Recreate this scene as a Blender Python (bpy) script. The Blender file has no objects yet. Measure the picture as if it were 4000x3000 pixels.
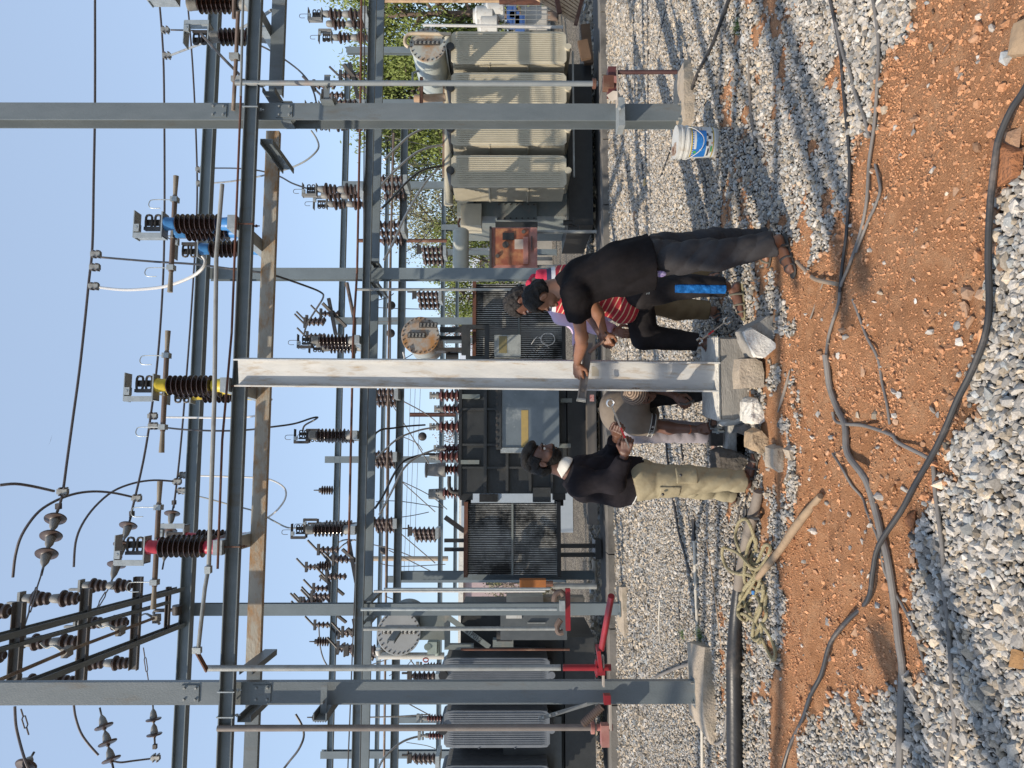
import bpy, bmesh, math, random
import numpy as np
from mathutils import Vector, Matrix
random.seed(7); RNG = np.random.default_rng(11)
S = bpy.context.scene
C = S.collection
# ------------------------------------------------------------ camera (phone held sideways: picture's right edge is the ground side)
F, CX, CY, HX, CH = 2900.0, 2000.0, 1500.0, 1985.0, 1.80
PITCH = math.atan((CX - HX) / F)
cam = bpy.data.cameras.new('camera'); cam_o = bpy.data.objects.new('camera', cam); C.objects.link(cam_o)
cam.sensor_width = 36.0; cam.lens = F / 4000.0 * 36.0; cam.clip_start = 0.05; cam.clip_end = 3000
look = Vector((0, math.cos(PITCH), -math.sin(PITCH)))
cr = Vector((0, -math.sin(PITCH), -math.cos(PITCH)))      # picture right = down in the world
cu = Vector((1, 0, 0))                                     # picture up = right in the world
M3 = Matrix((cr, cu, -look)).transposed()
cam_o.matrix_world = Matrix.Translation((0, 0, CH)) @ M3.to_4x4()
S.camera = cam_o
# ------------------------------------------------------------ light
SUN_EL = math.radians(41.0); SUN_AZ = math.radians(37.0)   # azimuth: angle behind the camera plane, sun on the left
sd = Vector((-math.cos(SUN_AZ) * math.cos(SUN_EL), -math.sin(SUN_AZ) * math.cos(SUN_EL), math.sin(SUN_EL)))
sun = bpy.data.lights.new('sun', 'SUN'); sun.energy = 4.9; sun.angle = math.radians(0.55); sun.color = (1.0, 0.88, 0.72)
sun_o = bpy.data.objects.new('sun', sun); C.objects.link(sun_o)
sun_o.rotation_euler = sd.to_track_quat('Z', 'Y').to_euler()
W = bpy.data.worlds.new('World'); S.world = W; W.use_nodes = True
nt = W.node_tree; nt.nodes.clear()
sk = nt.nodes.new('ShaderNodeTexSky'); sk.sky_type = 'NISHITA'; sk.sun_disc = False
sk.sun_elevation = SUN_EL; sk.sun_rotation = math.atan2(sd.x, sd.y)
sk.air_density = 1.0; sk.dust_density = 1.2; sk.ozone_density = 2.0; sk.altitude = 300
vm = nt.nodes.new('ShaderNodeVectorMath'); vm.operation = 'MULTIPLY'; vm.inputs[1].default_value = (.86, .86, .86)
va = nt.nodes.new('ShaderNodeVectorMath'); va.operation = 'ADD'; va.inputs[1].default_value = (3.2, 4.05, 5.3)      # even milky haze over the whole sky
bg = nt.nodes.new('ShaderNodeBackground'); bg.inputs['Strength'].default_value = 0.105
wo = nt.nodes.new('ShaderNodeOutputWorld')
nt.links.new(sk.outputs[0], vm.inputs[0]); nt.links.new(vm.outputs[0], va.inputs[0]); nt.links.new(va.outputs[0], bg.inputs[0]); nt.links.new(bg.outputs[0], wo.inputs[0])
S.view_settings.view_transform = 'Standard'; S.view_settings.look = 'None'
S.view_settings.exposure = 0.0; S.view_settings.gamma = 1.0
try: S.view_settings.use_curve_mapping = False
except Exception: pass
S.render.engine = 'CYCLES'
# ------------------------------------------------------------ coordinates
TT = 0.114; TH = math.atan(TT)
EX = Vector((math.cos(TH), math.sin(TH), 0)); EY = Vector((-math.sin(TH), math.cos(TH), 0)); EZ = Vector((0, 0, 1))
def dep(D, Y): return D / (1 - TT * (CY - Y) / F)           # depth of a row line of the yard
def A(X, Y, d):
    v = look + cr * ((X - CX) / F) + cu * ((CY - Y) / F)
    return Vector((0, 0, CH)) + v * (d / v.y)
def RW(X, Y, D): return A(X, Y, dep(D, Y))
def RZ(Y, D, z):
    d = dep(D, Y); p = A(HX, Y, d); return Vector((p.x, d, z))
def zof(X, Y, D): return A(X, Y, dep(D, Y)).z
# ------------------------------------------------------------ materials
MATS = {}
def mat(name, c1, c2=None, rough=0.6, metal=0.0, scale=6.0, bump=0.0, bscale=40.0, c3=None, s3=2.0, t3=0.6, spec=None, stretch=None, detail=6, trans=None, w3=0.08):
    if name in MATS: return MATS[name]
    m = bpy.data.materials.new(name); m.use_nodes = True; t = m.node_tree; N = t.nodes; L = t.links
    b = N['Principled BSDF']; b.inputs['Roughness'].default_value = rough; b.inputs['Metallic'].default_value = metal
    if spec is not None: b.inputs['Specular IOR Level'].default_value = spec
    tc = N.new('ShaderNodeTexCoord'); mp = N.new('ShaderNodeMapping'); L.new(tc.outputs['Object'], mp.inputs[0])
    if stretch: mp.inputs['Scale'].default_value = stretch
    if c2 is None: c2 = tuple(x * 0.8 for x in c1)
    n = N.new('ShaderNodeTexNoise'); n.inputs['Scale'].default_value = scale; n.inputs['Detail'].default_value = detail; n.inputs['Roughness'].default_value = 0.62
    L.new(mp.outputs[0], n.inputs['Vector'])
    r = N.new('ShaderNodeValToRGB'); r.color_ramp.elements[0].position = 0.32; r.color_ramp.elements[1].position = 0.68
    r.color_ramp.elements[0].color = (*c1, 1); r.color_ramp.elements[1].color = (*c2, 1)
    L.new(n.outputs[0], r.inputs[0]); col = r.outputs[0]
    if c3 is not None:
        n3 = N.new('ShaderNodeTexNoise'); n3.inputs['Scale'].default_value = s3; n3.inputs['Detail'].default_value = 8; n3.inputs['Roughness'].default_value = 0.7
        L.new(mp.outputs[0], n3.inputs['Vector'])
        r3 = N.new('ShaderNodeValToRGB'); r3.color_ramp.elements[0].position = t3 - w3; r3.color_ramp.elements[1].position = t3 + w3
        L.new(n3.outputs[0], r3.inputs[0])
        mx = N.new('ShaderNodeMix'); mx.data_type = 'RGBA'; L.new(r3.outputs[0], mx.inputs[0]); L.new(col, mx.inputs[6]); mx.inputs[7].default_value = (*c3, 1)
        col = mx.outputs[2]
    L.new(col, b.inputs['Base Color'])
    if bump > 0:
        nb = N.new('ShaderNodeTexNoise'); nb.inputs['Scale'].default_value = bscale; nb.inputs['Detail'].default_value = 5
        L.new(mp.outputs[0], nb.inputs['Vector'])
        bp = N.new('ShaderNodeBump'); bp.inputs['Strength'].default_value = min(1.0, bump); bp.inputs['Distance'].default_value = 0.02 * max(1, bump)
        L.new(nb.outputs[0], bp.inputs['Height']); L.new(bp.outputs[0], b.inputs['Normal'])
    MATS[name] = m; return m
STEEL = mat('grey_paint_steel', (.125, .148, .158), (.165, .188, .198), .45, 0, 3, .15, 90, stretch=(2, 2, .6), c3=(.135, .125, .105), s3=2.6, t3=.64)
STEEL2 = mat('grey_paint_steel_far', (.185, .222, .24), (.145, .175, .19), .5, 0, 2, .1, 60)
GALV = mat('galvanised_steel', (.42, .45, .45), (.30, .33, .335), .42, .35, 14, .1, 80)
GALVD = mat('dull_galvanised_pipe', (.33, .34, .33), (.22, .23, .22), .5, .2, 7, .1, 80, c3=(.20, .16, .13), s3=5, t3=.62)
NEWP = mat('pale_primed_steel', (.44, .44, .425), (.58, .57, .54), .5, .1, 3, .12, 60, c3=(.36, .28, .19), s3=3.4, t3=.60, stretch=(5, 5, .6))
RUSTG = mat('rust_stained_galvanised', (.44, .41, .34), (.33, .30, .24), .6, .05, 6, .2, 60, c3=(.34, .17, .05), s3=7.0, t3=.55, w3=.10, stretch=(.45, 1, 1))
RUST = mat('rusty_brown_steel', (.15, .06, .035), (.09, .04, .028), .75, .0, 8, .2, 80, c3=(.24, .14, .09), s3=4, t3=.6)
BRPIPE = mat('weathered_copper_tube', (.15, .105, .085), (.22, .165, .125), .5, .2, 5, .1, 60, c3=(.34, .27, .20), s3=2.5, t3=.6)
PORC = mat('brown_glazed_porcelain', (.030, .016, .012), (.045, .024, .018), .14, 0, 10, 0, spec=.7)
PORCD = mat('dusty_brown_porcelain', (.060, .040, .034), (.095, .065, .055), .38, 0, 10, 0)
PORCR = mat('red_brown_bushing_porcelain', (.12, .045, .038), (.08, .03, .026), .25, 0, 10, 0)
CAPG = mat('grey_cast_cap', (.20, .20, .19), (.27, .26, .24), .6, .1, 10, .1, 60)
BLUE = mat('blue_painted_cap', (.045, .19, .46), (.055, .23, .52), .4, 0, 12)
YEL = mat('yellow_painted_cap', (.60, .44, .03), (.68, .52, .05), .45, 0, 12)
REDP = mat('red_painted_metal', (.27, .014, .022), (.20, .012, .018), .4, 0, 9, c3=(.22, .02, .02), s3=6)
CRED = mat('red_painted_cap', (.52, .045, .075), (.45, .03, .06), .4, 0, 12)
DARKM = mat('blackened_metal', (.045, .042, .040), (.085, .075, .068), .55, .3, 14, .1, 60)
BLK = mat('black_rubber_cable', (.022, .022, .024), (.045, .043, .042), .42, 0, 5, c3=(.16, .13, .11), s3=3.5, t3=.6)
GCAB = mat('dusty_grey_cable', (.14, .13, .12), (.21, .19, .17), .6, 0, 6, c3=(.06, .055, .05), s3=3)
WIREM = mat('weathered_conductor', (.10, .085, .085), (.15, .13, .125), .5, .3, 20)
ALU = mat('bright_aluminium_cable', (.62, .60, .56), (.52, .50, .47), .45, .2, 20)
CONC = mat('pale_concrete', (.46, .38, .29), (.36, .30, .23), .9, 0, 7, .5, 60, c3=(.27, .23, .17), s3=3, t3=.6)
CONCW = mat('white_cement', (.74, .71, .64), (.60, .575, .52), .9, 0, 9, .5, 70, c3=(.45, .42, .38), s3=6, t3=.62)
CONCD = mat('fresh_grey_concrete', (.33, .31, .275), (.27, .25, .22), .9, 0, 5, .35, 40, c3=(.20, .185, .165), s3=5, t3=.68, stretch=(1, 1, 3))
WOOD = mat('weathered_wood', (.34, .24, .15), (.24, .165, .10), .8, 0, 8, .3, 50, stretch=(1, 1, 1), c3=(.17, .12, .08), s3=8)
PLANK = mat('pale_plank', (.52, .36, .22), (.40, .27, .16), .8, 0, 6, .3, 50, c3=(.24, .15, .09), s3=5)
CREAM = mat('cream_radiator_paint', (.53, .48, .365), (.45, .41, .31), .5, 0, 4, .05, 50, c3=(.30, .22, .13), s3=5, t3=.72)
GREYT = mat('grey_radiator_paint', (.14, .155, .175), (.185, .20, .22), .45, 0, 4, .05, 50)
DARKT = mat('dark_transformer_paint', (.026, .028, .029), (.040, .043, .044), .5, 0, 3, .1, 40, c3=(.060, .057, .052), s3=2.2, t3=.62)
BLKT = mat('black_fin_paint', (.014, .014, .014), (.025, .025, .025), .4, 0, 6)
MIDT = mat('mid_grey_tank_paint', (.20, .225, .215), (.15, .17, .165), .5, 0, 3, .1, 40, c3=(.25, .24, .21), s3=3)
TANKG = mat('pale_grey_tank_paint', (.46, .48, .45), (.36, .38, .36), .5, 0, 4, .1, 40, c3=(.36, .20, .09), s3=2.2, t3=.56)
RUSTD = mat('rust_stained_disc', (.38, .36, .33), (.30, .29, .27), .6, 0, 5, .1, 40, c3=(.36, .18, .06), s3=2.2, t3=.50)
KIOSK = mat('rust_brown_panel_paint', (.30, .10, .045), (.22, .06, .035), .5, 0, 4, .1, 40, c3=(.42, .20, .09), s3=3, t3=.55)
PINKB = mat('faded_pink_paint', (.42, .22, .18), (.32, .12, .10), .6, 0, 6, .1, 40)
WHITEP = mat('white_plastic', (.58, .58, .55), (.49, .48, .45), .5, 0, 6, c3=(.34, .29, .23), s3=7, t3=.62)
# ------------------------------------------------------------ mesh building
def frame(dirv, up=None):
    z = Vector(dirv).normalized(); u = Vector(up) if up is not None else (EZ if abs(z.z) < .95 else EX)
    x = u.cross(z)
    if x.length < 1e-6: x = Vector((1, 0, 0)).cross(z)
    x.normalize(); y = z.cross(x); return x, y, z
class MB:
    def __init__(s, M=None): s.v = []; s.f = []; s.M = M
    def add(s, vs, fs):
        o = len(s.v)
        s.v += [(s.M @ Vector(v)) if s.M else Vector(v) for v in vs]; s.f += [tuple(i + o for i in f) for f in fs]; return s
    def box(s, c, sx, sy, sz, ax=None):
        X, Y, Z = ax if ax else (Vector((1, 0, 0)), Vector((0, 1, 0)), Vector((0, 0, 1)))
        c = Vector(c); vs = [c + X * (sx / 2 * i) + Y * (sy / 2 * j) + Z * (sz / 2 * k) for k in (-1, 1) for j in (-1, 1) for i in (-1, 1)]
        return s.add(vs, [(0, 2, 3, 1), (4, 5, 7, 6), (0, 1, 5, 4), (2, 6, 7, 3), (0, 4, 6, 2), (1, 3, 7, 5)])
    def ext(s, prof, p0, p1, up=None, cap=True):
        p0, p1 = Vector(p0), Vector(p1); x, y, z = frame(p1 - p0, up); n = len(prof)
        vs = [p0 + x * a + y * b for a, b in prof] + [p1 + x * a + y * b for a, b in prof]
        fs = [(i, (i + 1) % n, n + (i + 1) % n, n + i) for i in range(n)]
        if cap: fs += [tuple(range(n - 1, -1, -1)), tuple(range(n, 2 * n))]
        return s.add(vs, fs)
    def bar(s, p0, p1, w, h, up=None): return s.ext([(-w / 2, -h / 2), (w / 2, -h / 2), (w / 2, h / 2), (-w / 2, h / 2)], p0, p1, up)
    def cyl(s, p0, p1, r0, r1=None, n=14, cap=True):
        r1 = r0 if r1 is None else r1; p0, p1 = Vector(p0), Vector(p1); x, y, z = frame(p1 - p0)
        vs = []
        for p, r in ((p0, r0), (p1, r1)):
            vs += [p + x * (r * math.cos(2 * math.pi * i / n)) + y * (r * math.sin(2 * math.pi * i / n)) for i in range(n)]
        fs = [(i, (i + 1) % n, n + (i + 1) % n, n + i) for i in range(n)]
        if cap: fs += [tuple(range(n - 1, -1, -1)), tuple(range(n, 2 * n))]
        return s.add(vs, fs)
    def lathe(s, p0, axis, prof, n=20):
        x, y, z = frame(axis); p0 = Vector(p0); vs = []; fs = []
        for t, r in prof: vs += [p0 + z * t + x * (r * math.cos(2 * math.pi * i / n)) + y * (r * math.sin(2 * math.pi * i / n)) for i in range(n)]
        for k in range(len(prof) - 1):
            for i in range(n): fs.append((k * n + i, k * n + (i + 1) % n, (k + 1) * n + (i + 1) % n, (k + 1) * n + i))
        fs.append(tuple(range(n - 1, -1, -1))); m = (len(prof) - 1) * n; fs.append(tuple(range(m, m + n)))
        return s.add(vs, fs)
    def tube(s, pts, r, n=8, smooth=3, rr=None):
        P = [Vector(p) for p in pts]
        if smooth and len(P) > 2: P = spline(P, smooth)
        m = len(P); R = [r] * m if rr is None else [np.interp(i / (m - 1), np.linspace(0, 1, len(rr)), rr) for i in range(m)]
        vs = []; fs = []; x = None
        for i, p in enumerate(P):
            t = (P[min(i + 1, m - 1)] - P[max(i - 1, 0)])
            t = t.normalized() if t.length > 1e-9 else Vector((0, 0, 1))
            if x is None: x, y, _ = frame(t)
            else:
                x = (x - t * x.dot(t)); x = x.normalized() if x.length > 1e-6 else frame(t)[0]; y = t.cross(x)
            vs += [p + x * (R[i] * math.cos(2 * math.pi * k / n)) + y * (R[i] * math.sin(2 * math.pi * k / n)) for k in range(n)]
        for i in range(m - 1):
            for k in range(n): fs.append((i * n + k, i * n + (k + 1) % n, (i + 1) * n + (k + 1) % n, (i + 1) * n + k))
        fs.append(tuple(range(n - 1, -1, -1))); fs.append(tuple(range((m - 1) * n, m * n)))
        return s.add(vs, fs)
    def ball(s, c, r, n=10, sc=(1, 1, 1)):
        c = Vector(c); vs = []; fs = []; K = n // 2 + 1
        for k in range(K + 1):
            a = math.pi * k / K
            vs += [c + Vector((r * sc[0] * math.sin(a) * math.cos(2 * math.pi * i / n), r * sc[1] * math.sin(a) * math.sin(2 * math.pi * i / n), r * sc[2] * math.cos(a))) for i in range(n)]
        for k in range(K):
            for i in range(n): fs.append((k * n + i, (k + 1) * n + i, (k + 1) * n + (i + 1) % n, k * n + (i + 1) % n))
        return s.add(vs, fs)
    def mesh(s, name, smooth=True, ang=35):
        me = bpy.data.meshes.new(name); me.from_pydata([tuple(v) for v in s.v], [], s.f); me.update()
        if smooth and len(me.polygons):
            me.polygons.foreach_set('use_smooth', [True] * len(me.polygons))
            me.set_sharp_from_angle(angle=math.radians(ang))
        return me
def spline(P, k=4):
    out = []; n = len(P)
    for i in range(n - 1):
        p0 = P[max(i - 1, 0)]; p1 = P[i]; p2 = P[i + 1]; p3 = P[min(i + 2, n - 1)]
        for j in range(k):
            t = j / k
            out.append(0.5 * ((2 * p1) + (p2 - p0) * t + (2 * p0 - 5 * p1 + 4 * p2 - p3) * t * t + (3 * p1 - 3 * p2 + p3 - p0) * t ** 3))
    out.append(P[-1]); return out
def hprof(w, h, tw=.010, tf=.012):        # I section, w across, h tall
    a, b = w / 2, h / 2
    return [(-a, -b), (a, -b), (a, -b + tf), (tw / 2, -b + tf), (tw / 2, b - tf), (a, b - tf), (a, b), (-a, b), (-a, b - tf), (-tw / 2, b - tf), (-tw / 2, -b + tf), (-a, -b + tf)]
def cprof(w, h, sgn=1, t=.009):            # channel h tall, flanges point to sgn*x
    a, b = w * sgn, h / 2; t2 = t * sgn
    p = [(0, -b), (a, -b), (a, -b + t), (t2, -b + t), (t2, b - t), (a, b - t), (a, b), (0, b)]
    return p if sgn > 0 else p[::-1]
XF = {}
def tagit(o, label=None, cat=None, group=None, kind=None):
    if label: o['label'] = label
    if cat: o['category'] = cat
    if group: o['group'] = group
    if kind: o['kind'] = kind
    return o
def thing(name, label, cat, loc=(0, 0, 0), rz=0.0, group=None):
    o = bpy.data.objects.new(name, None); C.objects.link(o); o.empty_display_size = .1
    o.location = loc; o.rotation_euler = (0, 0, rz)
    XF[o.name] = Matrix.Translation(Vector(loc)) @ Matrix.Rotation(rz, 4, 'Z')
    return tagit(o, label, cat, group)
def part(name, mb, m, parent=None, local=False, label=None, smooth=True, ang=35, kind=None):
    """link mb as one mesh; points are world points unless local"""
    if parent is not None and not local:
        root = parent
        while root.parent is not None: root = root.parent
        inv = XF[root.name].inverted(); mb.v = [inv @ Vector(v) for v in mb.v]
    me = mb.mesh(name, smooth, ang) if isinstance(mb, MB) else mb
    if m is not None: me.materials.append(m)
    o = bpy.data.objects.new(name, me); C.objects.link(o)
    if parent is not None: o.parent = parent
    if label: o['label'] = label
    if kind: o['kind'] = kind
    return o
def single(name, mb, m, label, cat, group=None, base=None, smooth=True, ang=35):
    if base is None:
        n = len(mb.v); base = sum(mb.v, Vector()) / n; base = Vector((base.x, base.y, min(v.z for v in mb.v)))
    base = Vector(base); mb.v = [v - base for v in mb.v]
    o = part(name, mb, m, None, True, smooth=smooth, ang=ang); o.location = base
    XF[o.name] = Matrix.Translation(base)
    return tagit(o, label, cat, group)
def copy_tree(o, loc=None, rz=None, label=None, parent=None):
    c = o.copy(); C.objects.link(c)
    if parent is not None: c.parent = parent
    for ch in [x for x in CHILD.get(o.name, [])]: copy_tree(ch, parent=c)
    if loc is not None: c.location = loc
    if rz is not None: c.rotation_euler = (0, 0, rz)
    if label: c['label'] = label
    return c
CHILD = {}
def index_children(root):
    CHILD.clear()
    for o in bpy.data.objects:
        if o.parent: CHILD.setdefault(o.parent.name, []).append(o)
def text_mesh(s, size, ext=.0006):
    cu_ = bpy.data.curves.new('txt', 'FONT'); cu_.body = s; cu_.size = size; cu_.align_x = 'CENTER'; cu_.align_y = 'CENTER'; cu_.extrude = ext
    to = bpy.data.objects.new('txt', cu_); C.objects.link(to); bpy.context.view_layer.update()
    me = bpy.data.meshes.new_from_object(to.evaluated_get(bpy.context.evaluated_depsgraph_get()))
    bpy.data.objects.remove(to); bpy.data.curves.remove(cu_); return me
# ------------------------------------------------------------ ground
def g0(X, Y):                                                # photo point on the flat plane z=0
    v = look + cr * ((X - CX) / F) + cu * ((CY - Y) / F); t = -CH / v.z; return (v.x * t, v.y * t)
SOILP = [(4300,-300),(3640,-100),(3560,60),(3540,130),(3475,200),(3450,300),(3430,400),(3420,500),(3370,560),(3350,620),(3330,750),(3285,900),(3240,930),(3228,1000),(3150,1080),(3110,1180),(3122,1300),(3120,1500),(3130,1700),(3136,1900),(3110,2000),(3080,2100),(3070,2250),(3080,2450),(3050,2550),(3030,2700),(3010,2850),(3000,3100),
         (3115,3100),(3125,2900),(3180,2800),(3240,2750),(3330,2780),(3380,2765),(3450,2735),(3530,2665),(3620,2665),(3590,2500),(3555,2400),(3560,2280),(3590,2200),(3545,2100),(3590,2000),(3640,1950),(3700,1850),(3750,1750),(3785,1600),(3805,1450),(3835,1250),(3845,1100),(3880,850),(3925,750),(3975,600),(4010,520),(4300,450)]
SP = np.array([g0(*p) for p in SOILP])
def vnoise(x, y, s, seed=0):
    xs = x * s + seed * 17.3; ys = y * s + seed * 9.1
    xi = np.floor(xs).astype(np.int64); yi = np.floor(ys).astype(np.int64); fx = xs - xi; fy = ys - yi
    fx = fx * fx * (3 - 2 * fx); fy = fy * fy * (3 - 2 * fy)
    def h(a, b):
        n = (a * 374761393 + b * 668265263 + seed * 974711) & 0x7fffffff; n = ((n ^ (n >> 13)) * 1274126177) & 0x7fffffff
        return ((n ^ (n >> 16)) & 0xffff) / 65535.0
    return (h(xi, yi) * (1 - fx) + h(xi + 1, yi) * fx) * (1 - fy) + (h(xi, yi + 1) * (1 - fx) + h(xi + 1, yi + 1) * fx) * fy
def fbm(x, y, s, o=4, seed=0): return sum(vnoise(x, y, s * 2 ** k, seed + k) * .5 ** k for k in range(o)) / sum(.5 ** k for k in range(o))
def sdist(x, y):                                             # signed distance to the soil outline, + inside
    best = np.full(x.shape, 1e9); ins = np.zeros(x.shape, bool); n = len(SP)
    for i in range(n):
        ax, ay = SP[i]; bx, by = SP[(i + 1) % n]; dx, dy = bx - ax, by - ay
        t = np.clip(((x - ax) * dx + (y - ay) * dy) / (dx * dx + dy * dy + 1e-12), 0, 1)
        best = np.minimum(best, np.hypot(x - ax - t * dx, y - ay - t * dy))
        c = ((ay > y) != (by > y)); xx = ax + (y - ay) * dx / (dy if abs(dy) > 1e-9 else 1e-9); ins ^= c & (x < xx)
    return np.where(ins, best, -best)
def soilness(x, y):
    s = sdist(x, y) + (fbm(x, y, 7, 4, 3) - .5) * .26
    m = np.clip(s / .10 + .5, 0, 1)
    band = np.exp(-((y - 4.75) / .55) ** 2) * np.clip((x + 1.2) / .4, 0, 1) * np.clip((1.25 - x) / .3, 0, 1)   # trampled soil around the feet
    return np.maximum(m, np.clip((fbm(x, y, 6, 4, 9) - .62 + band * .20) / .06, 0, 1) * (y < 6.3) * (y > 3.9))
def H(x, y):
    x = np.asarray(x, float); y = np.asarray(y, float); near = np.clip((8.5 - y) / 2, 0, 1)
    z = (fbm(x, y, .8, 3, 1) - .5) * .05 * near + (fbm(x, y, 3.2, 3, 5) - .5) * .03 * near
    s = sdist(x, y); m = np.clip(s / .35, 0, 1)
    z = z + m * (.022 + (fbm(x, y, 2.2, 4, 21) - .5) * .14 + (fbm(x, y, 14, 4, 8) - .5) * .030 + (fbm(x, y, 40, 2, 18) - .5) * .010)
    z = z + m * (fbm(x * .55 + 3, y * 2.6 + .5 * x, 1.5, 3, 61) - .5) * .20 * np.clip(.9 - x * .45, .25, 1.3)
    r = np.exp(-((y - 4.36 - .05 * x) / .20) ** 2) * np.clip(s / .05 + .6, 0, 1)
    z = z + r * .034 * np.sin((y - .05 * x) * 2 * np.pi / .135 + 1.5 * (fbm(x, y, 1.2, 2, 33) - .5))
    dz = np.clip(1 - np.maximum(np.abs(x + .41) / .16, np.abs(y - 5.82) / .16), 0, .4) / .4
    return z - .30 * dz
def Hs(x, y): return float(H(np.array([x]), np.array([y]))[0])
def G(X, Y, lift=0.0):
    z = 0.0
    for _ in range(5):
        v = look + cr * ((X - CX) / F) + cu * ((CY - Y) / F); t = (z + lift - CH) / v.z; p = (v.x * t, v.y * t); z = Hs(*p)
    return Vector((p[0], p[1], z + lift))
def GX(Xc, d, lift=0.0):                                      # ground point at photo row Xc is unknown: use column Y and depth
    x = (CY - Xc) / F * d; return Vector((x, d, Hs(x, d) + lift))
# ground material
def ground_mat(k=1.0, nm='far_gravel'):
    m = bpy.data.materials.new(nm); m.use_nodes = True; t = m.node_tree; N = t.nodes; L = t.links; b = N['Principled BSDF']
    b.inputs['Roughness'].default_value = .95; b.inputs['Specular IOR Level'].default_value = .15
    g = N.new('ShaderNodeNewGeometry'); at = N.new('ShaderNodeAttribute'); at.attribute_name = 'soil'
    def noise(s, d=6, r=.6):
        n = N.new('ShaderNodeTexNoise'); n.inputs['Scale'].default_value = s; n.inputs['Detail'].default_value = d; n.inputs['Roughness'].default_value = r; L.new(g.outputs['Position'], n.inputs['Vector']); return n
    def ramp(src, e):
        r = N.new('ShaderNodeValToRGB'); cr_ = r.color_ramp
        while len(cr_.elements) < len(e): cr_.elements.new(.5)
        for k, (p, c) in enumerate(e): cr_.elements[k].position = p; cr_.elements[k].color = (*c, 1)
        L.new(src, r.inputs[0]); return r
    soil = ramp(noise(7, 9, .7).outputs[0], [(.30, (.41, .195, .095)), (.5, (.55, .28, .145)), (.72, (.66, .39, .225))])
    vo = N.new('ShaderNodeTexVoronoi'); vo.inputs['Scale'].default_value = 30; vo.inputs['Randomness'].default_value = 1; L.new(g.outputs['Position'], vo.inputs['Vector'])
    sep = N.new('ShaderNodeSeparateColor'); L.new(vo.outputs['Color'], sep.inputs[0])
    stone = ramp(sep.outputs[0], [(.0, (.13 * k, .125 * k, .12 * k)), (.35, (.29 * k, .27 * k, .24 * k)), (.7, (.46 * k, .42 * k, .355 * k)), (1, (.58 * k, .54 * k, .46 * k))])
    gap = ramp(vo.outputs['Distance'], [(.30, (1, 1, 1)), (.62, (.28, .26, .24))])
    mu = N.new('ShaderNodeMix'); mu.data_type = 'RGBA'; mu.blend_type = 'MULTIPLY'; mu.inputs[0].default_value = 1; L.new(stone.outputs[0], mu.inputs[6]); L.new(gap.outputs[0], mu.inputs[7])
    big = ramp(noise(.45, 5, .6).outputs[0], [(.35, (.80, .80, .82)), (.65, (1.0, .97, .92))])
    mu2 = N.new('ShaderNodeMix'); mu2.data_type = 'RGBA'; mu2.blend_type = 'MULTIPLY'; mu2.inputs[0].default_value = 1; L.new(mu.outputs[2], mu2.inputs[6]); L.new(big.outputs[0], mu2.inputs[7])
    mx = N.new('ShaderNodeMix'); mx.data_type = 'RGBA'; L.new(at.outputs['Fac'], mx.inputs[0]); L.new(mu2.outputs[2], mx.inputs[6]); L.new(soil.outputs[0], mx.inputs[7])
    L.new(mx.outputs[2], b.inputs['Base Color'])
    fine = noise(130, 8, .75); md = noise(38, 6, .65)
    ad = N.new('ShaderNodeMath'); ad.operation = 'ADD'; L.new(fine.outputs[0], ad.inputs[0]); L.new(md.outputs[0], ad.inputs[1])
    b1 = N.new('ShaderNodeBump'); b1.inputs['Strength'].default_value = 1; b1.inputs['Distance'].default_value = .030; L.new(ad.outputs[0], b1.inputs['Height'])
    inv = N.new('ShaderNodeMath'); inv.operation = 'MULTIPLY'; inv.inputs[1].default_value = -1; L.new(vo.outputs['Distance'], inv.inputs[0])
    b2 = N.new('ShaderNodeBump'); b2.inputs['Strength'].default_value = 1; b2.inputs['Distance'].default_value = .02; L.new(inv.outputs[0], b2.inputs['Height']); L.new(b1.outputs[0], b2.inputs['Normal'])
    mn = N.new('ShaderNodeMix'); mn.data_type = 'VECTOR'; L.new(at.outputs['Fac'], mn.inputs[0]); L.new(b2.outputs[0], mn.inputs[4]); L.new(b1.outputs[0], mn.inputs[5]); L.new(mn.outputs[1], b.inputs['Normal'])
    return m
GM = ground_mat(.30, 'gravel_bed_and_soil'); GMF = ground_mat(1.15)
def grid_obj(name, xs, ys, m, hf=True, hole=None):
    X_, Y_ = np.meshgrid(xs, ys); x = X_.ravel(); y = Y_.ravel()
    z = H(x, y) if hf else np.full(x.shape, -.012)
    nx, ny = len(xs), len(ys); me = bpy.data.meshes.new(name)
    i = np.arange((ny - 1) * (nx - 1)); r = i // (nx - 1); c = i % (nx - 1); a = r * nx + c
    if hole is not None:
        cx = (x[a] + x[a + nx + 1]) / 2; cy = (y[a] + y[a + nx + 1]) / 2
        a = a[~((cx > hole[0]) & (cx < hole[1]) & (cy > hole[2]) & (cy < hole[3]))]
    q = np.stack([a, a + 1, a + nx + 1, a + nx], 1).astype(np.int32)
    me.vertices.add(len(x)); me.vertices.foreach_set('co', np.stack([x, y, z], 1).ravel())
    me.loops.add(q.size); me.loops.foreach_set('vertex_index', q.ravel()); me.polygons.add(len(q))
    me.polygons.foreach_set('loop_start', np.arange(0, q.size, 4, dtype=np.int32)); me.polygons.foreach_set('loop_total', np.full(len(q), 4, np.int32))
    me.update(calc_edges=True); me.polygons.foreach_set('use_smooth', [True] * len(q))
    at = me.attributes.new('soil', 'FLOAT', 'POINT'); at.data.foreach_set('value', (soilness(x, y) if hf else np.zeros(x.shape)).astype(np.float32))
    me.materials.append(m); o = bpy.data.objects.new(name, me); C.objects.link(o); return o
go = grid_obj('ground', np.linspace(-5.2, 5.2, 521), np.linspace(2.2, 9.0, 400), GM); tagit(go, kind='structure')
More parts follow.
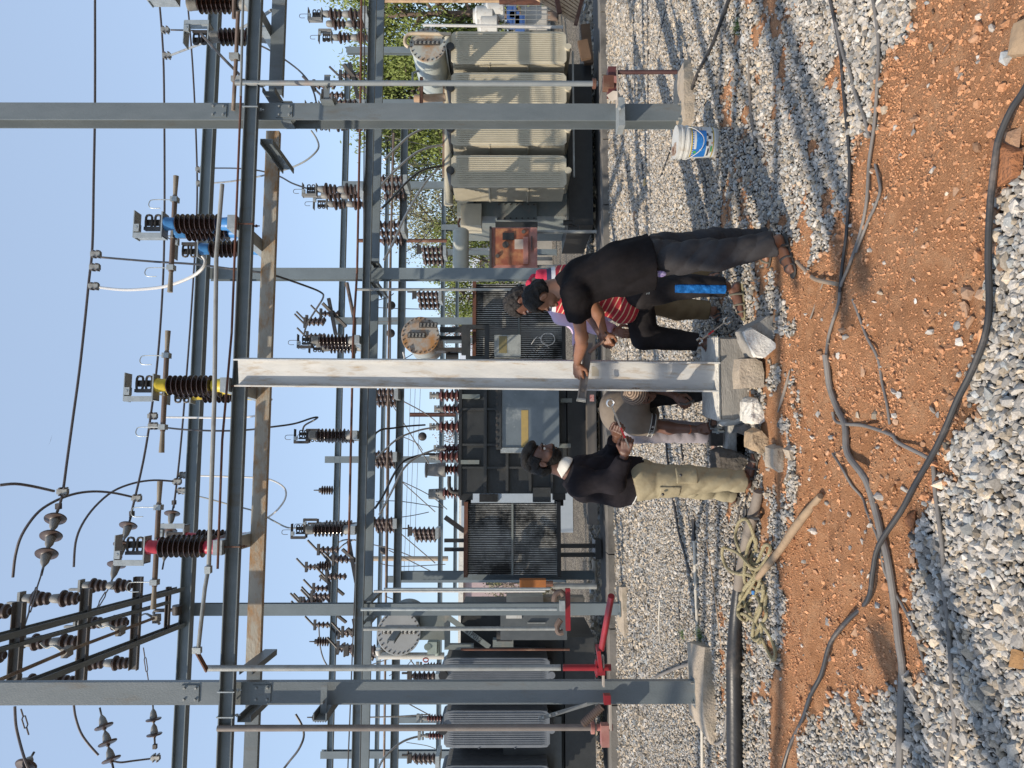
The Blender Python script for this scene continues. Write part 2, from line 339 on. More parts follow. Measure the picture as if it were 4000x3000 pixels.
ho = np.concatenate([-np.geomspace(900, 5.2, 30), np.linspace(-5.2, 5.2, 11)[1:-1], np.geomspace(5.2, 900, 30)])
vo_ = np.concatenate([-np.geomspace(300, 2, 14), [2.2, 4, 6, 9.0], np.geomspace(9.6, 1500, 40)])
gf = grid_obj('ground_far', ho, vo_, GMF, False, hole=(-5.19, 5.19, 2.21, 8.99)); tagit(gf, kind='structure')
# ------------------------------------------------------------ stones (nobody could count them)
def stone_mat(name, tint):
    m = bpy.data.materials.new(name); m.use_nodes = True; t = m.node_tree; N = t.nodes; L = t.links; b = N['Principled BSDF']; b.inputs['Roughness'].default_value = .85; b.inputs['Specular IOR Level'].default_value = .25
    a = N.new('ShaderNodeAttribute'); a.attribute_name = 'tone'; a.attribute_type = 'GEOMETRY'
    n = N.new('ShaderNodeTexNoise'); n.inputs['Scale'].default_value = 160; n.inputs['Detail'].default_value = 4; g = N.new('ShaderNodeNewGeometry'); L.new(g.outputs['Position'], n.inputs['Vector'])
    r = N.new('ShaderNodeValToRGB'); r.color_ramp.elements[0].position = .3; r.color_ramp.elements[1].position = .7; r.color_ramp.elements[0].color = (.72, .72, .72, 1); r.color_ramp.elements[1].color = (1.1, 1.1, 1.1, 1); L.new(n.outputs[0], r.inputs[0])
    mu = N.new('ShaderNodeMix'); mu.data_type = 'RGBA'; mu.blend_type = 'MULTIPLY'; mu.inputs[0].default_value = 1; L.new(a.outputs['Color'], mu.inputs[6]); L.new(r.outputs[0], mu.inputs[7]); L.new(mu.outputs[2], b.inputs['Base Color'])
    return m
SM = stone_mat('crushed_granite', None)
ICO = None
def proto(kind, seed):
    bm = bmesh.new()
    if kind == 'ico': bmesh.ops.create_icosphere(bm, subdivisions=1, radius=.5)
    else: bmesh.ops.create_cube(bm, size=.8)
    rr = random.Random(seed)
    for v in bm.verts: v.co *= rr.uniform(.72, 1.12); v.co += Vector((rr.uniform(-.07, .07), rr.uniform(-.07, .07), rr.uniform(-.07, .07)))
    s = (rr.uniform(.9, 1.3), rr.uniform(.75, 1.0), rr.uniform(.45, .75))
    for v in bm.verts: v.co = Vector((v.co.x * s[0], v.co.y * s[1], v.co.z * s[2]))
    bmesh.ops.triangulate(bm, faces=bm.faces[:])
    V = np.array([v.co[:] for v in bm.verts]); Fc = np.array([[v.index for v in f.verts] for f in bm.faces]); bm.free(); return V, Fc
def stones(name, x, y, size, tone, kind, zoff, label=None):
    n = len(x); P = [proto(kind, k + 3) for k in range(9)]; V0 = []; F0 = []; T0 = []; off = 0
    z = H(x, y); pick = RNG.integers(0, len(P), n)
    for k, (pv, pf) in enumerate(P):
        I = np.where(pick == k)[0]; m = len(I)
        if not m: continue
        q = RNG.normal(size=(m, 4)); q[:, 3] *= 1; q[:, 0] += 1.2 * np.sign(q[:, 0]); q /= np.linalg.norm(q, axis=1)[:, None]
        w, a, b, c = q.T; R = np.stack([1 - 2 * (b * b + c * c), 2 * (a * b - w * c), 2 * (a * c + w * b), 2 * (a * b + w * c), 1 - 2 * (a * a + c * c), 2 * (b * c - w * a), 2 * (a * c - w * b), 2 * (b * c + w * a), 1 - 2 * (a * a + b * b)], 1).reshape(m, 3, 3)
        sp = RNG.uniform(0, 2 * np.pi, m); cs, sn = np.cos(sp), np.sin(sp); Z = np.zeros(m); O = np.ones(m)
        Rz_ = np.stack([cs, -sn, Z, sn, cs, Z, Z, Z, O], 1).reshape(m, 3, 3); R = R @ Rz_
        v = np.einsum('mij,vj->mvi', R, pv) * size[I][:, None, None] + np.stack([x[I], y[I], z[I] + zoff * size[I]], 1)[:, None, :]
        V0.append(v.reshape(-1, 3)); nv = len(pv)
        F0.append((pf[None] + (np.arange(m) * nv)[:, None, None] + off).reshape(-1, 3)); T0.append(np.repeat(tone[I], nv, 0)); off += m * nv
    V0 = np.concatenate(V0); F0 = np.concatenate(F0).astype(np.int32); T0 = np.concatenate(T0)
    me = bpy.data.meshes.new(name); me.vertices.add(len(V0)); me.vertices.foreach_set('co', V0.ravel()); me.loops.add(F0.size); me.loops.foreach_set('vertex_index', F0.ravel())
    me.polygons.add(len(F0)); me.polygons.foreach_set('loop_start', np.arange(0, F0.size, 3, dtype=np.int32)); me.polygons.foreach_set('loop_total', np.full(len(F0), 3, np.int32)); me.update(calc_edges=True); me.polygons.foreach_set('use_smooth', [False] * len(F0))
    at = me.color_attributes.new('tone', 'FLOAT_COLOR', 'POINT'); at.data.foreach_set('color', np.concatenate([T0, np.ones((len(T0), 1))], 1).astype(np.float32).ravel())
    me.materials.append(SM); o = bpy.data.objects.new(name, me); C.objects.link(o); tagit(o, label, kind='stuff'); return o
def scatter(y0, y1, sp):
    ys = np.arange(y0, y1, sp * .87); X_ = []; Y_ = []
    for k, yy in enumerate(ys):
        w = .535 * yy + .25; xs = np.arange(-w, w, sp) + (k % 2) * sp / 2
        X_.append(xs + RNG.normal(size=len(xs)) * sp * .3); Y_.append(yy + RNG.normal(size=len(xs)) * sp * .3)
    return np.concatenate(X_), np.concatenate(Y_)
def tones(x, y, dusty=.35):
    n = len(x); v = np.clip(RNG.normal(.365, .105, n), .10, .62)
    t = np.stack([v * 1.08, v * .995, v * .885], 1); c = RNG.random(n); u = c < dusty; t[u] *= np.array([1.06, .96, .82]); b = c > .86; t[b] *= np.array([.84, .93, 1.02])
    o = (soilness(x, y) > .3) & (RNG.random(n) < .55); t[o] = t[o] * np.array([1.15, .72, .48]); return t
Xn, Yn = scatter(2.35, 5.3, .0190); k = (soilness(Xn, Yn) < .45 + RNG.normal(size=len(Xn)) * .26) & (H(Xn, Yn) > -.1); Xn, Yn = Xn[k], Yn[k]
sz = np.clip(RNG.lognormal(math.log(.0250), .34, len(Xn)), .012, .055) * np.clip(1.3 - (Yn - 2.9) * .2, 1.0, 1.32)
stones('gravel', Xn, Yn, sz, tones(Xn, Yn, .2), 'ico', .12)
Xm, Ym = scatter(5.3, 9.4, .0265); k = (RNG.random(len(Xm)) > soilness(Xm, Ym) * .8) & (H(Xm, Ym) > -.08); Xm, Ym = Xm[k], Ym[k]
stones('gravel', Xm, Ym, np.clip(RNG.lognormal(math.log(.029), .30, len(Xm)), .012, .06), tones(Xm, Ym, .35), 'ico', .1)
def Hflat(f):
    def g(x, y): return np.where(np.asarray(y) > 8.98, -.012, f(x, y))
    return g
H = Hflat(H)
Xf, Yf = scatter(9.4, 15.5, .048)
stones('gravel', Xf, Yf, np.clip(RNG.lognormal(math.log(.046), .28, len(Xf)), .02, .08), tones(Xf, Yf, .4), 'cube', .0)
# crumbs and loose stones on the soil
Xs, Ys = scatter(2.4, 4.9, .0155); k = (soilness(Xs, Ys) > .5) & (RNG.random(len(Xs)) < 1.2 * fbm(Xs, Ys, 3, 3, 40)); Xs, Ys = Xs[k], Ys[k]; n = len(Xs)
v = RNG.uniform(.75, 1.25, n)[:, None]; stones('soil_crumbs', Xs, Ys, np.clip(RNG.lognormal(math.log(.0080), .45, n), .004, .030), np.array([[.53, .27, .14]]) * v, 'cube', .15)
Xs, Ys = scatter(2.4, 4.9, .09); e_ = sdist(Xs, Ys); k = (e_ > -.03) & (RNG.random(len(Xs)) < .30 * np.exp(-np.abs(e_ - .06) / .09)); Xs, Ys = Xs[k], Ys[k]; n = len(Xs)
stones('soil_clods', Xs, Ys, RNG.uniform(.02, .065, n), np.array([[.50, .25, .13]]) * RNG.uniform(.7, 1.15, n)[:, None], 'ico', .15)
Xs, Ys = scatter(2.4, 5.0, .15); k = (soilness(Xs, Ys) > .5) & (RNG.random(len(Xs)) < .24); Xs, Ys = Xs[k], Ys[k]; n = len(Xs)
t = np.where(RNG.random(n)[:, None] < .5, np.array([[.50, .27, .15]]), np.array([[.38, .36, .33]])) * RNG.uniform(.8, 1.2, n)[:, None]
stones('pebbles', Xs, Ys, RNG.uniform(.014, .045, n), t, 'ico', .12)
# ------------------------------------------------------------ gantry steelwork
D1, D1B, D2, D2B = 6.88, 7.50, 11.6, 12.2
Z1, Z2, ZT = 4.33, 4.10, 6.73
GC = 'columns of the steel gantries'; GB = 'horizontal gantry beams'
def row_beam(label, D, ztop, h, w, Ya, Yb, m=STEEL, opend='front', name='gantry_beam', group=GB):
    a = RZ(Ya, D, ztop - h / 2); b = RZ(Yb, D, ztop - h / 2)          # from picture bottom (left in the world) to right
    x, y, z = frame(b - a, EZ); s = 1 if x.dot(EY) < 0 else -1
    if opend == 'front': prof = cprof(w, h, s)
    elif opend == 'back': prof = cprof(w, h, -s)
    else: prof = hprof(w, h)
    o = MB().ext(prof, a, b, EZ); return single(name, o, m, label, 'steel beam', group, base=a, smooth=False)
NB = row_beam('near dark channel beam carrying the colour banded isolators', D1, Z1, .125, .065, 3060, -60)
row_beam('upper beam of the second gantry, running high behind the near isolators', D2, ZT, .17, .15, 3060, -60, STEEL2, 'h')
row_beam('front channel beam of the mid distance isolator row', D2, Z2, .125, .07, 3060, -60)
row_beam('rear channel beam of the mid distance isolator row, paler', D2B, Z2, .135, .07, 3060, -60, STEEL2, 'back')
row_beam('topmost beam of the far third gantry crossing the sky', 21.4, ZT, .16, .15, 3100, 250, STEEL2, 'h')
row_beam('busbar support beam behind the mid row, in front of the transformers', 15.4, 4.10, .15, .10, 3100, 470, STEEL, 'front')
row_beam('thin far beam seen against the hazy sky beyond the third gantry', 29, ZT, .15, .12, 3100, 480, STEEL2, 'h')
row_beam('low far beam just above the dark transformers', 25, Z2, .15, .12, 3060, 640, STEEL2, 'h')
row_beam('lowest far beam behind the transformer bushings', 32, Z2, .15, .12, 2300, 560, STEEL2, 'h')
row_beam('rust stained galvanised beam hung behind the near channel beam', D1B, 4.34, .137, .07, 2598, 512, RUSTG, 'back', group=None)
row_beam('grey painted end of the rear near beam, left of the rusty one', D1B, 4.325, .13, .07, 3060, 2602, STEEL, 'back', group=None)
row_beam('short grey rear beam at the right edge above the tree', D1B, 4.33, .14, .07, 372, -60, STEEL, 'back', group=None)
# columns ----------------------------------------------------
def column(label, Y, D, w, dpt, ztop, m=STEEL, kind='h', zbot=0.1, pad=None):
    p = RZ(Y, D, 0); t = thing('gantry_column', label, 'steel column', (p.x, p.y, zbot), TH, GC)
    a, b = Vector((0, 0, 0)), Vector((0, 0, ztop - zbot))
    if kind == 'h': prof = hprof(w, dpt)
    else: prof = [(-w / 2, 0), (w / 2, 0), (w / 2, dpt), (w / 2 - .012, dpt), (w / 2 - .012, .012), (-w / 2 + .012, .012), (-w / 2 + .012, dpt), (-w / 2, dpt)]
    mb = MB(); n = len(prof); vs = [(x, y - dpt / 2 if kind != 'h' else y, z) for z in (0, b.z) for x, y in prof]
    mb.add(vs, [(i, (i + 1) % n, n + (i + 1) % n, n + i) for i in range(n)] + [tuple(range(n - 1, -1, -1)), tuple(range(n, 2 * n))])
    part('shaft', mb, m, t, True, smooth=False)
    pb = MB().box((0, 0, .008), w + .05, dpt + .07, .016); part('base_plate', pb, m, t, True, smooth=False)
    for sx in (-1, 1):
        bo = MB().cyl((sx * (w / 2 - .01), -dpt / 2 - .02, .016), (sx * (w / 2 - .01), -dpt / 2 - .02, .045), .011, n=6); part('bolt', bo, GALVD, t, True)
    return t
cR = column('near right grey I section column beside the paint bucket', 455, D1 + .16, .170, .20, 7.6, zbot=.10)
cL = column('near left broad grey column with a shadow line across it', 2702, D1 + .12, .196, .075, 7.6, kind='c', zbot=.12)
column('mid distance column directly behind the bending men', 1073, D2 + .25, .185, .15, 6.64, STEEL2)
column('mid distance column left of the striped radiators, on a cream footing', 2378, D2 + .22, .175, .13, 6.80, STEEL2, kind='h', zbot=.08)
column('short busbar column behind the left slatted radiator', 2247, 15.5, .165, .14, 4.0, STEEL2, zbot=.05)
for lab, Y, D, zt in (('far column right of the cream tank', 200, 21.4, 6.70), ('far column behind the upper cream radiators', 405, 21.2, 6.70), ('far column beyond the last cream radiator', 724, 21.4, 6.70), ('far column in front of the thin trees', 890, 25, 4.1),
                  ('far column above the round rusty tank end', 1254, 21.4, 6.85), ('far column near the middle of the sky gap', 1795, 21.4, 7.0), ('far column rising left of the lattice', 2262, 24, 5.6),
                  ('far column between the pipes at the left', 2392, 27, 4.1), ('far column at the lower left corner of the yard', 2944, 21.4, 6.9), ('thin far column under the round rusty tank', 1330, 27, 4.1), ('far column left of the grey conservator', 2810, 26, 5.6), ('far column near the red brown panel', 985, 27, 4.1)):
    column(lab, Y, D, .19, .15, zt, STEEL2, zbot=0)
# small light-coloured bolts and weld cleats on the near columns
mb = MB(); c0 = RZ(455, D1 + .16, 4.43)
# depth-wise channels joining the two near beams, bolted to the columns
def cross(label, Y, d0, d1, zc, h=.12, w=.055, sgn=1, m=STEEL):
    p = RZ(Y, D1, zc); a = p + EY * (d0 - 6.88); b = p + EY * (d1 - 6.88)
    single('cross_channel', MB().ext(cprof(w, h, sgn), a, b, EZ), m, label, 'steel channel', 'depthwise channels bolted between the near beams', base=a, smooth=False)
cross('depthwise channel left of the right near column, bolt hanging at its end', 540, 6.90, 7.62, 4.13, sgn=1)
cross('depthwise channel right of the right near column', 357, 6.90, 7.60, 4.13, sgn=-1)
cross('depthwise channel right of the left near column, next to the rusty beam', 2610, 6.9, 7.60, 4.13, sgn=1)
cross('depthwise channel left of the left near column', 2822, 6.9, 7.60, 4.13, sgn=-1)
def lower_bracket(label, Y, D, d0, d1, z):
    t = thing('column_bracket', label, 'steel bracket', RZ(Y, D, z), TH, 'clamped brackets on the near columns')
    part('channel', MB().box((0, (d0 + d1) / 2, 0), .012, d1 - d0, .12).box((.03, (d0 + d1) / 2, .054), .06, d1 - d0, .010).box((.03, (d0 + d1) / 2, -.054), .06, d1 - d0, .010), STEEL, t, True, smooth=False)
    part('clamp_strap', MB().box((.14, -.03, 0), .24, .012, .055), STEEL, t, True, smooth=False)
    part('bolt', MB().cyl((.12, -.09, .0), (.12, .03, .0), .009, n=6), GALVD, t, True)
    return t
lower_bracket('bracket clamped to the right near column, guiding its rusty pipe', 400, D1, -.05, .45, 3.55)
lower_bracket('bracket clamped to the left near column between the two long pipes', 2790, D1, -.16, .35, 3.42)
# the new pole ------------------------------------------------
pb_, pt_ = A(2806, 1470, 5.60), A(932, 1453, 6.10)
t = thing('steel_pole', 'new pale steel pole being levelled, standing on the fresh concrete block', 'steel pole', pb_, 0)
x_, y_, z_ = frame(pt_ - pb_, Vector((0.02, -1, 0)))
def pole_ext(prof): return MB().ext(prof, pb_, pt_, Vector((0.10, 1, 0)))
hw, hd, tf, tw = .112, .082, .012, .010
part('web', pole_ext([(-hw + tf, -tw / 2 + .0), (hw - tf, -tw / 2 + .0), (hw - tf, tw / 2), (-hw + tf, tw / 2)]), NEWP, t, smooth=False)
part('flange', pole_ext([(-hw, -hd), (-hw + tf, -hd), (-hw + tf, hd), (-hw, hd)]), NEWP, t, smooth=False)
part('flange', pole_ext([(hw - tf, -hd), (hw, -hd), (hw, hd), (hw - tf, hd)]), NEWP, t, smooth=False)
part('tape', MB().box(A(2325, 1451, 5.71), .075, .003, .055), mat('beige_tape', (.55, .50, .40), None, .6), t, smooth=False)
# high longitudinal channels upper left with cross arms --------
def long_beam(label, p0, p1, w=.065, h=.125, m=STEEL):
    single('longitudinal_channel', MB().ext(cprof(w, h, -1), p0, p1, EZ), m, label, 'steel channel', 'long channels sloping away overhead at the left', base=p0, smooth=False)
def zfix(X, Y, z):
    v = look + cr * ((X - CX) / F) + cu * ((CY - Y) / F); t_ = (z - CH) / v.z; return Vector((0, 0, CH)) + v * t_
ZH = 6.70
long_beam('upper of the overhead long channels carrying the brown insulators', zfix(-60, 2519, ZH), zfix(705, 2309, ZH))
long_beam('thinner middle channel between the two overhead channels', zfix(-60, 2562, ZH), zfix(660, 2358, ZH), .04, .06)
long_beam('lower of the overhead long channels, nearest the left column', zfix(-60, 2752, ZH), zfix(712, 2447, ZH))
for k, (X, Ya, Yb, lab) in enumerate(((62, 2360, 2665, 'cross arm nearest the top edge'), (322, 2308, 2660, 'cross arm in the middle of the three'), (526, 2262, 2615, 'cross arm farthest along, lower disc string beside it'), (655, 2296, 2460, 'small cross arm carrying the operating shaft'))):
    a = zfix(X, Yb, ZH + .06); b = zfix(X, Ya, ZH + .06); b.y = a.y + (b.x - a.x) * TT
    single('lattice_channel', MB().ext(cprof(.07, .11 if k < 3 else .06, -1), a, b, EZ), mat('aged_channel', (.10, .095, .09), (.15, .145, .14), .6, 0, 5, c3=(.16, .11, .09), s3=3), lab, 'steel channel', 'cross arms under the brown insulators at upper left', base=a, smooth=False)
# ------------------------------------------------------------ insulators
def shed_prof(L, r, n, core=.45, capl=0.0, big=None):
    p = [(0, r * core)]; st = L / n
    for k in range(n):
        rr = r if big is None else r * big[k % len(big)]
        z = k * st
        p += [(z + st * .12, r * core), (z + st * .22, rr * .72), (z + st * .34, rr), (z + st * .46, rr * .98), (z + st * .80, r * core * 1.12), (z + st * .92, r * core)]
    p.append((L, r * core)); return p
def add_insulator(par, base, L, r, n, capm, porc, capr=.66, capl=.16, big=None, seg=22):
    z0 = Vector(base); c = L * capl
    part('insulator_cap', MB().lathe(z0, EZ, [(0, r * capr * 1.05), (c * .25, r * capr * 1.05), (c * .3, r * capr), (c * .85, r * capr * .96), (c, r * capr * .82)], seg), capm, par, True)
    part('porcelain', MB().lathe(z0 + EZ * c * .97, EZ, shed_prof(L - 2 * c * .97, r, n, .48, big=big), seg), porc, par, True, ang=50)
    part('insulator_cap', MB().lathe(z0 + EZ * (L - c), EZ, [(0, r * capr * .82), (c * .15, r * capr * .96), (c * .7, r * capr), (c * .75, r * capr * 1.05), (c, r * capr * 1.05)], seg), capm, par, True)
def stacked(par, base, L, r, capm, porc, units=2, seg=16):
    h = L / units
    for u in range(units):
        z0 = Vector(base) + EZ * (h * u)
        part('porcelain', MB().lathe(z0, EZ, [(0, r * .38), (h * .06, r * .38), (h * .10, r * .72), (h * .17, r * .74), (h * .20, r * .42), (h * .27, r * .42), (h * .31, r * .80), (h * .38, r * .82), (h * .41, r * .42), (h * .48, r * .45), (h * .52, r * .98), (h * .58, r), (h * .64, r * .6), (h * .68, r * .45)], seg), porc, par, True, ang=50)
        part('insulator_cap', MB().lathe(z0 + EZ * h * .68, EZ, [(0, r * .50), (h * .04, r * .56), (h * .26, r * .50), (h * .29, r * .42), (h * .32, r * .38)], seg), capm, par, True)
def loop_tube(mb, c, w, h, r, ax='x'):
    c = Vector(c); pts = []
    for a in range(13):
        t_ = 2 * math.pi * a / 12; u = math.copysign(abs(math.cos(t_)) ** .55, math.cos(t_)) * w / 2; v = math.copysign(abs(math.sin(t_)) ** .55, math.sin(t_)) * h / 2
        pts.append(c + (Vector((u, 0, v)) if ax == 'x' else Vector((0, u, v))))
    return mb.tube(pts, r, 6, 0)
def contact(par, z, y, s=1.0, m=GALV, sx=-1, name='contact_bracket'):
    """open channel box with two dark spring contacts"""
    mb = MB(); t_ = .008
    mb.box((sx * .02 * s, y, z + .006), .24 * s, .13 * s, .012).box((sx * .135 * s, y, z + .13 * s), t_, .13 * s, .26 * s).box((sx * .02 * s, y, z + .265 * s), .26 * s, .13 * s, t_)
    mb.box((sx * .13 * s, y - .062 * s, z + .13 * s), .05 * s, t_, .26 * s)
    br = part(name, mb, m, par, True, smooth=False)
    f = MB(); loop_tube(f, (-sx * .02, y, z + .07 * s), .13 * s, .055 * s, .011 * s); loop_tube(f, (-sx * .02, y, z + .155 * s), .13 * s, .06 * s, .011 * s)
    f.box((sx * .05, y, z + .11 * s), .03 * s, .05 * s, .16 * s).box((-sx * .02, y + .03 * s, z + .11 * s), .06 * s, .012, .15 * s)
    part('spring_contact', f, DARKM, br, True)
    tm = MB().box((sx * .06 * s, y - .05 * s, z + .235 * s), .07 * s, .05 * s, .05 * s).cyl((sx * .06 * s, y - .08 * s, z + .235 * s), (sx * .06 * s, y + .0, z + .235 * s), .012, n=8)
    part('terminal', tm, GALV, br, True)
def hook(mb, p, s=1.0, sx=-1, r=.0045):
    p = Vector(p); return mb.tube([p, p + Vector((0, 0, .18 * s)), p + Vector((sx * .02 * s, 0, .215 * s)), p + Vector((sx * .06 * s, 0, .22 * s)), p + Vector((sx * .085 * s, 0, .19 * s)), p + Vector((sx * .085 * s, 0, .11 * s))], r, 6, 3)
def isolator(label, loc, capm, ys=(-.06, .17, .74), blade=True, nsh=9, L=.605, r=.093, shift=0.0, blade_y=.17, lenb=1.16, group='isolator poles on the near beam'):
    t = thing('isolator_pole', label, 'isolator', loc, TH, group); zb = .085
    m = MB().box((0, .385, zb / 2 + .002), .13, 1.03, zb - .004); part('base_channel', m, GALV, t, True, smooth=False)
    for y in ys: add_insulator(t, (0, y, zb), L, r, nsh, capm, PORC)
    contact(t, zb + L, ys[0]); contact(t, zb + L, ys[2], sx=1)
    if blade:
        zb2 = zb + L + .03; b = MB().cyl((-lenb / 2 + shift + .2, blade_y, zb2), (lenb / 2 + shift - .2, blade_y, zb2), .024, n=14)
        bl = part('blade_tube', b, BRPIPE, t, True)
        for e in (MB().cyl((-lenb / 2 + shift, blade_y, zb2), (-lenb / 2 + shift + .2, blade_y, zb2), .026, .019, n=14), MB().cyl((lenb / 2 + shift - .2, blade_y, zb2), (lenb / 2 + shift, blade_y, zb2), .019, .026, n=14)): part('blade_tip', e, mat('worn_blade_tip', (.32, .27, .20), (.24, .20, .15), .5, .2), bl, True)
        for sx in (-1, 1):
            x = shift + sx * .34
            hk = MB().box((x, blade_y, zb2), .05, .07, .065); hook(hk, (x, blade_y, zb2 + .03)); part('arcing_horn', hk, GALV, bl, True)
        part('blade_clamp', MB().box((shift * .3, blade_y, zb2 - .01), .13, .10, .02).tube([(-.06, blade_y - .05, zb2), (-.06, blade_y - .05, zb2 + .05), (-.06, blade_y + .05, zb2 + .05), (-.06, blade_y + .05, zb2)], .006, 6, 0), GALVD, bl, True)
    part('lever_plate', MB().ext([(-.02, 0), (.02, 0), (.03, .05), (0, .14), (-.03, .05)], (.07, .16, .02), (.07, .168, .02), EZ), GALVD, t, True, smooth=False)
    return t
isolator('near isolator pole with blue painted insulator caps', RZ(884, D1, Z1), BLUE, shift=-.02)
isolator('near isolator pole with yellow painted insulator caps above the new pole', RZ(1508, D1, Z1), YEL, shift=-.03)
isolator('near isolator pole with red painted insulator caps at the left', RZ(2133, D1, Z1), CRED, shift=.0)
isolator('near isolator pole with plain grey caps at the right edge', RZ(-22, D1, Z1), CAPG, blade=False)
# mid row isolators: three stacked insulators each
def isolator_mid(label, Y, stack=True, L=.66, r=.105, ys=(-.05, .22, .62), D=D2, group='isolator poles on the mid distance beams', s=.85):
    t = thing('isolator_pole', label, 'isolator', RZ(Y, D, Z2), TH, group)
    part('base_channel', MB().box((0, .30, .055), .13, .95, .10), GALV, t, True, smooth=False)
    for y in ys:
        if stack: stacked(t, (0, y, .10), L, r, CAPG, PORCD)
        else: add_insulator(t, (0, y, .10), L, r, 8, CAPG, PORC, seg=16)
    contact(t, .10 + L, ys[0], s, sx=-1, m=CAPG if stack else DARKM); contact(t, .10 + L, ys[2], s, sx=1, m=CAPG if stack else DARKM)
    h = MB(); hook(h, (0, ys[0], .10 + L + .2), .8); hook(h, (.04, ys[2], .10 + L + .2), .8); part('arcing_horn', h, DARKM, t, True)
    return t
isolator_mid('stacked brown isolator pole at the right edge in front of the tree', 64)
isolator_mid('stacked brown isolator pole half hidden by the right near column', 425)
isolator_mid('stacked brown isolator pole right of the middle column', 745)
isolator_mid('multi shed isolator pole just right of the new pole', 1332, False)
isolator_mid('multi shed isolator pole left of the new pole under the yellow caps', 1700, False)
isolator_mid('multi shed isolator pole below the red capped isolator', 2068, False)
# insulator stacks on the cross arms upper left
def arm_stack(label, X, Y, z, n, r=.10, L=.66):
    p = zfix(X, Y, z); t = thing('post_insulator', label, 'post insulator', p, TH, 'post insulators on the overhead cross arms'); stacked(t, (0, 0, 0), L, r, CAPG, PORCD)
    part('terminal_pad', MB().box((.0, 0, L + .015), .16, .12, .03).box((-.05, 0, L + .09), .03, .06, .15), GALVD, t, True, smooth=False); return t
zz = ZH + .115
for k, (X, Y, lab) in enumerate(((310, 2338, 'post insulator at the right end of the middle cross arm'), (310, 2508, 'post insulator at mid span of the middle cross arm'), (516, 2287, 'post insulator at the right end of the far cross arm'), (500, 2432, 'post insulator at mid span of the far cross arm'),
                  (506, 2590, 'post insulator at the left end of the far cross arm'), (296, 2665, 'post insulator beside the left column on the middle cross arm'), (40, 2388, 'post insulator at the right end of the near cross arm'), (20, 2560, 'post insulator at mid span of the near cross arm'))):
    arm_stack(lab, X, Y, zz, k)
# disc strings
def disc_string(label, pts, n=3, r=.125):
    """pts: world start (conductor side) -> end (anchor side)"""
    a, b = Vector(pts[0]), Vector(pts[1]); dv = (b - a); L = dv.length; u = dv / L
    t = thing('disc_insulator_string', label, 'insulator string', b, 0, 'disc insulator strings')
    st = L / (n + .35)
    for k in range(n):
        z0 = a + u * (st * (k + .15))
        part('disc', MB().lathe(z0, u, [(0, .025), (.02, .03), (.032, r * .9), (.045, r), (.058, r * .97), (.062, r * .55), (.075, .05)], 22), PORCD, t)
        part('disc_cap', MB().lathe(z0 + u * .07, u, [(0, .055), (.015, .058), (st * .38, .045), (st * .5, .03), (st * .62, .014), (st, .012)], 14), CAPG, t)
    part('ball_hook', MB().cyl(a - u * .08, a + u * .03, .016, n=8).box(a - u * .10, .07, .05, .06), DARKM, t); part('ball_hook', MB().cyl(b - u * .10, b + u * .04, .014, n=8), DARKM, t)
    return t
W1a, W2a, W3a = 9.15, 10.9, 12.3
s1a, s1b = A(222, 2004, W1a), A(164, 2236, W1a - .55)
disc_string('three brown discs at upper left ending the topmost conductor', (s1a, s1b))
s2a, s2b = A(508, 2030, W2a), A(430, 2290, W2a - .6)
disc_string('disc string behind the red capped isolator', (s2a, s2b))
s3a, s3b = A(676, 1985, W3a), A(636, 2215, W3a - .5)
disc_string('disc string ending the lowest of the three conductors', (s3a, s3b))
# left of column L
disc_string('disc string left of the left column, top corner', (A(60, 3060, 8.6), A(126, 2950, 8.9)), 2)
s5a, s5b = A(440, 2990, 10.4), A(392, 2775, 10.7)
disc_string('three disc string left of the left column', (s5a, s5b))
s6a, s6b = A(604, 2890, 12.0), A(597, 2752, 12.1)
disc_string('two disc string left of the left column, lowest', (s6a, s6b), 2, .12)
def turnbuckle(label, a, b):
    a, b = Vector(a), Vector(b); u = (b - a).normalized(); L = (b - a).length; x, y, z = frame(u)
    mb = MB().cyl(a, a + u * L * .3, .009, n=6).cyl(b - u * L * .3, b, .009, n=6)
    mb.tube([a + u * L * .28, a + u * L * .33 + x * .03, a + u * L * .67 + x * .03, b - u * L * .28], .008, 6, 0).tube([a + u * L * .28, a + u * L * .33 - x * .03, a + u * L * .67 - x * .03, b - u * L * .28], .008, 6, 0)
    single('turnbuckle', mb, WIREM, label, 'turnbuckle', 'turnbuckles tying the disc strings', base=a)
turnbuckle('turnbuckle above the nearest disc string at upper left', s1b, zfix(90, 2462, ZH))
turnbuckle('turnbuckle crossing behind the brown post insulators', s2b, zfix(364, 2398, ZH))
turnbuckle('turnbuckle between the left column and far cross arm', A(560, 2530, 12.0), A(580, 2662, 12.1))
turnbuckle('turnbuckle left of the left column at top', A(82, 2770, 8.6), A(112, 2870, 8.7))
# ------------------------------------------------------------ wires and cables in the air
WG = 'overhead wires and jumper cables'
def wire(label, pts, r=.012, m=WIREM, D=None, n=7, sm=4, name='overhead_wire', cat='wire', group=WG):
    P = [A(*p) for p in pts]; return single(name, MB().tube(P, r, n, sm), m, label, cat, group, base=P[0])
def clamp(label, X, Y, d, s=1.0):
    p = A(X, Y, d); t_ = thing('wire_clamp', label, 'wire clamp', p, 0, 'bolted clamps on the conductors')
    part('clamp_body', MB().box((0, 0, -.02 * s), .055 * s, .05 * s, .11 * s).box((0, 0, -.05 * s), .09 * s, .045 * s, .02 * s).box((0, 0, .005), .09 * s, .045 * s, .02 * s), GALVD, t_, True)
    for k in (-1, 1):
        for z in (-.05, .0): part('bolt', MB().cyl((k * .035 * s, -.04 * s, z * s), (k * .035 * s, .04 * s, z * s), .010 * s, n=6), WIREM, t_, True)
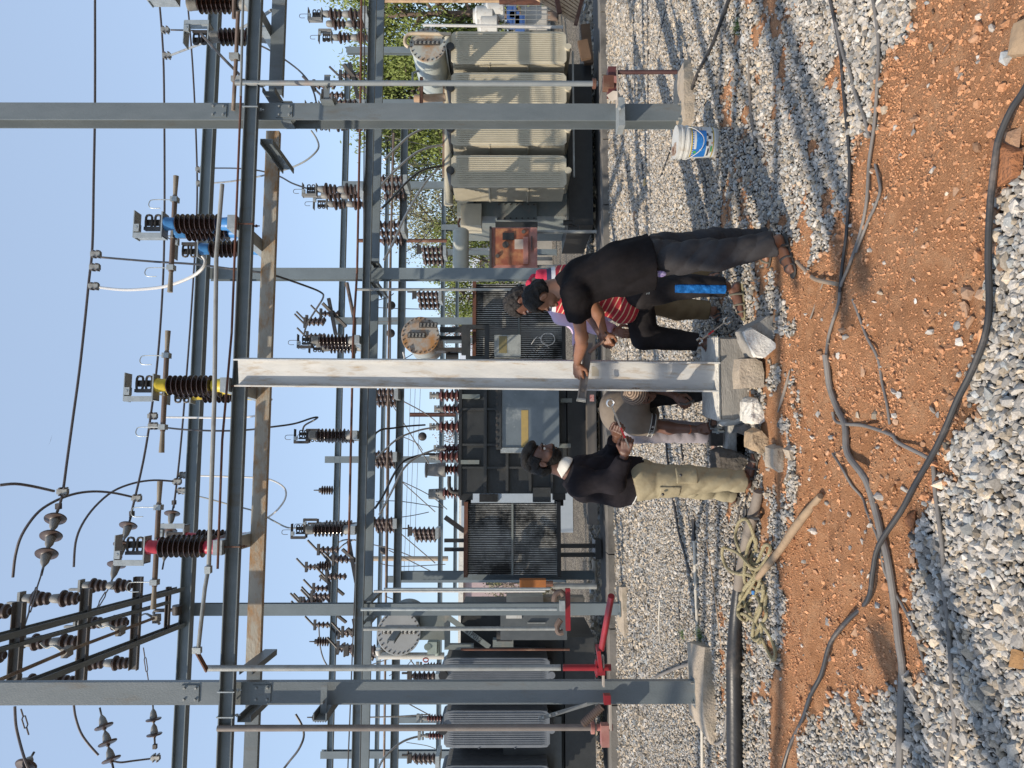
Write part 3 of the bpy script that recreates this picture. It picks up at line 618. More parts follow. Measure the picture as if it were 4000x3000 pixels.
wire('topmost thick conductor from the right edge to the three disc string', [(371, -40, 10.9), (371, 400, 10.5), (366, 700, 10.2), (361, 960, 9.95), (347, 1100, 9.8), (330, 1270, 9.7), (310, 1450, 9.55), (284, 1640, 9.4), (262, 1800, 9.3), (244, 1930, 9.2), (224, 2000, W1a)], .0165)
wire('second conductor passing behind the blue and yellow isolators', [(618, -40, 13.0), (637, 200, 12.8), (642, 500, 12.5), (642, 900, 12.1), (634, 1150, 11.9), (616, 1400, 11.6), (592, 1600, 11.4), (560, 1800, 11.2), (508, 2025, W2a)], .017)
wire('third conductor just above the second gantry beam', [(728, -40, 14.6), (752, 250, 14.2), (768, 600, 13.9), (768, 850, 13.6), (748, 1200, 13.2), (722, 1550, 12.8), (700, 1800, 12.5), (678, 1985, W3a)], .0165)
for k, (X, Y, d, lab) in enumerate(((368, 993, 9.9, 'clamp on the topmost conductor above the middle column'), (364, 1044, 9.85, 'empty clamp just left of the first on the topmost conductor'), (360, 1118, 9.8, 'clamp holding the white looping cable'), (640, 117, 12.8, 'clamp near the right edge on the second conductor'), (646, 217, 12.75, 'clamp holding the pale slanting cable'),
        (775, 662, 13.8, 'upper clamp on the third conductor right of the blue isolator'), (777, 717, 13.75, 'lower clamp on the third conductor right of the blue isolator'), (590, 1625, 11.4, 'bright clamp beside the yellow isolator blade'), (592, 1664, 11.3, 'clamp left of the bright one beside the yellow blade'),
        (708, 1856, 12.5, 'bright clamp on the third conductor'), (686, 1881, 12.4, 'dark clamp on the third conductor'), (702, 1917, 12.4, 'lowest clamp on the third conductor'), (238, 1920, 9.2, 'big clamp at the left end of the topmost conductor'), (527, 1945, 11.0, 'clamp where the middle arc meets the second conductor'), (602, 2960, 12, 'clamp left of the left column'))):
    clamp(lab, X, Y, d, 1.15 if d < 10.5 else 1.25)
wire('dark vertical jumper dropping from the topmost conductor behind the blue isolator', [(395, 1005, 9.85), (600, 1022, 9.6), (760, 1032, 9.4), (900, 1050, 9.2), (1000, 1062, 9.1), (1060, 1072, 9.2), (1180, 1112, 9.9), (1250, 1140, 10.6), (1263, 1160, 11.0), (1240, 1200, 11.3), (1200, 1265, 11.5), (1187, 1310, 11.6)], .014, BLK)
wire('bright white cable looping from the topmost conductor to the blue isolator', [(392, 1123, 9.75), (450, 1130, 9.2), (520, 1132, 8.7), (640, 1120, 8.0), (740, 1085, 7.7), (790, 1050, 7.6), (802, 1020, 7.6), (790, 1000, 7.6)], .0175, ALU)
wire('pale cable slanting from the second conductor at the right edge', [(668, 215, 12.7), (700, 203, 12.2), (800, 165, 11.0), (900, 128, 9.6), (980, 90, 8.6), (1060, 40, 8.2)], .018, GALVD)
wire('dark vertical jumper from the second conductor at the right', [(668, 117, 12.7), (760, 120, 12.5), (840, 130, 12.4), (980, 165, 12.2), (1060, 200, 12.2), (1150, 260, 12.0), (1200, 310, 11.8), (1225, 360, 11.7), (1235, 400, 11.6)], .014, BLK)
wire('black cable from the grey isolator box down to the brown tube', [(784, 132, 7.6), (830, 180, 7.5), (870, 225, 7.4), (942, 298, 7.3)], .014, BLK)
wire('thin jumper dropping past the second beam, right of the blue isolator', [(800, 657, 13.6), (900, 657, 12.9), (955, 660, 12.4), (1020, 668, 12.1), (1090, 688, 11.9), (1140, 715, 11.7), (1196, 735, 11.6)], .013, BLK)
wire('light cable beside the thin jumper curling left to the middle isolator', [(800, 717, 13.6), (900, 709, 12.9), (1000, 692, 12.6), (1080, 672, 12.3), (1150, 650, 12.0), (1205, 620, 11.9), (1243, 580, 11.9), (1238, 545, 12.0), (1215, 510, 12.0)], .015, GALVD)
wire('white vertical cable beside the yellow isolator', [(632, 1630, 11.2), (760, 1631, 10.8), (900, 1632, 10.5), (1000, 1624, 10.2), (1030, 1600, 9.6), (1060, 1560, 9.0)], .015, ALU)
wire('dark vertical jumper left of the yellow isolator ending in a loop', [(628, 1668, 11.2), (720, 1678, 11), (850, 1683, 10.9), (960, 1680, 10.9), (1060, 1668, 10.9), (1150, 1655, 11.1), (1215, 1634, 11.4), (1241, 1630, 11.6), (1225, 1642, 11.7), (1190, 1662, 11.7), (1182, 1686, 11.7)], .014, BLK)
wire('white vertical cable from the third conductor', [(735, 1858, 12.4), (800, 1859, 12.2), (900, 1862, 12.1), (1000, 1866, 12.0), (1060, 1875, 11.9), (1110, 1905, 11.8), (1115, 1945, 11.8), (1085, 1990, 11.8), (1040, 2025, 11.9), (985, 2050, 11.9)], .0145, ALU)
wire('grey jumper fanning out behind the rusty beam to the left', [(702, 1922, 12.2), (800, 1945, 12.0), (900, 1972, 11.9), (1000, 1998, 11.8), (1060, 2030, 11.7), (1120, 2060, 11.6), (1165, 2062, 11.6)], .013, GALVD)
wire('wide dark arc at the upper left edge', [(0, 1895, 8.2), (60, 1890, 8.3), (130, 1900, 8.5), (210, 1918, 9.0)], .017, WIREM)
wire('arc from the second conductor up to the near post insulator', [(512, 1940, 10.9), (440, 1925, 10.4), (360, 1920, 9.9), (280, 1932, 9.5), (200, 1965, 9.2), (140, 2010, 9.0), (85, 2090, 8.9), (60, 2170, 8.9), (50, 2255, 8.9)], .0165)
wire('arc from the third conductor up to the middle post insulator', [(676, 1880, 12.3), (600, 1876, 12.0), (520, 1888, 11.7), (440, 1920, 11.4), (370, 1980, 11.1), (320, 2050, 10.9), (295, 2120, 10.8), (288, 2215, 10.7)], .0165)
wire('drooping jumper left of the left column, top corner', [(58, 2760, 8.7), (62, 2830, 8.7), (75, 2890, 8.7), (95, 2960, 8.6), (115, 3010, 8.6)], .016)
wire('drooping jumper left of the left column, middle', [(288, 2750, 10.4), (295, 2800, 10.4), (315, 2860, 10.4), (345, 2905, 10.4), (385, 2950, 10.4)], .016)
wire('jumper tying the lowest left disc string', [(432, 2970, 10.8), (470, 2978, 11.2), (520, 2972, 11.5), (585, 2964, 12)], .015)
wire('black cable hanging left of the left column under the rusty pipe', [(1155, 2790, 7.9), (1180, 2835, 7.9), (1186, 2880, 7.9), (1165, 2930, 7.9), (1130, 2975, 8), (1095, 3020, 8)], .012, BLK)
wire('pale cable drooping to the cream radiator bushing, upper', [(1500, 625, 12.6), (1540, 585, 13), (1600, 530, 13.6), (1660, 500, 14), (1730, 470, 14.5)], .022, ALU)
wire('pale cable drooping across the thin trees, middle', [(1460, 760, 12.6), (1510, 700, 13), (1560, 650, 13.4), (1620, 600, 13.8), (1680, 575, 14.2), (1735, 565, 14.6)], .022, ALU)
wire('black cable drooping across the thin trees', [(1490, 815, 12.8), (1540, 765, 13.2), (1590, 710, 13.6), (1650, 665, 14), (1725, 648, 14.5)], .022, BLK)
wire('pale cable drooping behind the middle column', [(1500, 1015, 12.4), (1530, 960, 12.6), (1580, 850, 13), (1640, 745, 13.6), (1680, 690, 14), (1715, 655, 14.5)], .022, ALU)
wire('white cable falling from the mid beam to the dark transformer, right', [(1470, 1790, 12.2), (1500, 1760, 12.8), (1560, 1710, 13.4), (1640, 1680, 14), (1700, 1670, 14.4)], .018, ALU)
wire('black cable falling from the mid beam to the bushings', [(1420, 1800, 12), (1470, 1690, 12.5), (1540, 1672, 13), (1600, 1664, 13.6), (1660, 1660, 14.2)], .017, BLK)
wire('long black cable falling left of the bushings', [(1465, 1985, 12.4), (1500, 1930, 12.8), (1540, 1850, 13.2), (1580, 1800, 13.6), (1650, 1776, 14), (1700, 1774, 14.3)], .020, BLK)
wire('long white cable falling left of the bushings', [(1482, 2010, 12.4), (1530, 1920, 12.9), (1570, 1840, 13.3), (1620, 1790, 13.8), (1690, 1760, 14.2), (1740, 1752, 14.4)], .020, ALU)
wire('white cable falling in front of the grey radiators', [(1470, 3020, 12.2), (1500, 2960, 12.8), (1560, 2905, 13.2), (1620, 2880, 13.6), (1690, 2870, 14)], .020, ALU)
wire('thin pale wire crossing above the grey radiators', [(1430, 2802, 12.4), (1560, 2798, 13), (1680, 2790, 13.8)], .012, ALU)
wire('thin cable between far isolators left of the sky gap', [(1390, 2110, 21), (1340, 2110, 21.2), (1300, 2140, 21.3), (1270, 2200, 21.4), (1250, 2270, 21.4)], .02, GCAB)
wire('second thin cable between far isolators', [(1385, 2108, 21), (1345, 2125, 21.2), (1310, 2160, 21.3), (1280, 2205, 21.4), (1272, 2260, 21.4)], .02, GCAB)
wire('far hanging cable below the left discs', [(1245, 2440, 21), (1250, 2520, 21), (1262, 2570, 21), (1278, 2600, 21)], .02, GCAB)
for k, (Xa, Ya, Xb, Yb, d) in enumerate(((1618, -20, 1618, 0, 30),)): pass
for lab, a, b in (('thin wire slanting across the sky gap behind the new pole', (1482, 1500, 16), (1690, 1835, 16)), ('thin wire slanting above the left slatted radiator', (1560, 2080, 16), (1700, 2200, 16)), ('thin wire from the far beam to the dark tank', (1545, 1860, 17), (1700, 2000, 17)),
                  ('thin wire crossing the gap left of the slatted radiator', (1520, 2150, 17), (1720, 2250, 17)), ('thin wire above the grey conservator pipe', (1440, 2600, 17), (1560, 2560, 17)), ('thin slanting stay wire at the left edge', (1560, 2730, 16), (1690, 2800, 16)), ('thin slanting wire beside the grey radiators', (1590, 2560, 16), (1650, 2640, 16))):
    wire(lab, [a, b], .012, GCAB, sm=0)
for k, X in enumerate((1565, 1600, 1618, 1638)):
    wire(('highest', 'second', 'third', 'lowest')[k] + ' of the far thin line wires across the hazy gap', [(X + 6, 1460, 45), (X - 22, 2240, 41)], .013, GCAB, sm=0, group='far line wires')
# long rods and tubes along the near row
def rod(label, pts, r, m, name='connecting_rod', cat='metal tube', group=None, n=10, sm=0):
    P = [A(*p) for p in pts]; return single(name, MB().tube(P, r, n, sm), m, label, cat, group, base=P[0])
rod('thin rust brown connecting rod running under the isolator insulators', [(941, 376, 6.85), (905, 1300, 6.65), (868, 1720, 6.5), (850, 2222, 6.35)], .0105, RUST)
rod('thin grey rod at the right end of the connecting rods', [(950, -20, 7.0), (940, 378, 6.86)], .012, GALVD)
rod('pale grey connecting tube running along the near isolators', [(868, 720, 6.75), (845, 1000, 6.66), (838, 1540, 6.5), (815, 2230, 6.35)], .019, mat('pale_grey_tube', (.36, .36, .34), (.30, .30, .28), .5, .1, 6, c3=(.22, .21, .19), s3=4))
t = thing('operating_linkage', 'crank linkage joining the pale tube to the left operating pipe', 'linkage', A(812, 2225, 6.35))
part('link_arm', MB().tube([A(812, 2232, 6.35), A(800, 2300, 6.3), A(775, 2530, 6.25)], .017, 10, 0), GALVD, t)
part('crank_plate', MB().bar(A(768, 2545, 6.25), A(808, 2618, 6.35), .012, .05, (0, -1, 0)), RUST, t)
part('fork', MB().box(A(814, 2225, 6.35), .06, .05, .05), GALV, t); part('fork', MB().box(A(770, 2540, 6.25), .05, .04, .07), GALV, t)
t = thing('earth_switch_tube', 'worn brown tube with tapered tip at the right edge above the near beam', 'metal tube', A(930, 20, 7.2))
part('tube', MB().tube([A(930, 48, 7.1), A(921, 250, 7.15), A(911, 432, 7.2)], .019, 12, 0), BRPIPE, t)
part('tube', MB().tube([A(915, -30, 7.2), A(913, 72, 7.2)], .019, 12, 0), BRPIPE, t)
part('tube_clamp', MB().box(A(917, 222, 7.15), .06, .06, .09), GALVD, t); part('tube_clamp', MB().box(A(924, 310, 7.18), .05, .06, .09), GALVD, t)
part('support_stub', MB().tube([A(925, 315, 7.2), A(980, 318, 7.25)], .022, 10, 0), GALVD, t)

# U-bolts and gusset plates that hold the near steelwork together
for Y, mm in ((340, GALV), (432, GALV), (2692, GALV), (2790, GALV), (885, RUST), (1512, RUST), (2132, RUST)):
    c_ = RZ(Y, D1, Z1 - .0625); part('u_bolt', MB().box(c_ - EY * .072, .010, .010, .15, (EX, EY, EZ)).box(c_ + EZ * .068 - EY * .03, .010, .09, .008, (EX, EY, EZ)).box(c_ - EZ * .068 - EY * .03, .010, .09, .008, (EX, EY, EZ)).cyl(c_ - EY * .01 - EZ * .06, c_ - EY * .01 - EZ * .115, .006, n=6).box(c_ - EY * .01 - EZ * .085, .022, .022, .014, (EX, EY, EZ)), mm, NB, smooth=False)
for col, Y, dy in ((cR, 455, .16), (cL, 2702, .12)):
    w_ = .085 if col is cR else .098
    f = -(.10 if col is cR else .0375)
    for z in (4.62, 3.98):
        gp_ = part('gusset_plate', MB().box((0, f - .006, z - .1), w_ * 1.5, .010, .16), STEEL, col, True, smooth=False)
        for sx in (-1, 1):
            for sz in (-1, 1): part('bolt_head', MB().cyl((sx * w_ * .5, f - .024, z - .1 + sz * .05), (sx * w_ * .5, f - .011, z - .1 + sz * .05), .011, n=6), GALVD, gp_, True)
for sx in (-1, 1): part('weld_cleat', MB().box((sx * .10, -.02, 3.86), .012, .16, .10), STEEL, cR, True, smooth=False)

t = thing('operating_shaft', 'long brown operating shaft slanting between the overhead cross arms', 'shaft', zfix(360, 2500, ZH - .1))
part('shaft_rod', MB().tube([zfix(-40, 2672, ZH - .08), zfix(250, 2548, ZH - .08), zfix(600, 2415, ZH - .08)], .020, 10, 0), BRPIPE, t)
for X, Y in ((262, 2560), (470, 2478), (612, 2430)):
    p = zfix(X, Y - 14, ZH - .08); part('shaft_clamp', MB().box(p, .10, .12, .07).cyl(p, p + Vector((.05, .05, .16)), .014, n=8), CAPG, t)
    part('lever_arm', MB().tube([p + EZ * .05, p + Vector((.06, .02, .16)), p + Vector((.02, .06, .26)), p + Vector((.07, .08, .34))], .012, 8, 3), GALVD, t)
t = thing('shaft_head', 'upright shaft with round bearing on top of the left mid column', 'shaft', zfix(690, 2388, ZH - .1))
part('upright_rod', MB().cyl(A(608, 2385, 11.2), A(700, 2382, 11.2), .028, n=10), DARKM, t); part('bearing', MB().cyl(A(692, 2365, 11.1), A(692, 2400, 11.1), .07, n=14), DARKM, t)
part('crank', MB().tube([A(610, 2385, 11.2), A(600, 2392, 11.2), A(608, 2420, 11.1), A(622, 2436, 11.0)], .022, 8, 2), CAPG, t)
# ------------------------------------------------------------ transformers
# each is built in its own frame: local x along the row (right), y away, z up; helper turns photo marks into local coordinates
class TF:
    def __init__(s, name, label, cat, Y, d, group=None):
        s.o = A(HX, Y, d); s.o.z = 0; s.d = d; s.t = thing(name, label, cat, s.o, TH, group); s.inv = XF[s.t.name].inverted()
    def P(s, X, Y, dy=0.0):                                  # local point on the row plane dy behind the thing's front
        D = s.o.y - TT * s.o.x + dy; d = dep(D, Y); return s.inv @ A(X, Y, d)
def fbox(T, X0, X1, Y0, Y1, dy, dd, mb=None):
    """box whose front face spans X0..X1 (top..bottom), Y0..Y1 (right..left) at dy, going dd back"""
    a = T.P(X0, Y0, dy); b = T.P(X1, Y1, dy); mb = mb or MB()
    return mb.box(((a.x + b.x) / 2, a.y + dd / 2, (a.z + b.z) / 2), abs(a.x - b.x), dd, abs(a.z - b.z))
def radiator(T, name, X0, X1, Y0, Y1, dy, depth, m, msd=None, nfin=14, lab=None):
    a = T.P(X0, Y0, dy); b = T.P(X1, Y1, dy); x0, x1 = b.x, a.x; z0, z1 = b.z, a.z; y0 = a.y; w = x1 - x0
    # ribbed front panel
    mb = MB(); n = 15; c = .035; vs = []; prof = [(x0, y0 + .03), (x0, y0 + .004)]
    for k in range(n):
        u = x0 + .03 + (w - .06) * k / n; s_ = (w - .06) / n
        prof += [(u + s_ * .1, y0), (u + s_ * .25, y0 - .014), (u + s_ * .7, y0 - .014), (u + s_ * .85, y0)]
    prof += [(x1, y0 + .004), (x1, y0 + .03)]
    q = len(prof); zc = (z0 + z1) / 2
    lv = [z0, z0 + .05, z0 + .16, z1 - .16, z1 - .05, z1]
    for li, z in enumerate(lv):
        for px, py in prof:
            f = {0: .80, 5: .80, 1: .97, 4: .97}.get(li, 1.0); xm = (x0 + x1) / 2
            vs.append((xm + (px - xm) * f, y0 + .0 if li in (0, 5, 1, 4) and py < y0 else py, z))
    fs = [(l * q + i, l * q + i + 1, (l + 1) * q + i + 1, (l + 1) * q + i) for l in range(5) for i in range(q - 1)]
    mb.add(vs, fs); bank = part(name, mb, m, T.t, True, smooth=False, label=lab)
    # fins behind, each a thin pressed plate, too fine to pick apart
    f = MB()
    for k in range(nfin):
        y = y0 + .045 + (depth - .05) * k / (nfin - 1); f.box((xmid(x0, x1), y, zc), w, .016, z1 - z0 - .06)
    part('fin_stack', f, msd or m, bank, True, smooth=False, kind='stuff')
    for z in (z0 + (z1 - z0) * .33, z0 + (z1 - z0) * .67): part('fin_strap', MB().box((x0 - .006, y0 + depth / 2, z), .012, depth + .03, .02), m, bank, True, smooth=False)
    for z, r_ in ((z1 - .035, .075), (z0 + .03, .06)): part('header_pipe', MB().cyl((xmid(x0, x1), y0 - .05, z + (.05 if z > zc else -.06)), (xmid(x0, x1), y0 + depth + .25, z + (.05 if z > zc else -.06)), r_, n=16), BLKT if z > zc else m, bank, True)
def xmid(a, b): return (a + b) / 2
def disc_tank(T, name, Xc, Yc, r, dy, L, mbody, mdisc, nb=22):
    c = T.P(Xc, Yc, dy)
    body = MB().lathe(c + Vector((0, .02, 0)), (0, 1, 0), [(0, r * .96), (.05, r * .96), (.06, r * .93), (L - .08, r * .93), (L, r * .80)], 40)
    bo = part(name, body, mbody, T.t, True)
    part('end_disc', MB().lathe(c, (0, 1, 0), [(-.012, r * .985), (-.008, r), (.012, r), (.016, r * .98)], 48), mdisc, bo, True)
    for k in range(nb):
        a = 2 * math.pi * k / nb; part('flange_bolt', MB().cyl(c + Vector((r * .91 * math.cos(a), -.03, r * .91 * math.sin(a))), c + Vector((r * .91 * math.cos(a), 0, r * .91 * math.sin(a))), .014, n=6), DARKM, bo, True)
    return c, bo
def gauge(T, par, c, dx, z0, z1, w=.07, m=None, n=6, glass=None):
    part('level_gauge', MB().box((c.x + dx, c.y - .03, (z0 + z1) / 2 + c.z), w, .04, z1 - z0), m or DARKM, par, True, smooth=False)
    g = MB()
    for k in range(n):
        z = c.z + z0 + (z1 - z0) * (k + .5) / n; part('gauge_stud', MB().cyl((c.x + dx - w * .3, c.y - .085, z), (c.x + dx - w * .3, c.y - .03, z), .011, n=6).box((c.x + dx, c.y - .053, z), w * .75, .006, (z1 - z0) / n * .55), glass or CAPG, par, True)
# T1: cream transformer on the right
T1 = TF('power_transformer', 'cream power transformer with four tall ribbed radiators at the right', 'transformer', 500, 13.6, 'power transformers')
for k, (Ya, Yb) in enumerate(((122, 250), (283, 410), (444, 568), (606, 731))): radiator(T1, 'radiator', 1763, 2213, Ya, Yb, 0, .72, CREAM)
c, bo = disc_tank(T1, 'conservator', 1671, 176, .335, -.1, 1.35, mat('conservator_pale_paint', (.46, .50, .46), (.40, .43, .40), .45, 0, 3), TANKG)
gauge(T1, bo, c, .02, -.22, .25)
part('gauge_shield', fbox(T1, 1640, 1650, 300, 410, .3, .1), RUST, T1.t, True, smooth=False)
part('top_rail', fbox(T1, 1732, 1744, 190, 690, .9, .06), mat('rusty_rail', (.24, .13, .08), (.33, .26, .20), .7, 0, 4), T1.t, True, smooth=False)
part('bottom_rail', fbox(T1, 2234, 2246, 200, 690, .25, .05), GALVD, T1.t, True, smooth=False)
part('header_main', MB().cyl(T1.P(1752, 150, .95), T1.P(1752, 800, .95), .09, n=16), CREAM, T1.t, True)
part('rust_pipe', MB().tube([T1.P(1740, 380, .6), T1.P(1640, 385, .6), T1.P(1618, 384, .6)], .075, 14, 0), mat('rusty_pale_pipe', (.52, .40, .28), (.38, .22, .13), .6, 0, 5), T1.t, True)
part('vent_pipe', MB().tube([T1.P(1762, 134, -.15), T1.P(1700, 132, -.15), T1.P(1620, 130, -.15), T1.P(1594, 135, -.15), T1.P(1583, 150, -.15), T1.P(1583, 172, -.15), T1.P(1596, 184, -.15)], .033, 12, 3), mat('cream_pipe', (.55, .47, .36), (.45, .36, .26), .5), T1.t, True)
part('thin_pipe', MB().tube([T1.P(1690, 277, .4), T1.P(1630, 278, .4), T1.P(1612, 285, .4), T1.P(1612, 330, .4)], .02, 8, 0), GALVD, T1.t, True)
body = fbox(T1, 1790, 2225, 170, 845, 1.25, 1.6); part('tank', body, MIDT, T1.t, True, smooth=False)
part('base_skid', fbox(T1, 2216, 2318, 250, 880, .85, 1.9), BLKT, T1.t, True, smooth=False)
lid = part('inspection_cover', fbox(T1, 1940, 2098, 793, 858, 1.2, .04), MIDT, T1.t, True, smooth=False)
for k in range(7):
    for Y in (799, 852): part('cover_bolt', MB().cyl(T1.P(1948 + k * 23, Y, 1.16), T1.P(1948 + k * 23, Y, 1.2), .016, n=6), DARKM, lid, True)
part('stiffener', fbox(T1, 1850, 1858, 740, 868, 1.1, .12), DARKT, T1.t, True, smooth=False)
part('side_pocket', fbox(T1, 1800, 1880, 795, 880, 1.0, .5), CREAM, T1.t, True, smooth=False)
part('conduit_channel', fbox(T1, 1935, 2100, 866, 888, .9, .3), DARKT, T1.t, True, smooth=False)
for k, (Xb, Yb) in enumerate(((1770, 815), (1770, 850))): part('side_valve', MB().cyl(T1.P(2200 + k * 18, 870 + 22 * k, .6), T1.P(2235 + k * 18, 870 + 22 * k, .6), .05, n=10).box(T1.P(2240 + 18 * k, 870 + 22 * k, .6), .12, .08, .03), BLKT, T1.t, True)
# marshalling kiosk beside T1
K = TF('control_kiosk', 'rusty brown control kiosk with meter window and paper label, left of the cream radiators', 'control box', 968, 12.9)
part('cabinet', fbox(K, 1916, 2099, 888, 1046, 0, .5), PINKB, K.t, True, smooth=False)
dr = part('door_panel', fbox(K, 1932, 2065, 892, 1034, -.02, .02), KIOSK, K.t, True, smooth=False)
part('hood', fbox(K, 1912, 1920, 884, 1048, -.06, .56), DARKM, K.t, True, smooth=False)
part('meter_window', fbox(K, 1963, 2008, 909, 936, -.045, .03), BLKT, dr, True, smooth=False)
part('paper_label', fbox(K, 2010, 2044, 935, 973, -.026, .004), mat('old_paper', (.50, .42, .36), (.42, .34, .28), .8), dr, True, smooth=False)
part('ledge', fbox(K, 2044, 2064, 925, 1030, -.06, .05), PINKB, dr, True, smooth=False)
part('knob', MB().cyl(K.P(1975, 956, -.06), K.P(1975, 956, -.01), .055, .06, n=14), DARKM, dr, True)
part('handle_bar', fbox(K, 2075, 2080, 922, 978, -.06, .03), DARKM, K.t, True, smooth=False)
for Y in (905, 1000): part('screw_knob', MB().cyl(K.P(2045 if Y < 950 else 1943, Y, -.06), K.P(2045 if Y < 950 else 1943, Y, 0), .035, n=10), DARKM, dr, True)
[part('stand_leg', MB().cyl(K.P(2099, Y, .2), K.P(2330, Y, .2), .03, n=8), GALVD, K.t, True) for Y in (1040, 905)]
t = thing('oil_cylinder', 'pale horizontal cylinder above the brown kiosk', 'cylinder', A(1800, 970, 13.2), TH)
part('shell', MB().lathe((.36, 0, 0), (-1, 0, 0), [(0, .08), (.02, .12), (.05, .142), (.9, .142), (.93, .12), (.95, .08)], 28), mat('dusty_grey_cylinder', (.50, .50, .43), (.40, .41, .36), .6, 0, 5), t, True)
for x in (.0, -.42): part('support_leg', MB().cyl((x, .05, -.14), (x, .05, -.52), .022, n=8), ALU, t, True)
part('cylinder_pipe', MB().tube([(.30, 0, .0), (.45, 0, .05), (.55, 0, .02)], .02, 8, 0), RUST, t, True)
# T2: dark transformer in the centre
T2 = TF('power_transformer', 'blackened power transformer with a stiffened dark tank behind the new pole', 'transformer', 1700, 14.3, 'power transformers')
part('tank', fbox(T2, 1800, 2215, 1478, 1928, .0, 1.8), DARKT, T2.t, True, smooth=False)
part('tank_lid', fbox(T2, 1793, 1802, 1470, 1938, -.06, 1.9), BLKT, T2.t, True, smooth=False)
for Y in (1594, 1733, 1823): part('tank_rib', fbox(T2, 1806, 2180, Y, Y + 8, -.10, .10), DARKT, T2.t, True, smooth=False)
for X in (1890, 1975, 2065, 2150): part('tank_rib', fbox(T2, X, X + 11, 1600 if X > 1900 else 1480, 1926, -.115, .115), DARKT, T2.t, True, smooth=False)
cab = part('cable_box', fbox(T2, 1960, 2185, 1505, 1748, -.55, .5), mat('worn_blue_grey_door', (.13, .16, .18), (.20, .235, .26), .35, .2, 2.5, c3=(.36, .38, .37), s3=3, t3=.64), T2.t, True, smooth=False)
part('paint_patch', fbox(T2, 2036, 2064, 1602, 1747, -.556, .004), mat('ochre_paint', (.42, .30, .10), (.34, .25, .10), .6, 0, 12), cab, True, smooth=False)
part('box_flange', fbox(T2, 1938, 1958, 1510, 1755, -.60, .6), DARKT, T2.t, True, smooth=False)
part('box_edge', fbox(T2, 1955, 2080, 1749, 1768, -.58, .5), GALV, T2.t, True, smooth=False)
for k in range(9): part('flange_bolt', fbox(T2, 1936, 1944, 1520 + k * 27, 1529 + k * 27, -.62, .03), DARKM, T2.t, True, smooth=False)
for (a, b, y) in ((1805, 1875, 1540), (1800, 1872, 1797), (2190, 2235, 1556), (2186, 2230, 1733), (2150, 2152, 1600)): part('lifting_lug', fbox(T2, a, b, y, y + 16, -.14, .14), MIDT, T2.t, True, smooth=False)
part('pocket', fbox(T2, 2082, 2152, 1905, 1962, -.18, .25), DARKT, T2.t, True, smooth=False)
part('base_skid', fbox(T2, 2215, 2300, 1440, 1900, -.1, 2.0), BLKT, T2.t, True, smooth=False)
part('skid_rail', fbox(T2, 2290, 2335, 1300, 2050, -.5, .3), mat('oily_rail', (.10, .09, .08), (.15, .13, .11), .7, 0, 3), T2.t, True, smooth=False)
def slatted(T, X0, X1, Y0, Y1, dy, lab):
    a = T.P(X0, Y0, dy); b = T.P(X1, Y1, dy); w = a.x - b.x; xm = xmid(a.x, b.x); h = a.z - b.z; n = 40
    f = MB()
    for k in range(n): f.box((b.x + w * (k + .5) / n, a.y + .25, xmid(a.z, b.z)), w / n * .42, .5, h - .1)
    r = part('slatted_radiator', f, BLKT, T.t, True, smooth=False, label=lab, kind='stuff')
    g = MB()
    for k in range(n): g.box((b.x + w * (k + .5) / n, a.y - .004, xmid(a.z, b.z)), w / n * .36, .008, h - .12)
    part('slat_edges', g, mat('pale_slat_edge', (.42, .42, .40), (.60, .60, .57), .4, .1, 2.2, c3=(.02, .02, .02), s3=1.3, t3=.54), T.t, True, smooth=False, kind='stuff')  # pale strip down each slat front, broken by black patches
    for (z, hh, mm) in ((a.z - .03, .07, RUST), (b.z + .03, .07, BLKT)): part('frame_bar', MB().box((xm, a.y + .22, z), w + .06, .62, hh), mm, T.t, True, smooth=False)
    part('frame_bar', MB().box((xm, a.y - .02, xmid(a.z, b.z)), w, .03, .035), MIDT, T.t, True, smooth=False)
    return a, b
slatted(T2, 1815, 2190, 1967, 2246, -.25, 'black slatted radiator left of the dark tank')
slatted(T2, 1848, 2208, 1108, 1412, .25, 'black slatted radiator behind the bending men')
part('radiator_link', MB().cyl(T2.P(1822, 1925, .1), T2.P(1822, 1975, .1), .09, n=14).cyl(T2.P(2183, 1925, .1), T2.P(2183, 1975, .1), .09, n=14).box(T2.P(1822, 1940, .1), .12, .24, .24).box(T2.P(2183, 1940, .1), .12, .24, .24), BLKT, T2.t, True)
for Y in (2125, 2160): part('radiator_leg', fbox(T2, 2190, 2340, Y, Y + 16, -.2, .1), BLKT, T2.t, True, smooth=False)
part('leg_foot', fbox(T2, 2325, 2350, 2110, 2185, -.4, .5), BLKT, T2.t, True, smooth=False)
for Y in (2105, 2140): part('top_strut', fbox(T2, 1735, 1815, Y, Y + 14, .1, .1), BLKT, T2.t, True, smooth=False)
part('top_brace', MB().bar(T2.P(1738, 2020, .1), T2.P(1815, 2075, .1), .05, .09), BLKT, T2.t, True)
c, bo = disc_tank(T2, 'conservator', 1642, 1311, .368, -.2, 1.3, TANKG, RUSTD, 24)
gauge(T2, bo, c, .20, -.33, .0 + .02, .10, n=5); gauge(T2, bo, c, .0, -.10, .24, .10, n=5)
part('drain_pipe', MB().tube([T2.P(1575, 1375, -.3), T2.P(1580, 1395, -.3), T2.P(1578, 1420, -.3)], .02, 8, 0), ALU, T2.t, True)
fr = MB()
for Y in (1288, 1322): fr.box((T2.P(1760, Y, .2)), .07, .1, .6)
part('conservator_stand', fbox(T2, 1718, 1815, 1277, 1296, .1, .1), DARKT, T2.t, True, smooth=False)
part('conservator_stand', fbox(T2, 1718, 1815, 1312, 1327, .3, .1), BLKT, T2.t, True, smooth=False)
part('stand_arm', fbox(T2, 1700, 1815, 1357, 1370, -.05, .3), DARKM, T2.t, True, smooth=False)
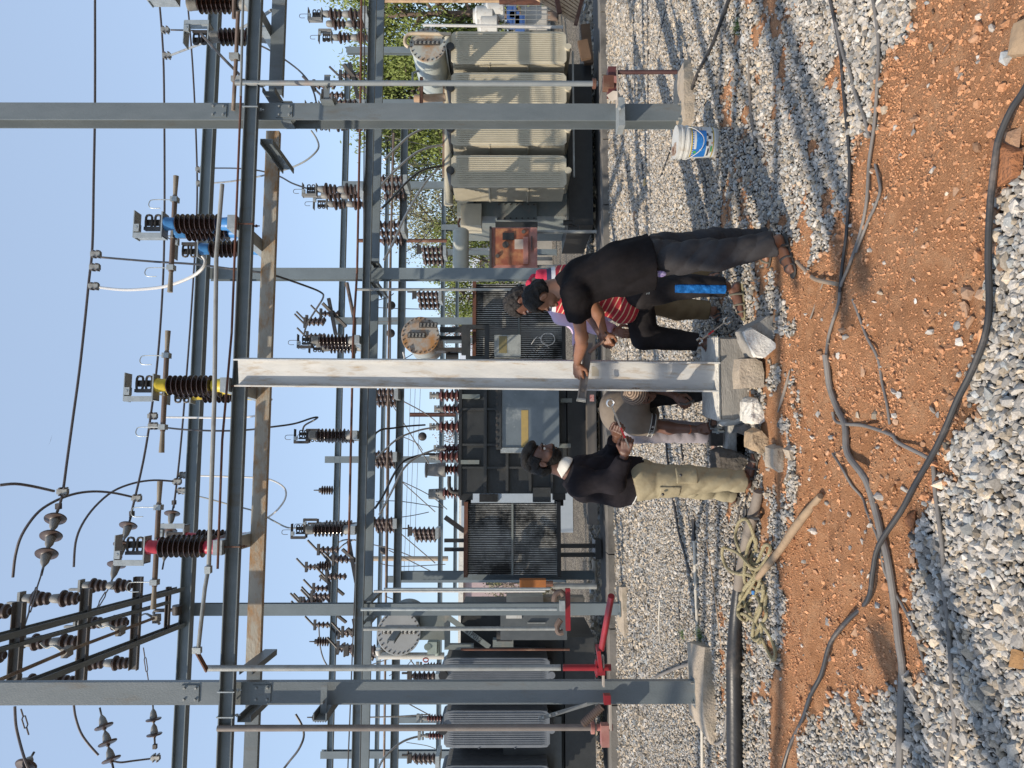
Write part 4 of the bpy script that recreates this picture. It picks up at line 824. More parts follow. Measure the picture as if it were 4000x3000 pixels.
for (a, b, cc, d_) in ((1803, 1820, 1268, 1385), (1820, 1836, 1270, 1400), (1893, 1910, 1270, 1400), (1820, 1910, 1268, 1283), (1820, 1910, 1390, 1404)): part('frame_bar', fbox(T2, a, b, cc, d_, -.12, .12), DARKT, T2.t, True, smooth=False)
part('valve', MB().cyl(T2.P(1745, 1393, .1), T2.P(1790, 1393, .1), .08, n=12).cyl(T2.P(1750, 1375, .1), T2.P(1750, 1411, .1), .05, n=10), BLKT, T2.t, True)
jb = part('junction_box', fbox(T2, 1931, 2034, 1307, 1391, -.5, .28), mat('scuffed_grey_box', (.25, .27, .26), (.36, .38, .36), .5, 0, 4, c3=(.14, .15, .15), s3=3), T2.t, True, smooth=False)
part('box_window', fbox(T2, 1949, 1980, 1313, 1379, -.506, .004), mat('yellowed_window', (.24, .20, .09), (.19, .16, .08), .3, 0, 6), jb, True, smooth=False)
part('wire_coil', MB().tube([T2.P(2140 + 27 * math.cos(a), 1325 + 24 * math.sin(a), -.45 - .01 * a) for a in np.linspace(0, 20, 60)], .008, 6, 0), ALU, T2.t, True)
for k, (x0, y0) in enumerate(((2060, 1395), (2075, 1345), (2085, 1380))): part('loose_wire', MB().tube([T2.P(x0, y0, -.45), T2.P(x0 + 25, y0 - 30, -.5), T2.P(x0 + 50, y0 - 5, -.45), T2.P(x0 + 70, y0 + 15, -.45)], .007, 6, 4), ALU if k % 2 else BLK, T2.t, True)
# bushings on T2 lid
def bushing(T, X, Y, dy, L, r, n, lab):
    p = T.P(X, Y, dy); b = part('bushing', MB().lathe(p, EZ, shed_prof(L, r, n, .5), 18), PORCR, T.t, True, ang=50)
    part('bushing_cap', MB().lathe(p + EZ * L, EZ, [(0, r * .6), (.05, r * .6), (.06, r * .35), (.16, r * .3), (.17, .02)], 12), CAPG, b, True)
    part('terminal_clamp', MB().box(p + EZ * (L + .16), .14, .06, .05).cyl(p + EZ * (L + .1) - EX * .07, p + EZ * (L + .1) + EX * .07, .02, n=8), GALVD, b, True)
for k, (X, Y, dy, L, r, n) in enumerate(((1796, 1545, .5, .42, .13, 4), (1796, 1597, .9, .34, .11, 4), (1796, 1667, .5, .42, .13, 4), (1796, 1752, .7, .34, .10, 4), (1796, 1783, .5, .42, .13, 4), (1796, 1833, .8, .36, .12, 5), (1800, 1925, .7, .36, .12, 5))): bushing(T2, X, Y, dy, L, r, n, '')
part('turret', MB().cyl(T2.P(1740, 1835, .8), T2.P(1668, 1835, .8), .15, .12, n=18).cyl(T2.P(1668, 1835, .8), T2.P(1662, 1835, .8), .16, n=18), CAPG, T2.t, True)
part('turret', MB().cyl(T2.P(1740, 1930, .8), T2.P(1675, 1930, .8), .12, .10, n=18), CAPG, T2.t, True)
part('lid_pipe', MB().tube([T2.P(1795, 1925, .6), T2.P(1765, 1920, .6), T2.P(1755, 1900, .6), T2.P(1755, 1860, .6)], .04, 10, 3), DARKM, T2.t, True)
# T3: grey transformer on the left
T3 = TF('power_transformer', 'grey power transformer with pale ribbed radiators and riveted round tank at the left', 'transformer', 2600, 12.6, 'power transformers')
for k, (Ya, Yb) in enumerate(((2571, 2700), (2777, 2921), (2992, 3130))): radiator(T3, 'radiator', 1735, 2148, Ya, Yb, 0, .8, GREYT, mat('shaded_fin_grey', (.13, .14, .15), (.10, .11, .12), .5))
c, bo = disc_tank(T3, 'conservator', 1558, 2472, .375, .1, 1.4, MIDT, mat('grey_disc_paint', (.34, .355, .365), (.29, .305, .315), .5, 0, 4), 26)
gauge(T3, bo, c, .03, -.30, .28, .08, DARKM, 8, WHITEP)
part('cream_pipe', MB().tube([T3.P(1735, 2562, .2), T3.P(1500, 2562, .2), T3.P(1484, 2560, .2), T3.P(1478, 2540, .2)], .058, 14, 3), mat('cream_pipe_paint', (.55, .54, .50), (.48, .46, .42), .45), T3.t, True)
part('conservator_saddle', fbox(T3, 1640, 1736, 2405, 2500, .25, .5), MIDT, T3.t, True, smooth=False)
for (a, b, cc, d_) in ((1737, 1756, 2402, 2538), (1756, 1850, 2518, 2538)): part('frame_bar', fbox(T3, a, b, cc, d_, .1, .12), MIDT, T3.t, True, smooth=False)
a_, b_ = T3.P(1752, 2412, .05), T3.P(1912, 2528, .05); br = part('brace', MB().bar(a_, b_, .09, .02, (0, 1, 0)), MIDT, T3.t, True)
tm = text_mesh('P61P012', .105); vx = (b_ - a_).normalized(); vy = Vector((0, -1, 0)).cross(vx)
mm_ = Matrix((vx, vy, vx.cross(vy))).transposed().to_4x4(); mm_.translation = (a_ * .42 + b_ * .58) + Vector((0, -.018, 0)); tm.transform(mm_)
part('stencilled_number', tm, BLKT, br, True)
part('valve_body', MB().box(T3.P(1690, 2527, .0), .20, .2, .16).cyl(T3.P(1670, 2527, -.12), T3.P(1670, 2527, .0), .06, n=12).cyl(T3.P(1710, 2505, .0), T3.P(1710, 2560, .0), .045, n=10), mat('pale_green_valve', (.34, .40, .36), (.27, .32, .29), .5), T3.t, True)
part('hand_wheel', MB().tube([T3.P(1663 + 10 * math.cos(a), 2578 + 8 * math.sin(a), -.05) for a in np.linspace(0, 6.28, 13)], .012, 6, 0), REDP, T3.t, True)
part('tank', fbox(T3, 1800, 2205, 2385, 3100, .85, 1.5), DARKT, T3.t, True, smooth=False)
cb = part('cabinet', fbox(T3, 1955, 2215, 2400, 2500, -.15, .5), mat('dark_grey_cabinet', (.10, .11, .115), (.075, .085, .09), .45), T3.t, True, smooth=False)
part('handle', fbox(T3, 2060, 2130, 2432, 2436, -.19, .03), GALVD, cb, True, smooth=False)
part('cabinet_window', fbox(T3, 1977, 2038, 2402, 2416, -.17, .02), WHITEP, cb, True, smooth=False)
part('fan_motor', MB().cyl(T3.P(1940, 2478, .1), T3.P(2000, 2478, .1), .14, n=16).box(T3.P(1970, 2478, .1), .32, .12, .1), DARKM, T3.t, True)
part('louvre', fbox(T3, 1925, 2005, 2500, 2528, .0, .2), MIDT, T3.t, True, smooth=False)
part('base_skid', fbox(T3, 2205, 2330, 2490, 3100, .5, 1.8), DARKT, T3.t, True, smooth=False)
part('lower_box', fbox(T3, 1965, 2195, 2800, 3060, .5, .3), mat('dark_grey_cabinet', (.1, .1, .1)), T3.t, True, smooth=False)
part('drain_rod', MB().cyl(T3.P(1800, 2537, -.1), T3.P(2225, 2537, -.1), .02, n=8), RUST, T3.t, True)
for k, (X, Y) in enumerate(((1712, 2602), (1715, 2805), (1720, 2873))): bushing(T3, X + 12, Y, .5, .26, .07, 5, '')
# ------------------------------------------------------------ operating pipes of the near row
def long_pipe(label, X0, X1, Y, D, r, m, extra=None):
    z0, z1 = zof(X1, Y, D), zof(X0, Y, D); p = RZ(Y, D, z0); t = thing('operating_pipe', label, 'metal pipe', p, TH, 'vertical operating pipes of the isolators')
    part('tube', MB().cyl((0, 0, 0), (0, 0, z1 - z0), r, n=16), m, t, True); return t, z0
t, z0 = long_pipe('vertical operating pipe right of the right near column, rusty at its foot', 920, 2335, 326, D1 - .05, .026, mat('faded_grey_pipe', (.20, .22, .23), (.27, .29, .29), .5, .1, 3, c3=(.30, .17, .12), s3=1.2, t3=.62))
part('pipe_clamp', MB().cyl((0, 0, .02), (0, 0, .05), .05, n=12).box((0, 0, -.10), .12, .10, .10), RUST, t, True)
t = thing('switch_handle_box', 'maroon switch box with hanging tube handle right of the near column', 'switch box', RZ(318, D1, zof(2420, 318, D1)), TH)
def nb(X0, X1, Y0, Y1, D, dd, mb=None):
    mb = mb or MB(); a, b = RW(X0, Y0, D), RW(X1, Y1, D); c = (a + b) / 2; mb.box(c, (a - b).xy.length, dd, abs(a.z - b.z), (EX, EY, EZ)); return mb
part('box_body', nb(2372, 2412, 274, 372, D1, .14), mat('maroon_box', (.13, .04, .04), (.09, .03, .03), .5), t, smooth=False)
part('cover_plate', nb(2382, 2408, 298, 324, D1 - .09, .02), PINKB, t, smooth=False)
part('handle_tube', MB().cyl(RW(2405, 282, D1 - .08), RW(2645, 281, D1 - .08), .021, n=14), mat('maroon_tube', (.07, .03, .03), (.10, .055, .05), .5), t)
part('lever_plate', nb(2406, 2412, 270, 412, D1 - .06, .10), mat('dusty_plate', (.45, .40, .34), (.35, .30, .25), .6), t, smooth=False)
part('lever_plate', MB().ext([(-.03, 0), (.03, 0), (.05, .12), (.0, .16), (-.04, .1)], RW(2435, 372, D1 - .1), RW(2435, 372, D1 - .09), EZ), mat('dusty_plate', (.45, .4, .34)), t, smooth=False)
part('column_strap', nb(2410, 2436, 400, 508, D1 - .02, .20), GALV, t, smooth=False)
part('bolt', MB().cyl(RW(2420, 425, D1 - .2), RW(2420, 425, D1 - .05), .014, n=6), GALVD, t)
t, z0 = long_pipe('grey operating pipe with a red painted foot right of the left near column', 800, 2190, 2608, D1 - .1, .027, GALVD)
part('red_foot', MB().cyl((0, 0, -.02), (0, 0, -.44), .0285, n=16).cyl((0, 0, -.30), (0, 0, -.33), .055, n=14).box((0, -.02, -.31), .14, .06, .012), REDP, t, True)
t, z0 = long_pipe('rusty operating pipe with a pink foot at the lower left', 850, 2330, 2842, D1 - .05, .028, mat('brown_weathered_pipe', (.15, .125, .11), (.22, .19, .17), .55, .1, 5, c3=(.32, .33, .28), s3=3, t3=.64))
part('pink_foot', MB().cyl((0, 0, 0), (0, 0, -.14), .029, n=16).cyl((0, 0, .02), (0, 0, .05), .055, n=14), PINKB, t, True)
t = thing('switch_lever', 'red painted lever handle and plates on the left near column', 'lever', RW(2395, 2600, D1 - .2), 0)
part('lever_tube', MB().cyl(RW(2388, 2328, D1 - .75), RW(2350, 2535, D1 - .3), .027, n=16), REDP, t)
part('lever_bracket', MB().bar(RW(2336, 2530, D1 - .3), RW(2345, 2612, D1 - .2), .03, .09, (0, -1, 0)), REDP, t)
part('link_plate', nb(2352, 2360, 2560, 2680, D1 - .2, .07), mat('dusty_plate', (.45, .4, .34)), t, smooth=False)
part('red_block', nb(2330, 2362, 2606, 2634, D1 - .2, .08), REDP, t, smooth=False)
part('red_block', nb(2358, 2384, 2712, 2748, D1 - .2, .08), REDP, t, smooth=False)
part('link_plate', nb(2380, 2388, 2745, 2850, D1 - .2, .07), mat('dusty_plate', (.45, .4, .34)), t, smooth=False)
part('pink_box', nb(2346, 2378, 2828, 2912, D1 - .1, .10), PINKB, t, smooth=False)
cp = [RW(2350 - k * 75 / 12, 2760 + k * 70 / 12, D1 - .15) for k in range(13)]
t = thing('flexible_conduit', 'short ribbed brown conduit beside the left near column', 'conduit', cp[0], 0)
mb = MB()
for a, b in zip(cp[:-1], cp[1:]): mb.cyl(a, a.lerp(b, .6), .036, n=12).cyl(a.lerp(b, .6), b, .030, n=12)
part('ribbed_sleeve', mb, mat('brown_sleeve', (.16, .11, .085), (.11, .075, .06), .6), t)
t = thing('angle_bar', 'pale drilled angle bar slanting left of the left near column', 'metal bar', RW(2325, 2742, D1 + .1), 0)
part('bar', MB().bar(RW(2105, 2808, D1), RW(2322, 2742, D1 + .1), .035, .006, (0, -1, 0)), GALV, t)
for k in range(3): part('bolt', MB().cyl(RW(2122 + 26 * k, 2803 - 8 * k, D1 - .03), RW(2122 + 26 * k, 2803 - 8 * k, D1 + .02), .012, n=6), GALVD, t)
# mid row operating pipes
for lab, Xa, Xb, Y, r, m in (('mid distance operating pipe left of the middle column, ending in the bushings', 1395, 2240, 1131, .022, GALVD), ('mid distance pipe in front of the left mid column', 1410, 2175, 2379, .026, GALV), ('mid distance pipe across the grey conservator', 1420, 2190, 2455, .030, GALVD), ('pale twin pipe right of the left mid column', 1500, 2150, 2300, .018, GALV), ('second pale twin pipe right of the left mid column', 1460, 2130, 2309, .018, ALU)):
    long_pipe(lab, Xa, Xb, Y, D2 - .2, r, m)
def mid_bracket(label, Y, d0, d1, z):
    single('column_bracket', MB().ext(cprof(.05, .11, 1), RZ(Y, D2, z) + EY * d0, RZ(Y, D2, z) + EY * d1, EZ), STEEL, label, 'steel bracket', 'brackets under the mid distance beams', smooth=False)
mid_bracket('bracket under the mid beam at the middle column', 1100, 0, 1.0, 3.92); mid_bracket('bracket under the mid beam right of the middle column', 1020, 0, 1.0, 3.92)
mid_bracket('bracket under the mid beam at the left mid column', 2345, 0, 1.0, 3.92); mid_bracket('bracket under the mid beam left of the left mid column', 2425, 0, 1.0, 3.92); mid_bracket('bracket under the mid beam beside the small insulators', 2495, -.1, .6, 3.55)
t = thing('drive_box', 'red bar and metal switch box low on the left mid column', 'switch box', RW(2230, 2380, D2), 0)
part('red_bar', nb(2208, 2228, 2298, 2462, D2 - .2, .08), REDP, t, smooth=False)
part('box_body', nb(2185, 2206, 2345, 2385, D2 - .25, .12), GALV, t, smooth=False)
part('sleeve', MB().tube([RW(2165, 2350, D2 - .2), RW(2170, 2325, D2 - .2), RW(2190, 2312, D2 - .2), RW(2205, 2330, D2 - .2)], .045, 10, 3), mat('brown_sleeve', (.16, .11, .085)), t)
part('sleeve', MB().tube([RW(2190, 2420, D2 - .2), RW(2176, 2445, D2 - .2), RW(2182, 2470, D2 - .2), RW(2200, 2468, D2 - .2)], .045, 10, 3), mat('brown_sleeve', (.16, .11, .085)), t)
# small breakers and insulators farther back
def small_group(label, X, Y, d, s=1.0, group='small far insulators', three=True):
    p = A(X, Y, d); t = thing('far_isolator', label, 'isolator', p, TH, group)
    for k in range(3 if three else 1): part('porcelain', MB().lathe((k * .0 - .10 * k, k * .22, 0), EZ, shed_prof(.42 * s, .09 * s, 5), 12), PORCD, t, True, ang=50)
    part('top_hardware', MB().box((0, 0, .46 * s), .16 * s, .1, .06 * s).box((.05 * s, 0, .54 * s), .03, .06, .14 * s).cyl((-.1 * s, 0, .50 * s), (.12 * s, .0, .50 * s), .02, n=8), DARKM, t, True)
    part('base_channel', MB().box((-.05, .2, -.05), .2 * s, .6, .08), GALV, t, True, smooth=False)
for k, (X, Y, d, s, lab) in enumerate(((1575, 700, 15.3, 1.1, 'stubby insulator group on the busbar beam right of the pipes'), (1565, 880, 15.2, 1.1, 'stubby insulator group on the busbar beam above the kiosk cylinder'), (1730, 975, 19, 1.3, 'insulator group above the pale cylinder'), (1712, 1150, 19, 1.3, 'insulator group behind the middle pipe'), (1540, 1530, 15, 1.0, 'insulator group just left of the new pole top of gap'), (1535, 1775, 15, 1.0, 'insulator group on the beam over the tank'), (1535, 2035, 15, 1.0, 'insulator group on the beam left of the bushings'), (1700, 2075, 18, 1.3, 'insulator group above the left slatted radiator, middle'), (1470, 2540, 14, 1.2, 'insulator group beside the grey conservator'), (1700, 2640, 15, 1.1, 'insulator group right of the left near column'), (1700, 2960, 15, 1.1, 'insulator group at the bottom corner'))): small_group(lab, X, Y, d, s)
# tiny insulators standing on the far top beam
for k, (X, Y, lab) in enumerate(((1312, 1915, 'first tiny line insulator right of the left pipes'), (1306, 2210, 'tiny line insulator between the far arches'), (1300, 2506, 'tiny line insulator above the grey conservator'), (1290, 2802, 'tiny line insulator left of the left near column'))):
    p = RW(X, Y, 21.3); p.z = ZT + .01; t = thing('line_insulator', lab, 'insulator', p, 0, 'tiny insulators on the far top beam')
    part('porcelain', MB().lathe((0, 0, 0), EZ, shed_prof(.34, .13, 5), 12), PORCD, t, True, ang=50); part('top_clamp', MB().lathe((0, 0, .34), EZ, [(0, .07), (.05, .07), (.06, .02), (.2, .015)], 8), DARKM, t, True)
def far_breaker(label, X, Y, d, seed):
    rr = random.Random(seed); p = A(X, Y, d); t = thing('far_switchgear', label, 'switchgear', p, TH, 'dark far switchgear on the third gantry')
    for k in range(4):
        q = Vector((rr.uniform(-.5, .5), k * .3, rr.uniform(-.1, .5))); part('insulator', MB().lathe(q, EZ, shed_prof(.5, .10, 4), 10), PORCD, t, True, ang=50)
        part('contact_arm', MB().box(q + Vector((0, 0, .55)), .30, .08, .07).cyl(q + Vector((-.1, 0, .5)), q + Vector((.25, 0, .85)), .03, n=6), DARKM, t, True)
    part('support_arm', MB().bar((-.6, 0, -.1), (.5, .3, .2), .08, .1).bar((-.3, .4, -.3), (.3, 0, .3), .06, .08), DARKM, t, True)
far_breaker('dark far switchgear between the blue and yellow isolators', 1300, 1225, 21, 3); far_breaker('dark far switchgear just right of the left mid column', 1290, 2290, 21, 4); far_breaker('dark far switchgear left of the left mid column', 1300, 2400, 21.2, 5); far_breaker('dark far switchgear below the mid beam', 1380, 2190, 20, 6); far_breaker('dark far switchgear near the grey conservator', 1400, 2500, 20, 7); far_breaker('far switchgear beyond the right cream tank top', 1385, 295, 19, 8)
# balls (line spacers) and disc strings far away
for k, (X, Y, lab) in enumerate(((1528, 1193, 'dark round weight hanging behind the middle column'), (1526, 1302, 'dark round weight above the rusty tank end'), (1650, 1705, 'dark ring hanging before the bushings'), (1500, 2150, 'dark round weight left of the slatted radiator'))):
    p = A(X, Y, 22); single('hanging_weight', MB().ball(p, .13, 12, (1, .6, 1)), DARKM, lab, 'line weight', 'round weights on the far lines', base=p)
# lamp-post insulators, posts with copper tone
rod('rust brown thin busbar crossing above the mid beams', [(1412, 0, 11.9), (1408, 390, 11.7), (1395, 1060, 11.4), (1380, 1300, 11.3), (1362, 2160, 10.9)], .018, RUST, cat='busbar')
rod('second thin busbar just beside the rusty one', [(1425, -10, 12.1), (1420, 1000, 11.8), (1398, 2000, 11.4), (1358, 3020, 11.0)], .010, DARKM, cat='busbar')
rod('pale copper busbar under the busbar beam', [(1538, 520, 15.0), (1520, 1200, 14.7), (1512, 1900, 14.3), (1500, 3020, 14.0)], .022, BRPIPE, cat='busbar')
rod('thin dark busbar above the bushings', [(1532, 500, 15.6), (1525, 1400, 15.4), (1512, 2300, 15.2)], .012, DARKM, cat='busbar')
rod('tan stub tube above the middle column', [(1355, 1105, 12.0), (1385, 1255, 11.8), (1380, 1420, 11.6)], .030, BRPIPE, cat='busbar')

# thin service wires and down leads strung among the far bays
rw = random.Random(21)
for k, (Y0, pl) in enumerate(((520, 'above the second cream radiator'), (640, 'above the last cream radiator'), (760, 'right of the kiosk cylinder'), (900, 'above the kiosk cylinder'), (990, 'just right of the middle column'), (1180, 'left of the middle column'), (1260, 'right of the round rusty tank'), (1440, 'hidden half by the new pole'), (1560, 'over the first bushings'), (1700, 'over the middle bushings'),
                              (1880, 'over the grey turret'), (2030, 'above the right edge of the slatted radiator'), (2120, 'above the middle of the slatted radiator'), (2330, 'right of the left mid column'), (2640, 'right of the left near column'), (2900, 'in the lower left corner'))):
    X0 = rw.uniform(1420, 1600); d = rw.uniform(15.5, 21); Y1 = Y0 + rw.uniform(-130, 130); X1 = X0 + rw.uniform(80, 190)
    wire('thin slanting service wire ' + pl, [(X0, Y0, d), ((X0 + X1) / 2 + 22, (Y0 + Y1) / 2, d), (X1, Y1, d)], rw.uniform(.008, .016), BLK if k % 3 else GCAB, n=5, sm=3, name='service_wire', group='thin service wires between the far bays')
for k, (Y0, pl) in enumerate(((560, 'near the thin pale tree'), (830, 'between kiosk and cream radiators'), (1200, 'beside the mid operating pipe'), (1470, 'next to the new pole'), (1960, 'between dark tank and slatted radiator'), (2200, 'near the left end of the slatted radiator'), (2690, 'behind the left near column'))):
    wire('thin upright down lead ' + pl, [(1420 + 12 * k, Y0, 18), (1560, Y0 + rw.uniform(-14, 14), 18), (1700 + 8 * k, Y0 + rw.uniform(-25, 25), 18)], .011, BLK, n=5, sm=3, name='down_lead', group='thin down leads in the far bays')
# ------------------------------------------------------------ things behind the yard
def leafmat(name, c1, c2):
    m = mat(name, c1, c2, .6, 0, 1.2, 0, spec=.2); return m
LEAF = [leafmat('eucalyptus_leaf', (.12, .16, .035), (.23, .27, .08)), leafmat('dry_leaf', (.19, .20, .09), (.28, .26, .15)), leafmat('dark_leaf', (.04, .055, .02), (.085, .10, .04))]
BARK = mat('tree_bark', (.13, .09, .07), (.20, .15, .12), .9, 0, 6)
def tree(label, X, Y, d, h, r, n, lm, seed, droop=1.0, leaf=.16, trunk_r=.12, tb=.15, name='tree'):
    rr = np.random.default_rng(seed); leaf *= .5; n = int(n * 2.8); p = A(X, Y, d); p.z = 0; t = thing(name, label, 'tree', p, 0, 'trees behind the yard')
    mb = MB(); tips = []
    top = Vector((rr.normal() * .3, rr.normal() * .3, h * .75)); mb.tube([Vector((0, 0, 0)), top * .5 + Vector((rr.normal() * .2, 0, 0)), top], trunk_r, 8, 3, [trunk_r, trunk_r * .6, trunk_r * .25])
    nb_ = 26
    for k in range(nb_):
        z = h * (tb + (.95 - tb) * k / nb_); a = rr.uniform(0, 6.28); R = r * (1 - .55 * abs(k / nb_ - .45)) * rr.uniform(.55, 1.1); s0 = top * (z / (h * .75)) if z < h * .75 else top
        e = Vector((math.cos(a) * R, math.sin(a) * R, z + rr.uniform(.0, .25) * h * .3)); mb.tube([s0, s0.lerp(e, .5) + Vector((0, 0, .12 * R)), e], trunk_r * .28, 5, 2, [trunk_r * .35, trunk_r * .12]); tips += [e, s0.lerp(e, .65), s0.lerp(e, .85)]
    part('trunk', mb, BARK, t, True)
    T_ = np.array([v[:] for v in tips]); c = T_[rr.integers(0, len(T_), n)]; q = rr.normal(size=(n, 3)) * np.array([.30, .30, .34]) * r * .45
    P = c + q; dirs = rr.normal(size=(n, 3)); dirs[:, 2] -= 1.6 * droop; dirs /= np.linalg.norm(dirs, axis=1)[:, None]
    sdv = np.cross(dirs, rr.normal(size=(n, 3))); sdv /= np.linalg.norm(sdv, axis=1)[:, None]; L = rr.uniform(.6, 1.4, n)[:, None] * leaf; w = L * .20
    V = np.stack([P, P + dirs * L * .5 + sdv * w, P + dirs * L, P + dirs * L * .5 - sdv * w], 1).reshape(-1, 3); fi = np.arange(n * 4).reshape(n, 4)
    me = bpy.data.meshes.new('crown'); me.vertices.add(n * 4); me.vertices.foreach_set('co', V.ravel()); me.loops.add(n * 4); me.loops.foreach_set('vertex_index', fi.ravel().astype(np.int32)); me.polygons.add(n); me.polygons.foreach_set('loop_start', np.arange(0, n * 4, 4, dtype=np.int32)); me.polygons.foreach_set('loop_total', np.full(n, 4, np.int32)); me.update(calc_edges=True)
    part('crown', me, lm, t, True); return t
tree('dense bright green tree at the right edge behind the cream tank', 2150, 60, 27, 8.6, 2.9, 9000, LEAF[0], 1, leaf=.30, trunk_r=.2)
tree('dense green tree just left of the cream tank end', 2150, 330, 29, 8.0, 2.6, 8000, LEAF[0], 2, leaf=.30, trunk_r=.2)
tree('dark green tree behind the upper cream radiators', 2150, 480, 31, 7.4, 2.6, 6500, LEAF[2], 3, leaf=.30)
tree('thin pale leaved tree beyond the cream radiators', 2150, 650, 33, 7.6, 2.6, 3000, LEAF[1], 4, leaf=.28)
tree('thin scrubby tree with sparse leaves above the kiosk', 2150, 860, 34, 6.8, 2.5, 2800, LEAF[1], 5, leaf=.28)
tree('low green bush tree behind the kiosk', 2150, 1000, 33, 5.4, 1.9, 3500, LEAF[0], 6, leaf=.25)
tree('small green tree right of the round rusty tank', 2150, 1150, 34, 5.0, 1.7, 3500, LEAF[0], 7, leaf=.24)
tree('reddish brown leafless tree behind the middle pipe', 2150, 1240, 38, 5.6, 1.7, 1500, mat('bare_twig', (.22, .14, .12), (.16, .11, .10), .9), 8, leaf=.22)
tree('brown scrub tree behind the bushings', 2150, 1600, 40, 5.2, 2.4, 1700, mat('bare_twig', (.22, .14, .12)), 9, leaf=.24)
tree('small far tree over the bushings', 2150, 1750, 42, 4.8, 2.0, 1500, mat('bare_twig', (.22, .14, .12)), 10, leaf=.24)
tree('small yellow green shrub between tank and slatted radiator', 2150, 1945, 24, 2.3, .8, 1800, LEAF[1], 12, leaf=.14, trunk_r=.05)
tree('low green shrub between the pale twin pipes', 2150, 2315, 26, 2.5, 1.0, 2200, LEAF[1], 13, leaf=.14, trunk_r=.05)
tree('dull green tree filling the gap right of the kiosk', 2150, 800, 36, 5.2, 2.4, 3500, LEAF[2], 14, leaf=.28)
tree('low dull green hedge tree at the right', 2150, 200, 33, 5.6, 3.0, 5000, LEAF[2], 15, leaf=.28)
# compound wall of weathered blocks
WALLM = mat('weathered_compound_wall', (.42, .39, .34), (.30, .28, .25), .9, 0, 1.4, .2, 20, c3=(.17, .165, .15), s3=1.1, t3=.56)
t = thing('compound_wall', 'weathered pale compound wall behind the transformers', 'wall', RZ(1500, 30, 0), TH)
for k in range(30):
    x = -20 + k * 1.35; hh = 1.25 if x < 5 else 1.5
    part('wall_panel', MB().box((x, .0, hh / 2 - .02), 1.30, .22, hh), WALLM, t, True, smooth=False)
    part('wall_pier', MB().box((x + .675, -.05, hh / 2 + .03), .16, .34, hh + .1), WALLM, t, True, smooth=False)
# buildings
t = thing('house', 'low pink walled house far behind the left pipes', 'building', RZ(2330, 48, 0), TH)
part('wall', MB().box((0, 3, 2.3), 12, 6, 4.6), mat('pink_plaster', (.50, .38, .38), (.44, .34, .34), .9), t, True, smooth=False); part('roof', MB().box((0, 3, 4.75), 12.6, 6.6, .3), CONCW, t, True, smooth=False)
for k in range(4): part('window', MB().box((-4 + k * 2.6, -.02, 2.6), 1.0, .1, 1.2), BLKT, t, True, smooth=False)
t = thing('house', 'pale roofed shed beyond the middle column', 'building', RZ(1200, 52, 0), TH)
part('wall', MB().box((0, 3, 1.9), 13, 6, 3.8), mat('off_white_plaster', (.52, .50, .47), (.45, .43, .40), .9), t, True, smooth=False); part('roof', MB().ext([(-3.6, 0), (3.6, 0), (0, 1.6)], (-6.8, 3, 3.8), (6.8, 3, 3.8), EZ), mat('pale_roof_sheet', (.45, .47, .50), (.38, .40, .43), .6), t, True, smooth=False)
t = thing('switch_house', 'pale blue grey cabin seen between the dark tank and the left slatted radiator', 'cabin', RZ(1945, 21, 0), TH)
part('wall', MB().box((0, 1, 1.55), 1.9, 2, 3.1), mat('pale_blue_cabin', (.42, .48, .54), (.38, .44, .50), .6), t, True, smooth=False); w_ = part('window', MB().box((.0, -.03, 2.35), .22, .08, .5), BLKT, t, True, smooth=False)
t = thing('wooden_rack', 'rust brown rack of leaning pale planks at the right edge', 'rack', A(2250, 40, 17), 0)
for k in range(9): part('plank', MB().bar(A(2085 + k * 24, -14 - k, 16.6), A(2246 + 4 * k, 84 - k * 11, 16.4), .05, .085, (0, -1, 0)), PLANK, t)
part('frame_post', MB().bar(A(2248, 98, 16.3), A(2276, -10, 16.3), .06, .08), RUST, t); part('frame_bar', MB().bar(A(1950, 2, 17), A(2110, 4, 17), .12, .12), RUST, t); part('frame_bar', MB().bar(A(2172, -20, 16.3), A(2186, 52, 16.3), .08, .1), RUST, t)
t = thing('storage_cage', 'cage of white drums and blue crates behind the right radiator', 'cage', A(2160, 70, 20), 0)
for k, (X, Y) in enumerate(((1888, 62), (1905, 95), (1930, 40))): part('drum', MB().lathe(A(X + 40, Y, 20), EZ, [(0, .22), (.03, .25), (.45, .25), (.50, .18), (.55, .18)], 16), WHITEP, t)
for k, (X, Y) in enumerate(((2010, 80), (2030, 95), (1998, 55))): part('crate', MB().box(A(X, Y, 20), .34, .3, .26), mat('blue_crate', (.05, .12, .34), (.04, .10, .28), .5), t, smooth=False)
part('cage_panel', MB().box(A(2085, 72, 20.2), .62, .05, .70), mat('pale_sheet', (.50, .48, .44), (.40, .38, .34), .7), t, smooth=False)
for k in range(6): part('cage_wire', MB().cyl(A(1960, 22 + k * 18, 19.7), A(2150, 22 + k * 18, 19.7), .008, n=5), GALVD, t)
for k in range(5): part('cage_wire', MB().cyl(A(1970 + 42 * k, 14, 19.7), A(1970 + 42 * k, 120, 19.7), .008, n=5), GALVD, t)
rod('tall pale pole standing right of the cream tank', [(1652, 98, 18), (2200, 106, 18)], .035, ALU, name='thin_pole', cat='pole')
rod('white pole along the top right edge of the yard', [(1500, 4, 18), (2020, 4, 18)], .04, PLANK, name='thin_pole', cat='pole')
rod('red brown post seen above the kiosk', [(1400, 940, 24), (1745, 940, 24)], .06, RUST, name='thin_pole', cat='pole')
rod('pale concrete pole left of the left slatted radiator', [(1440, 2182, 30), (1750, 2182, 30)], .10, CONC, name='thin_pole', cat='pole')
rod('thin brown post between bushings', [(1600, 1620, 22), (1780, 1620, 22)], .065, RUST, name='thin_pole', cat='pole')
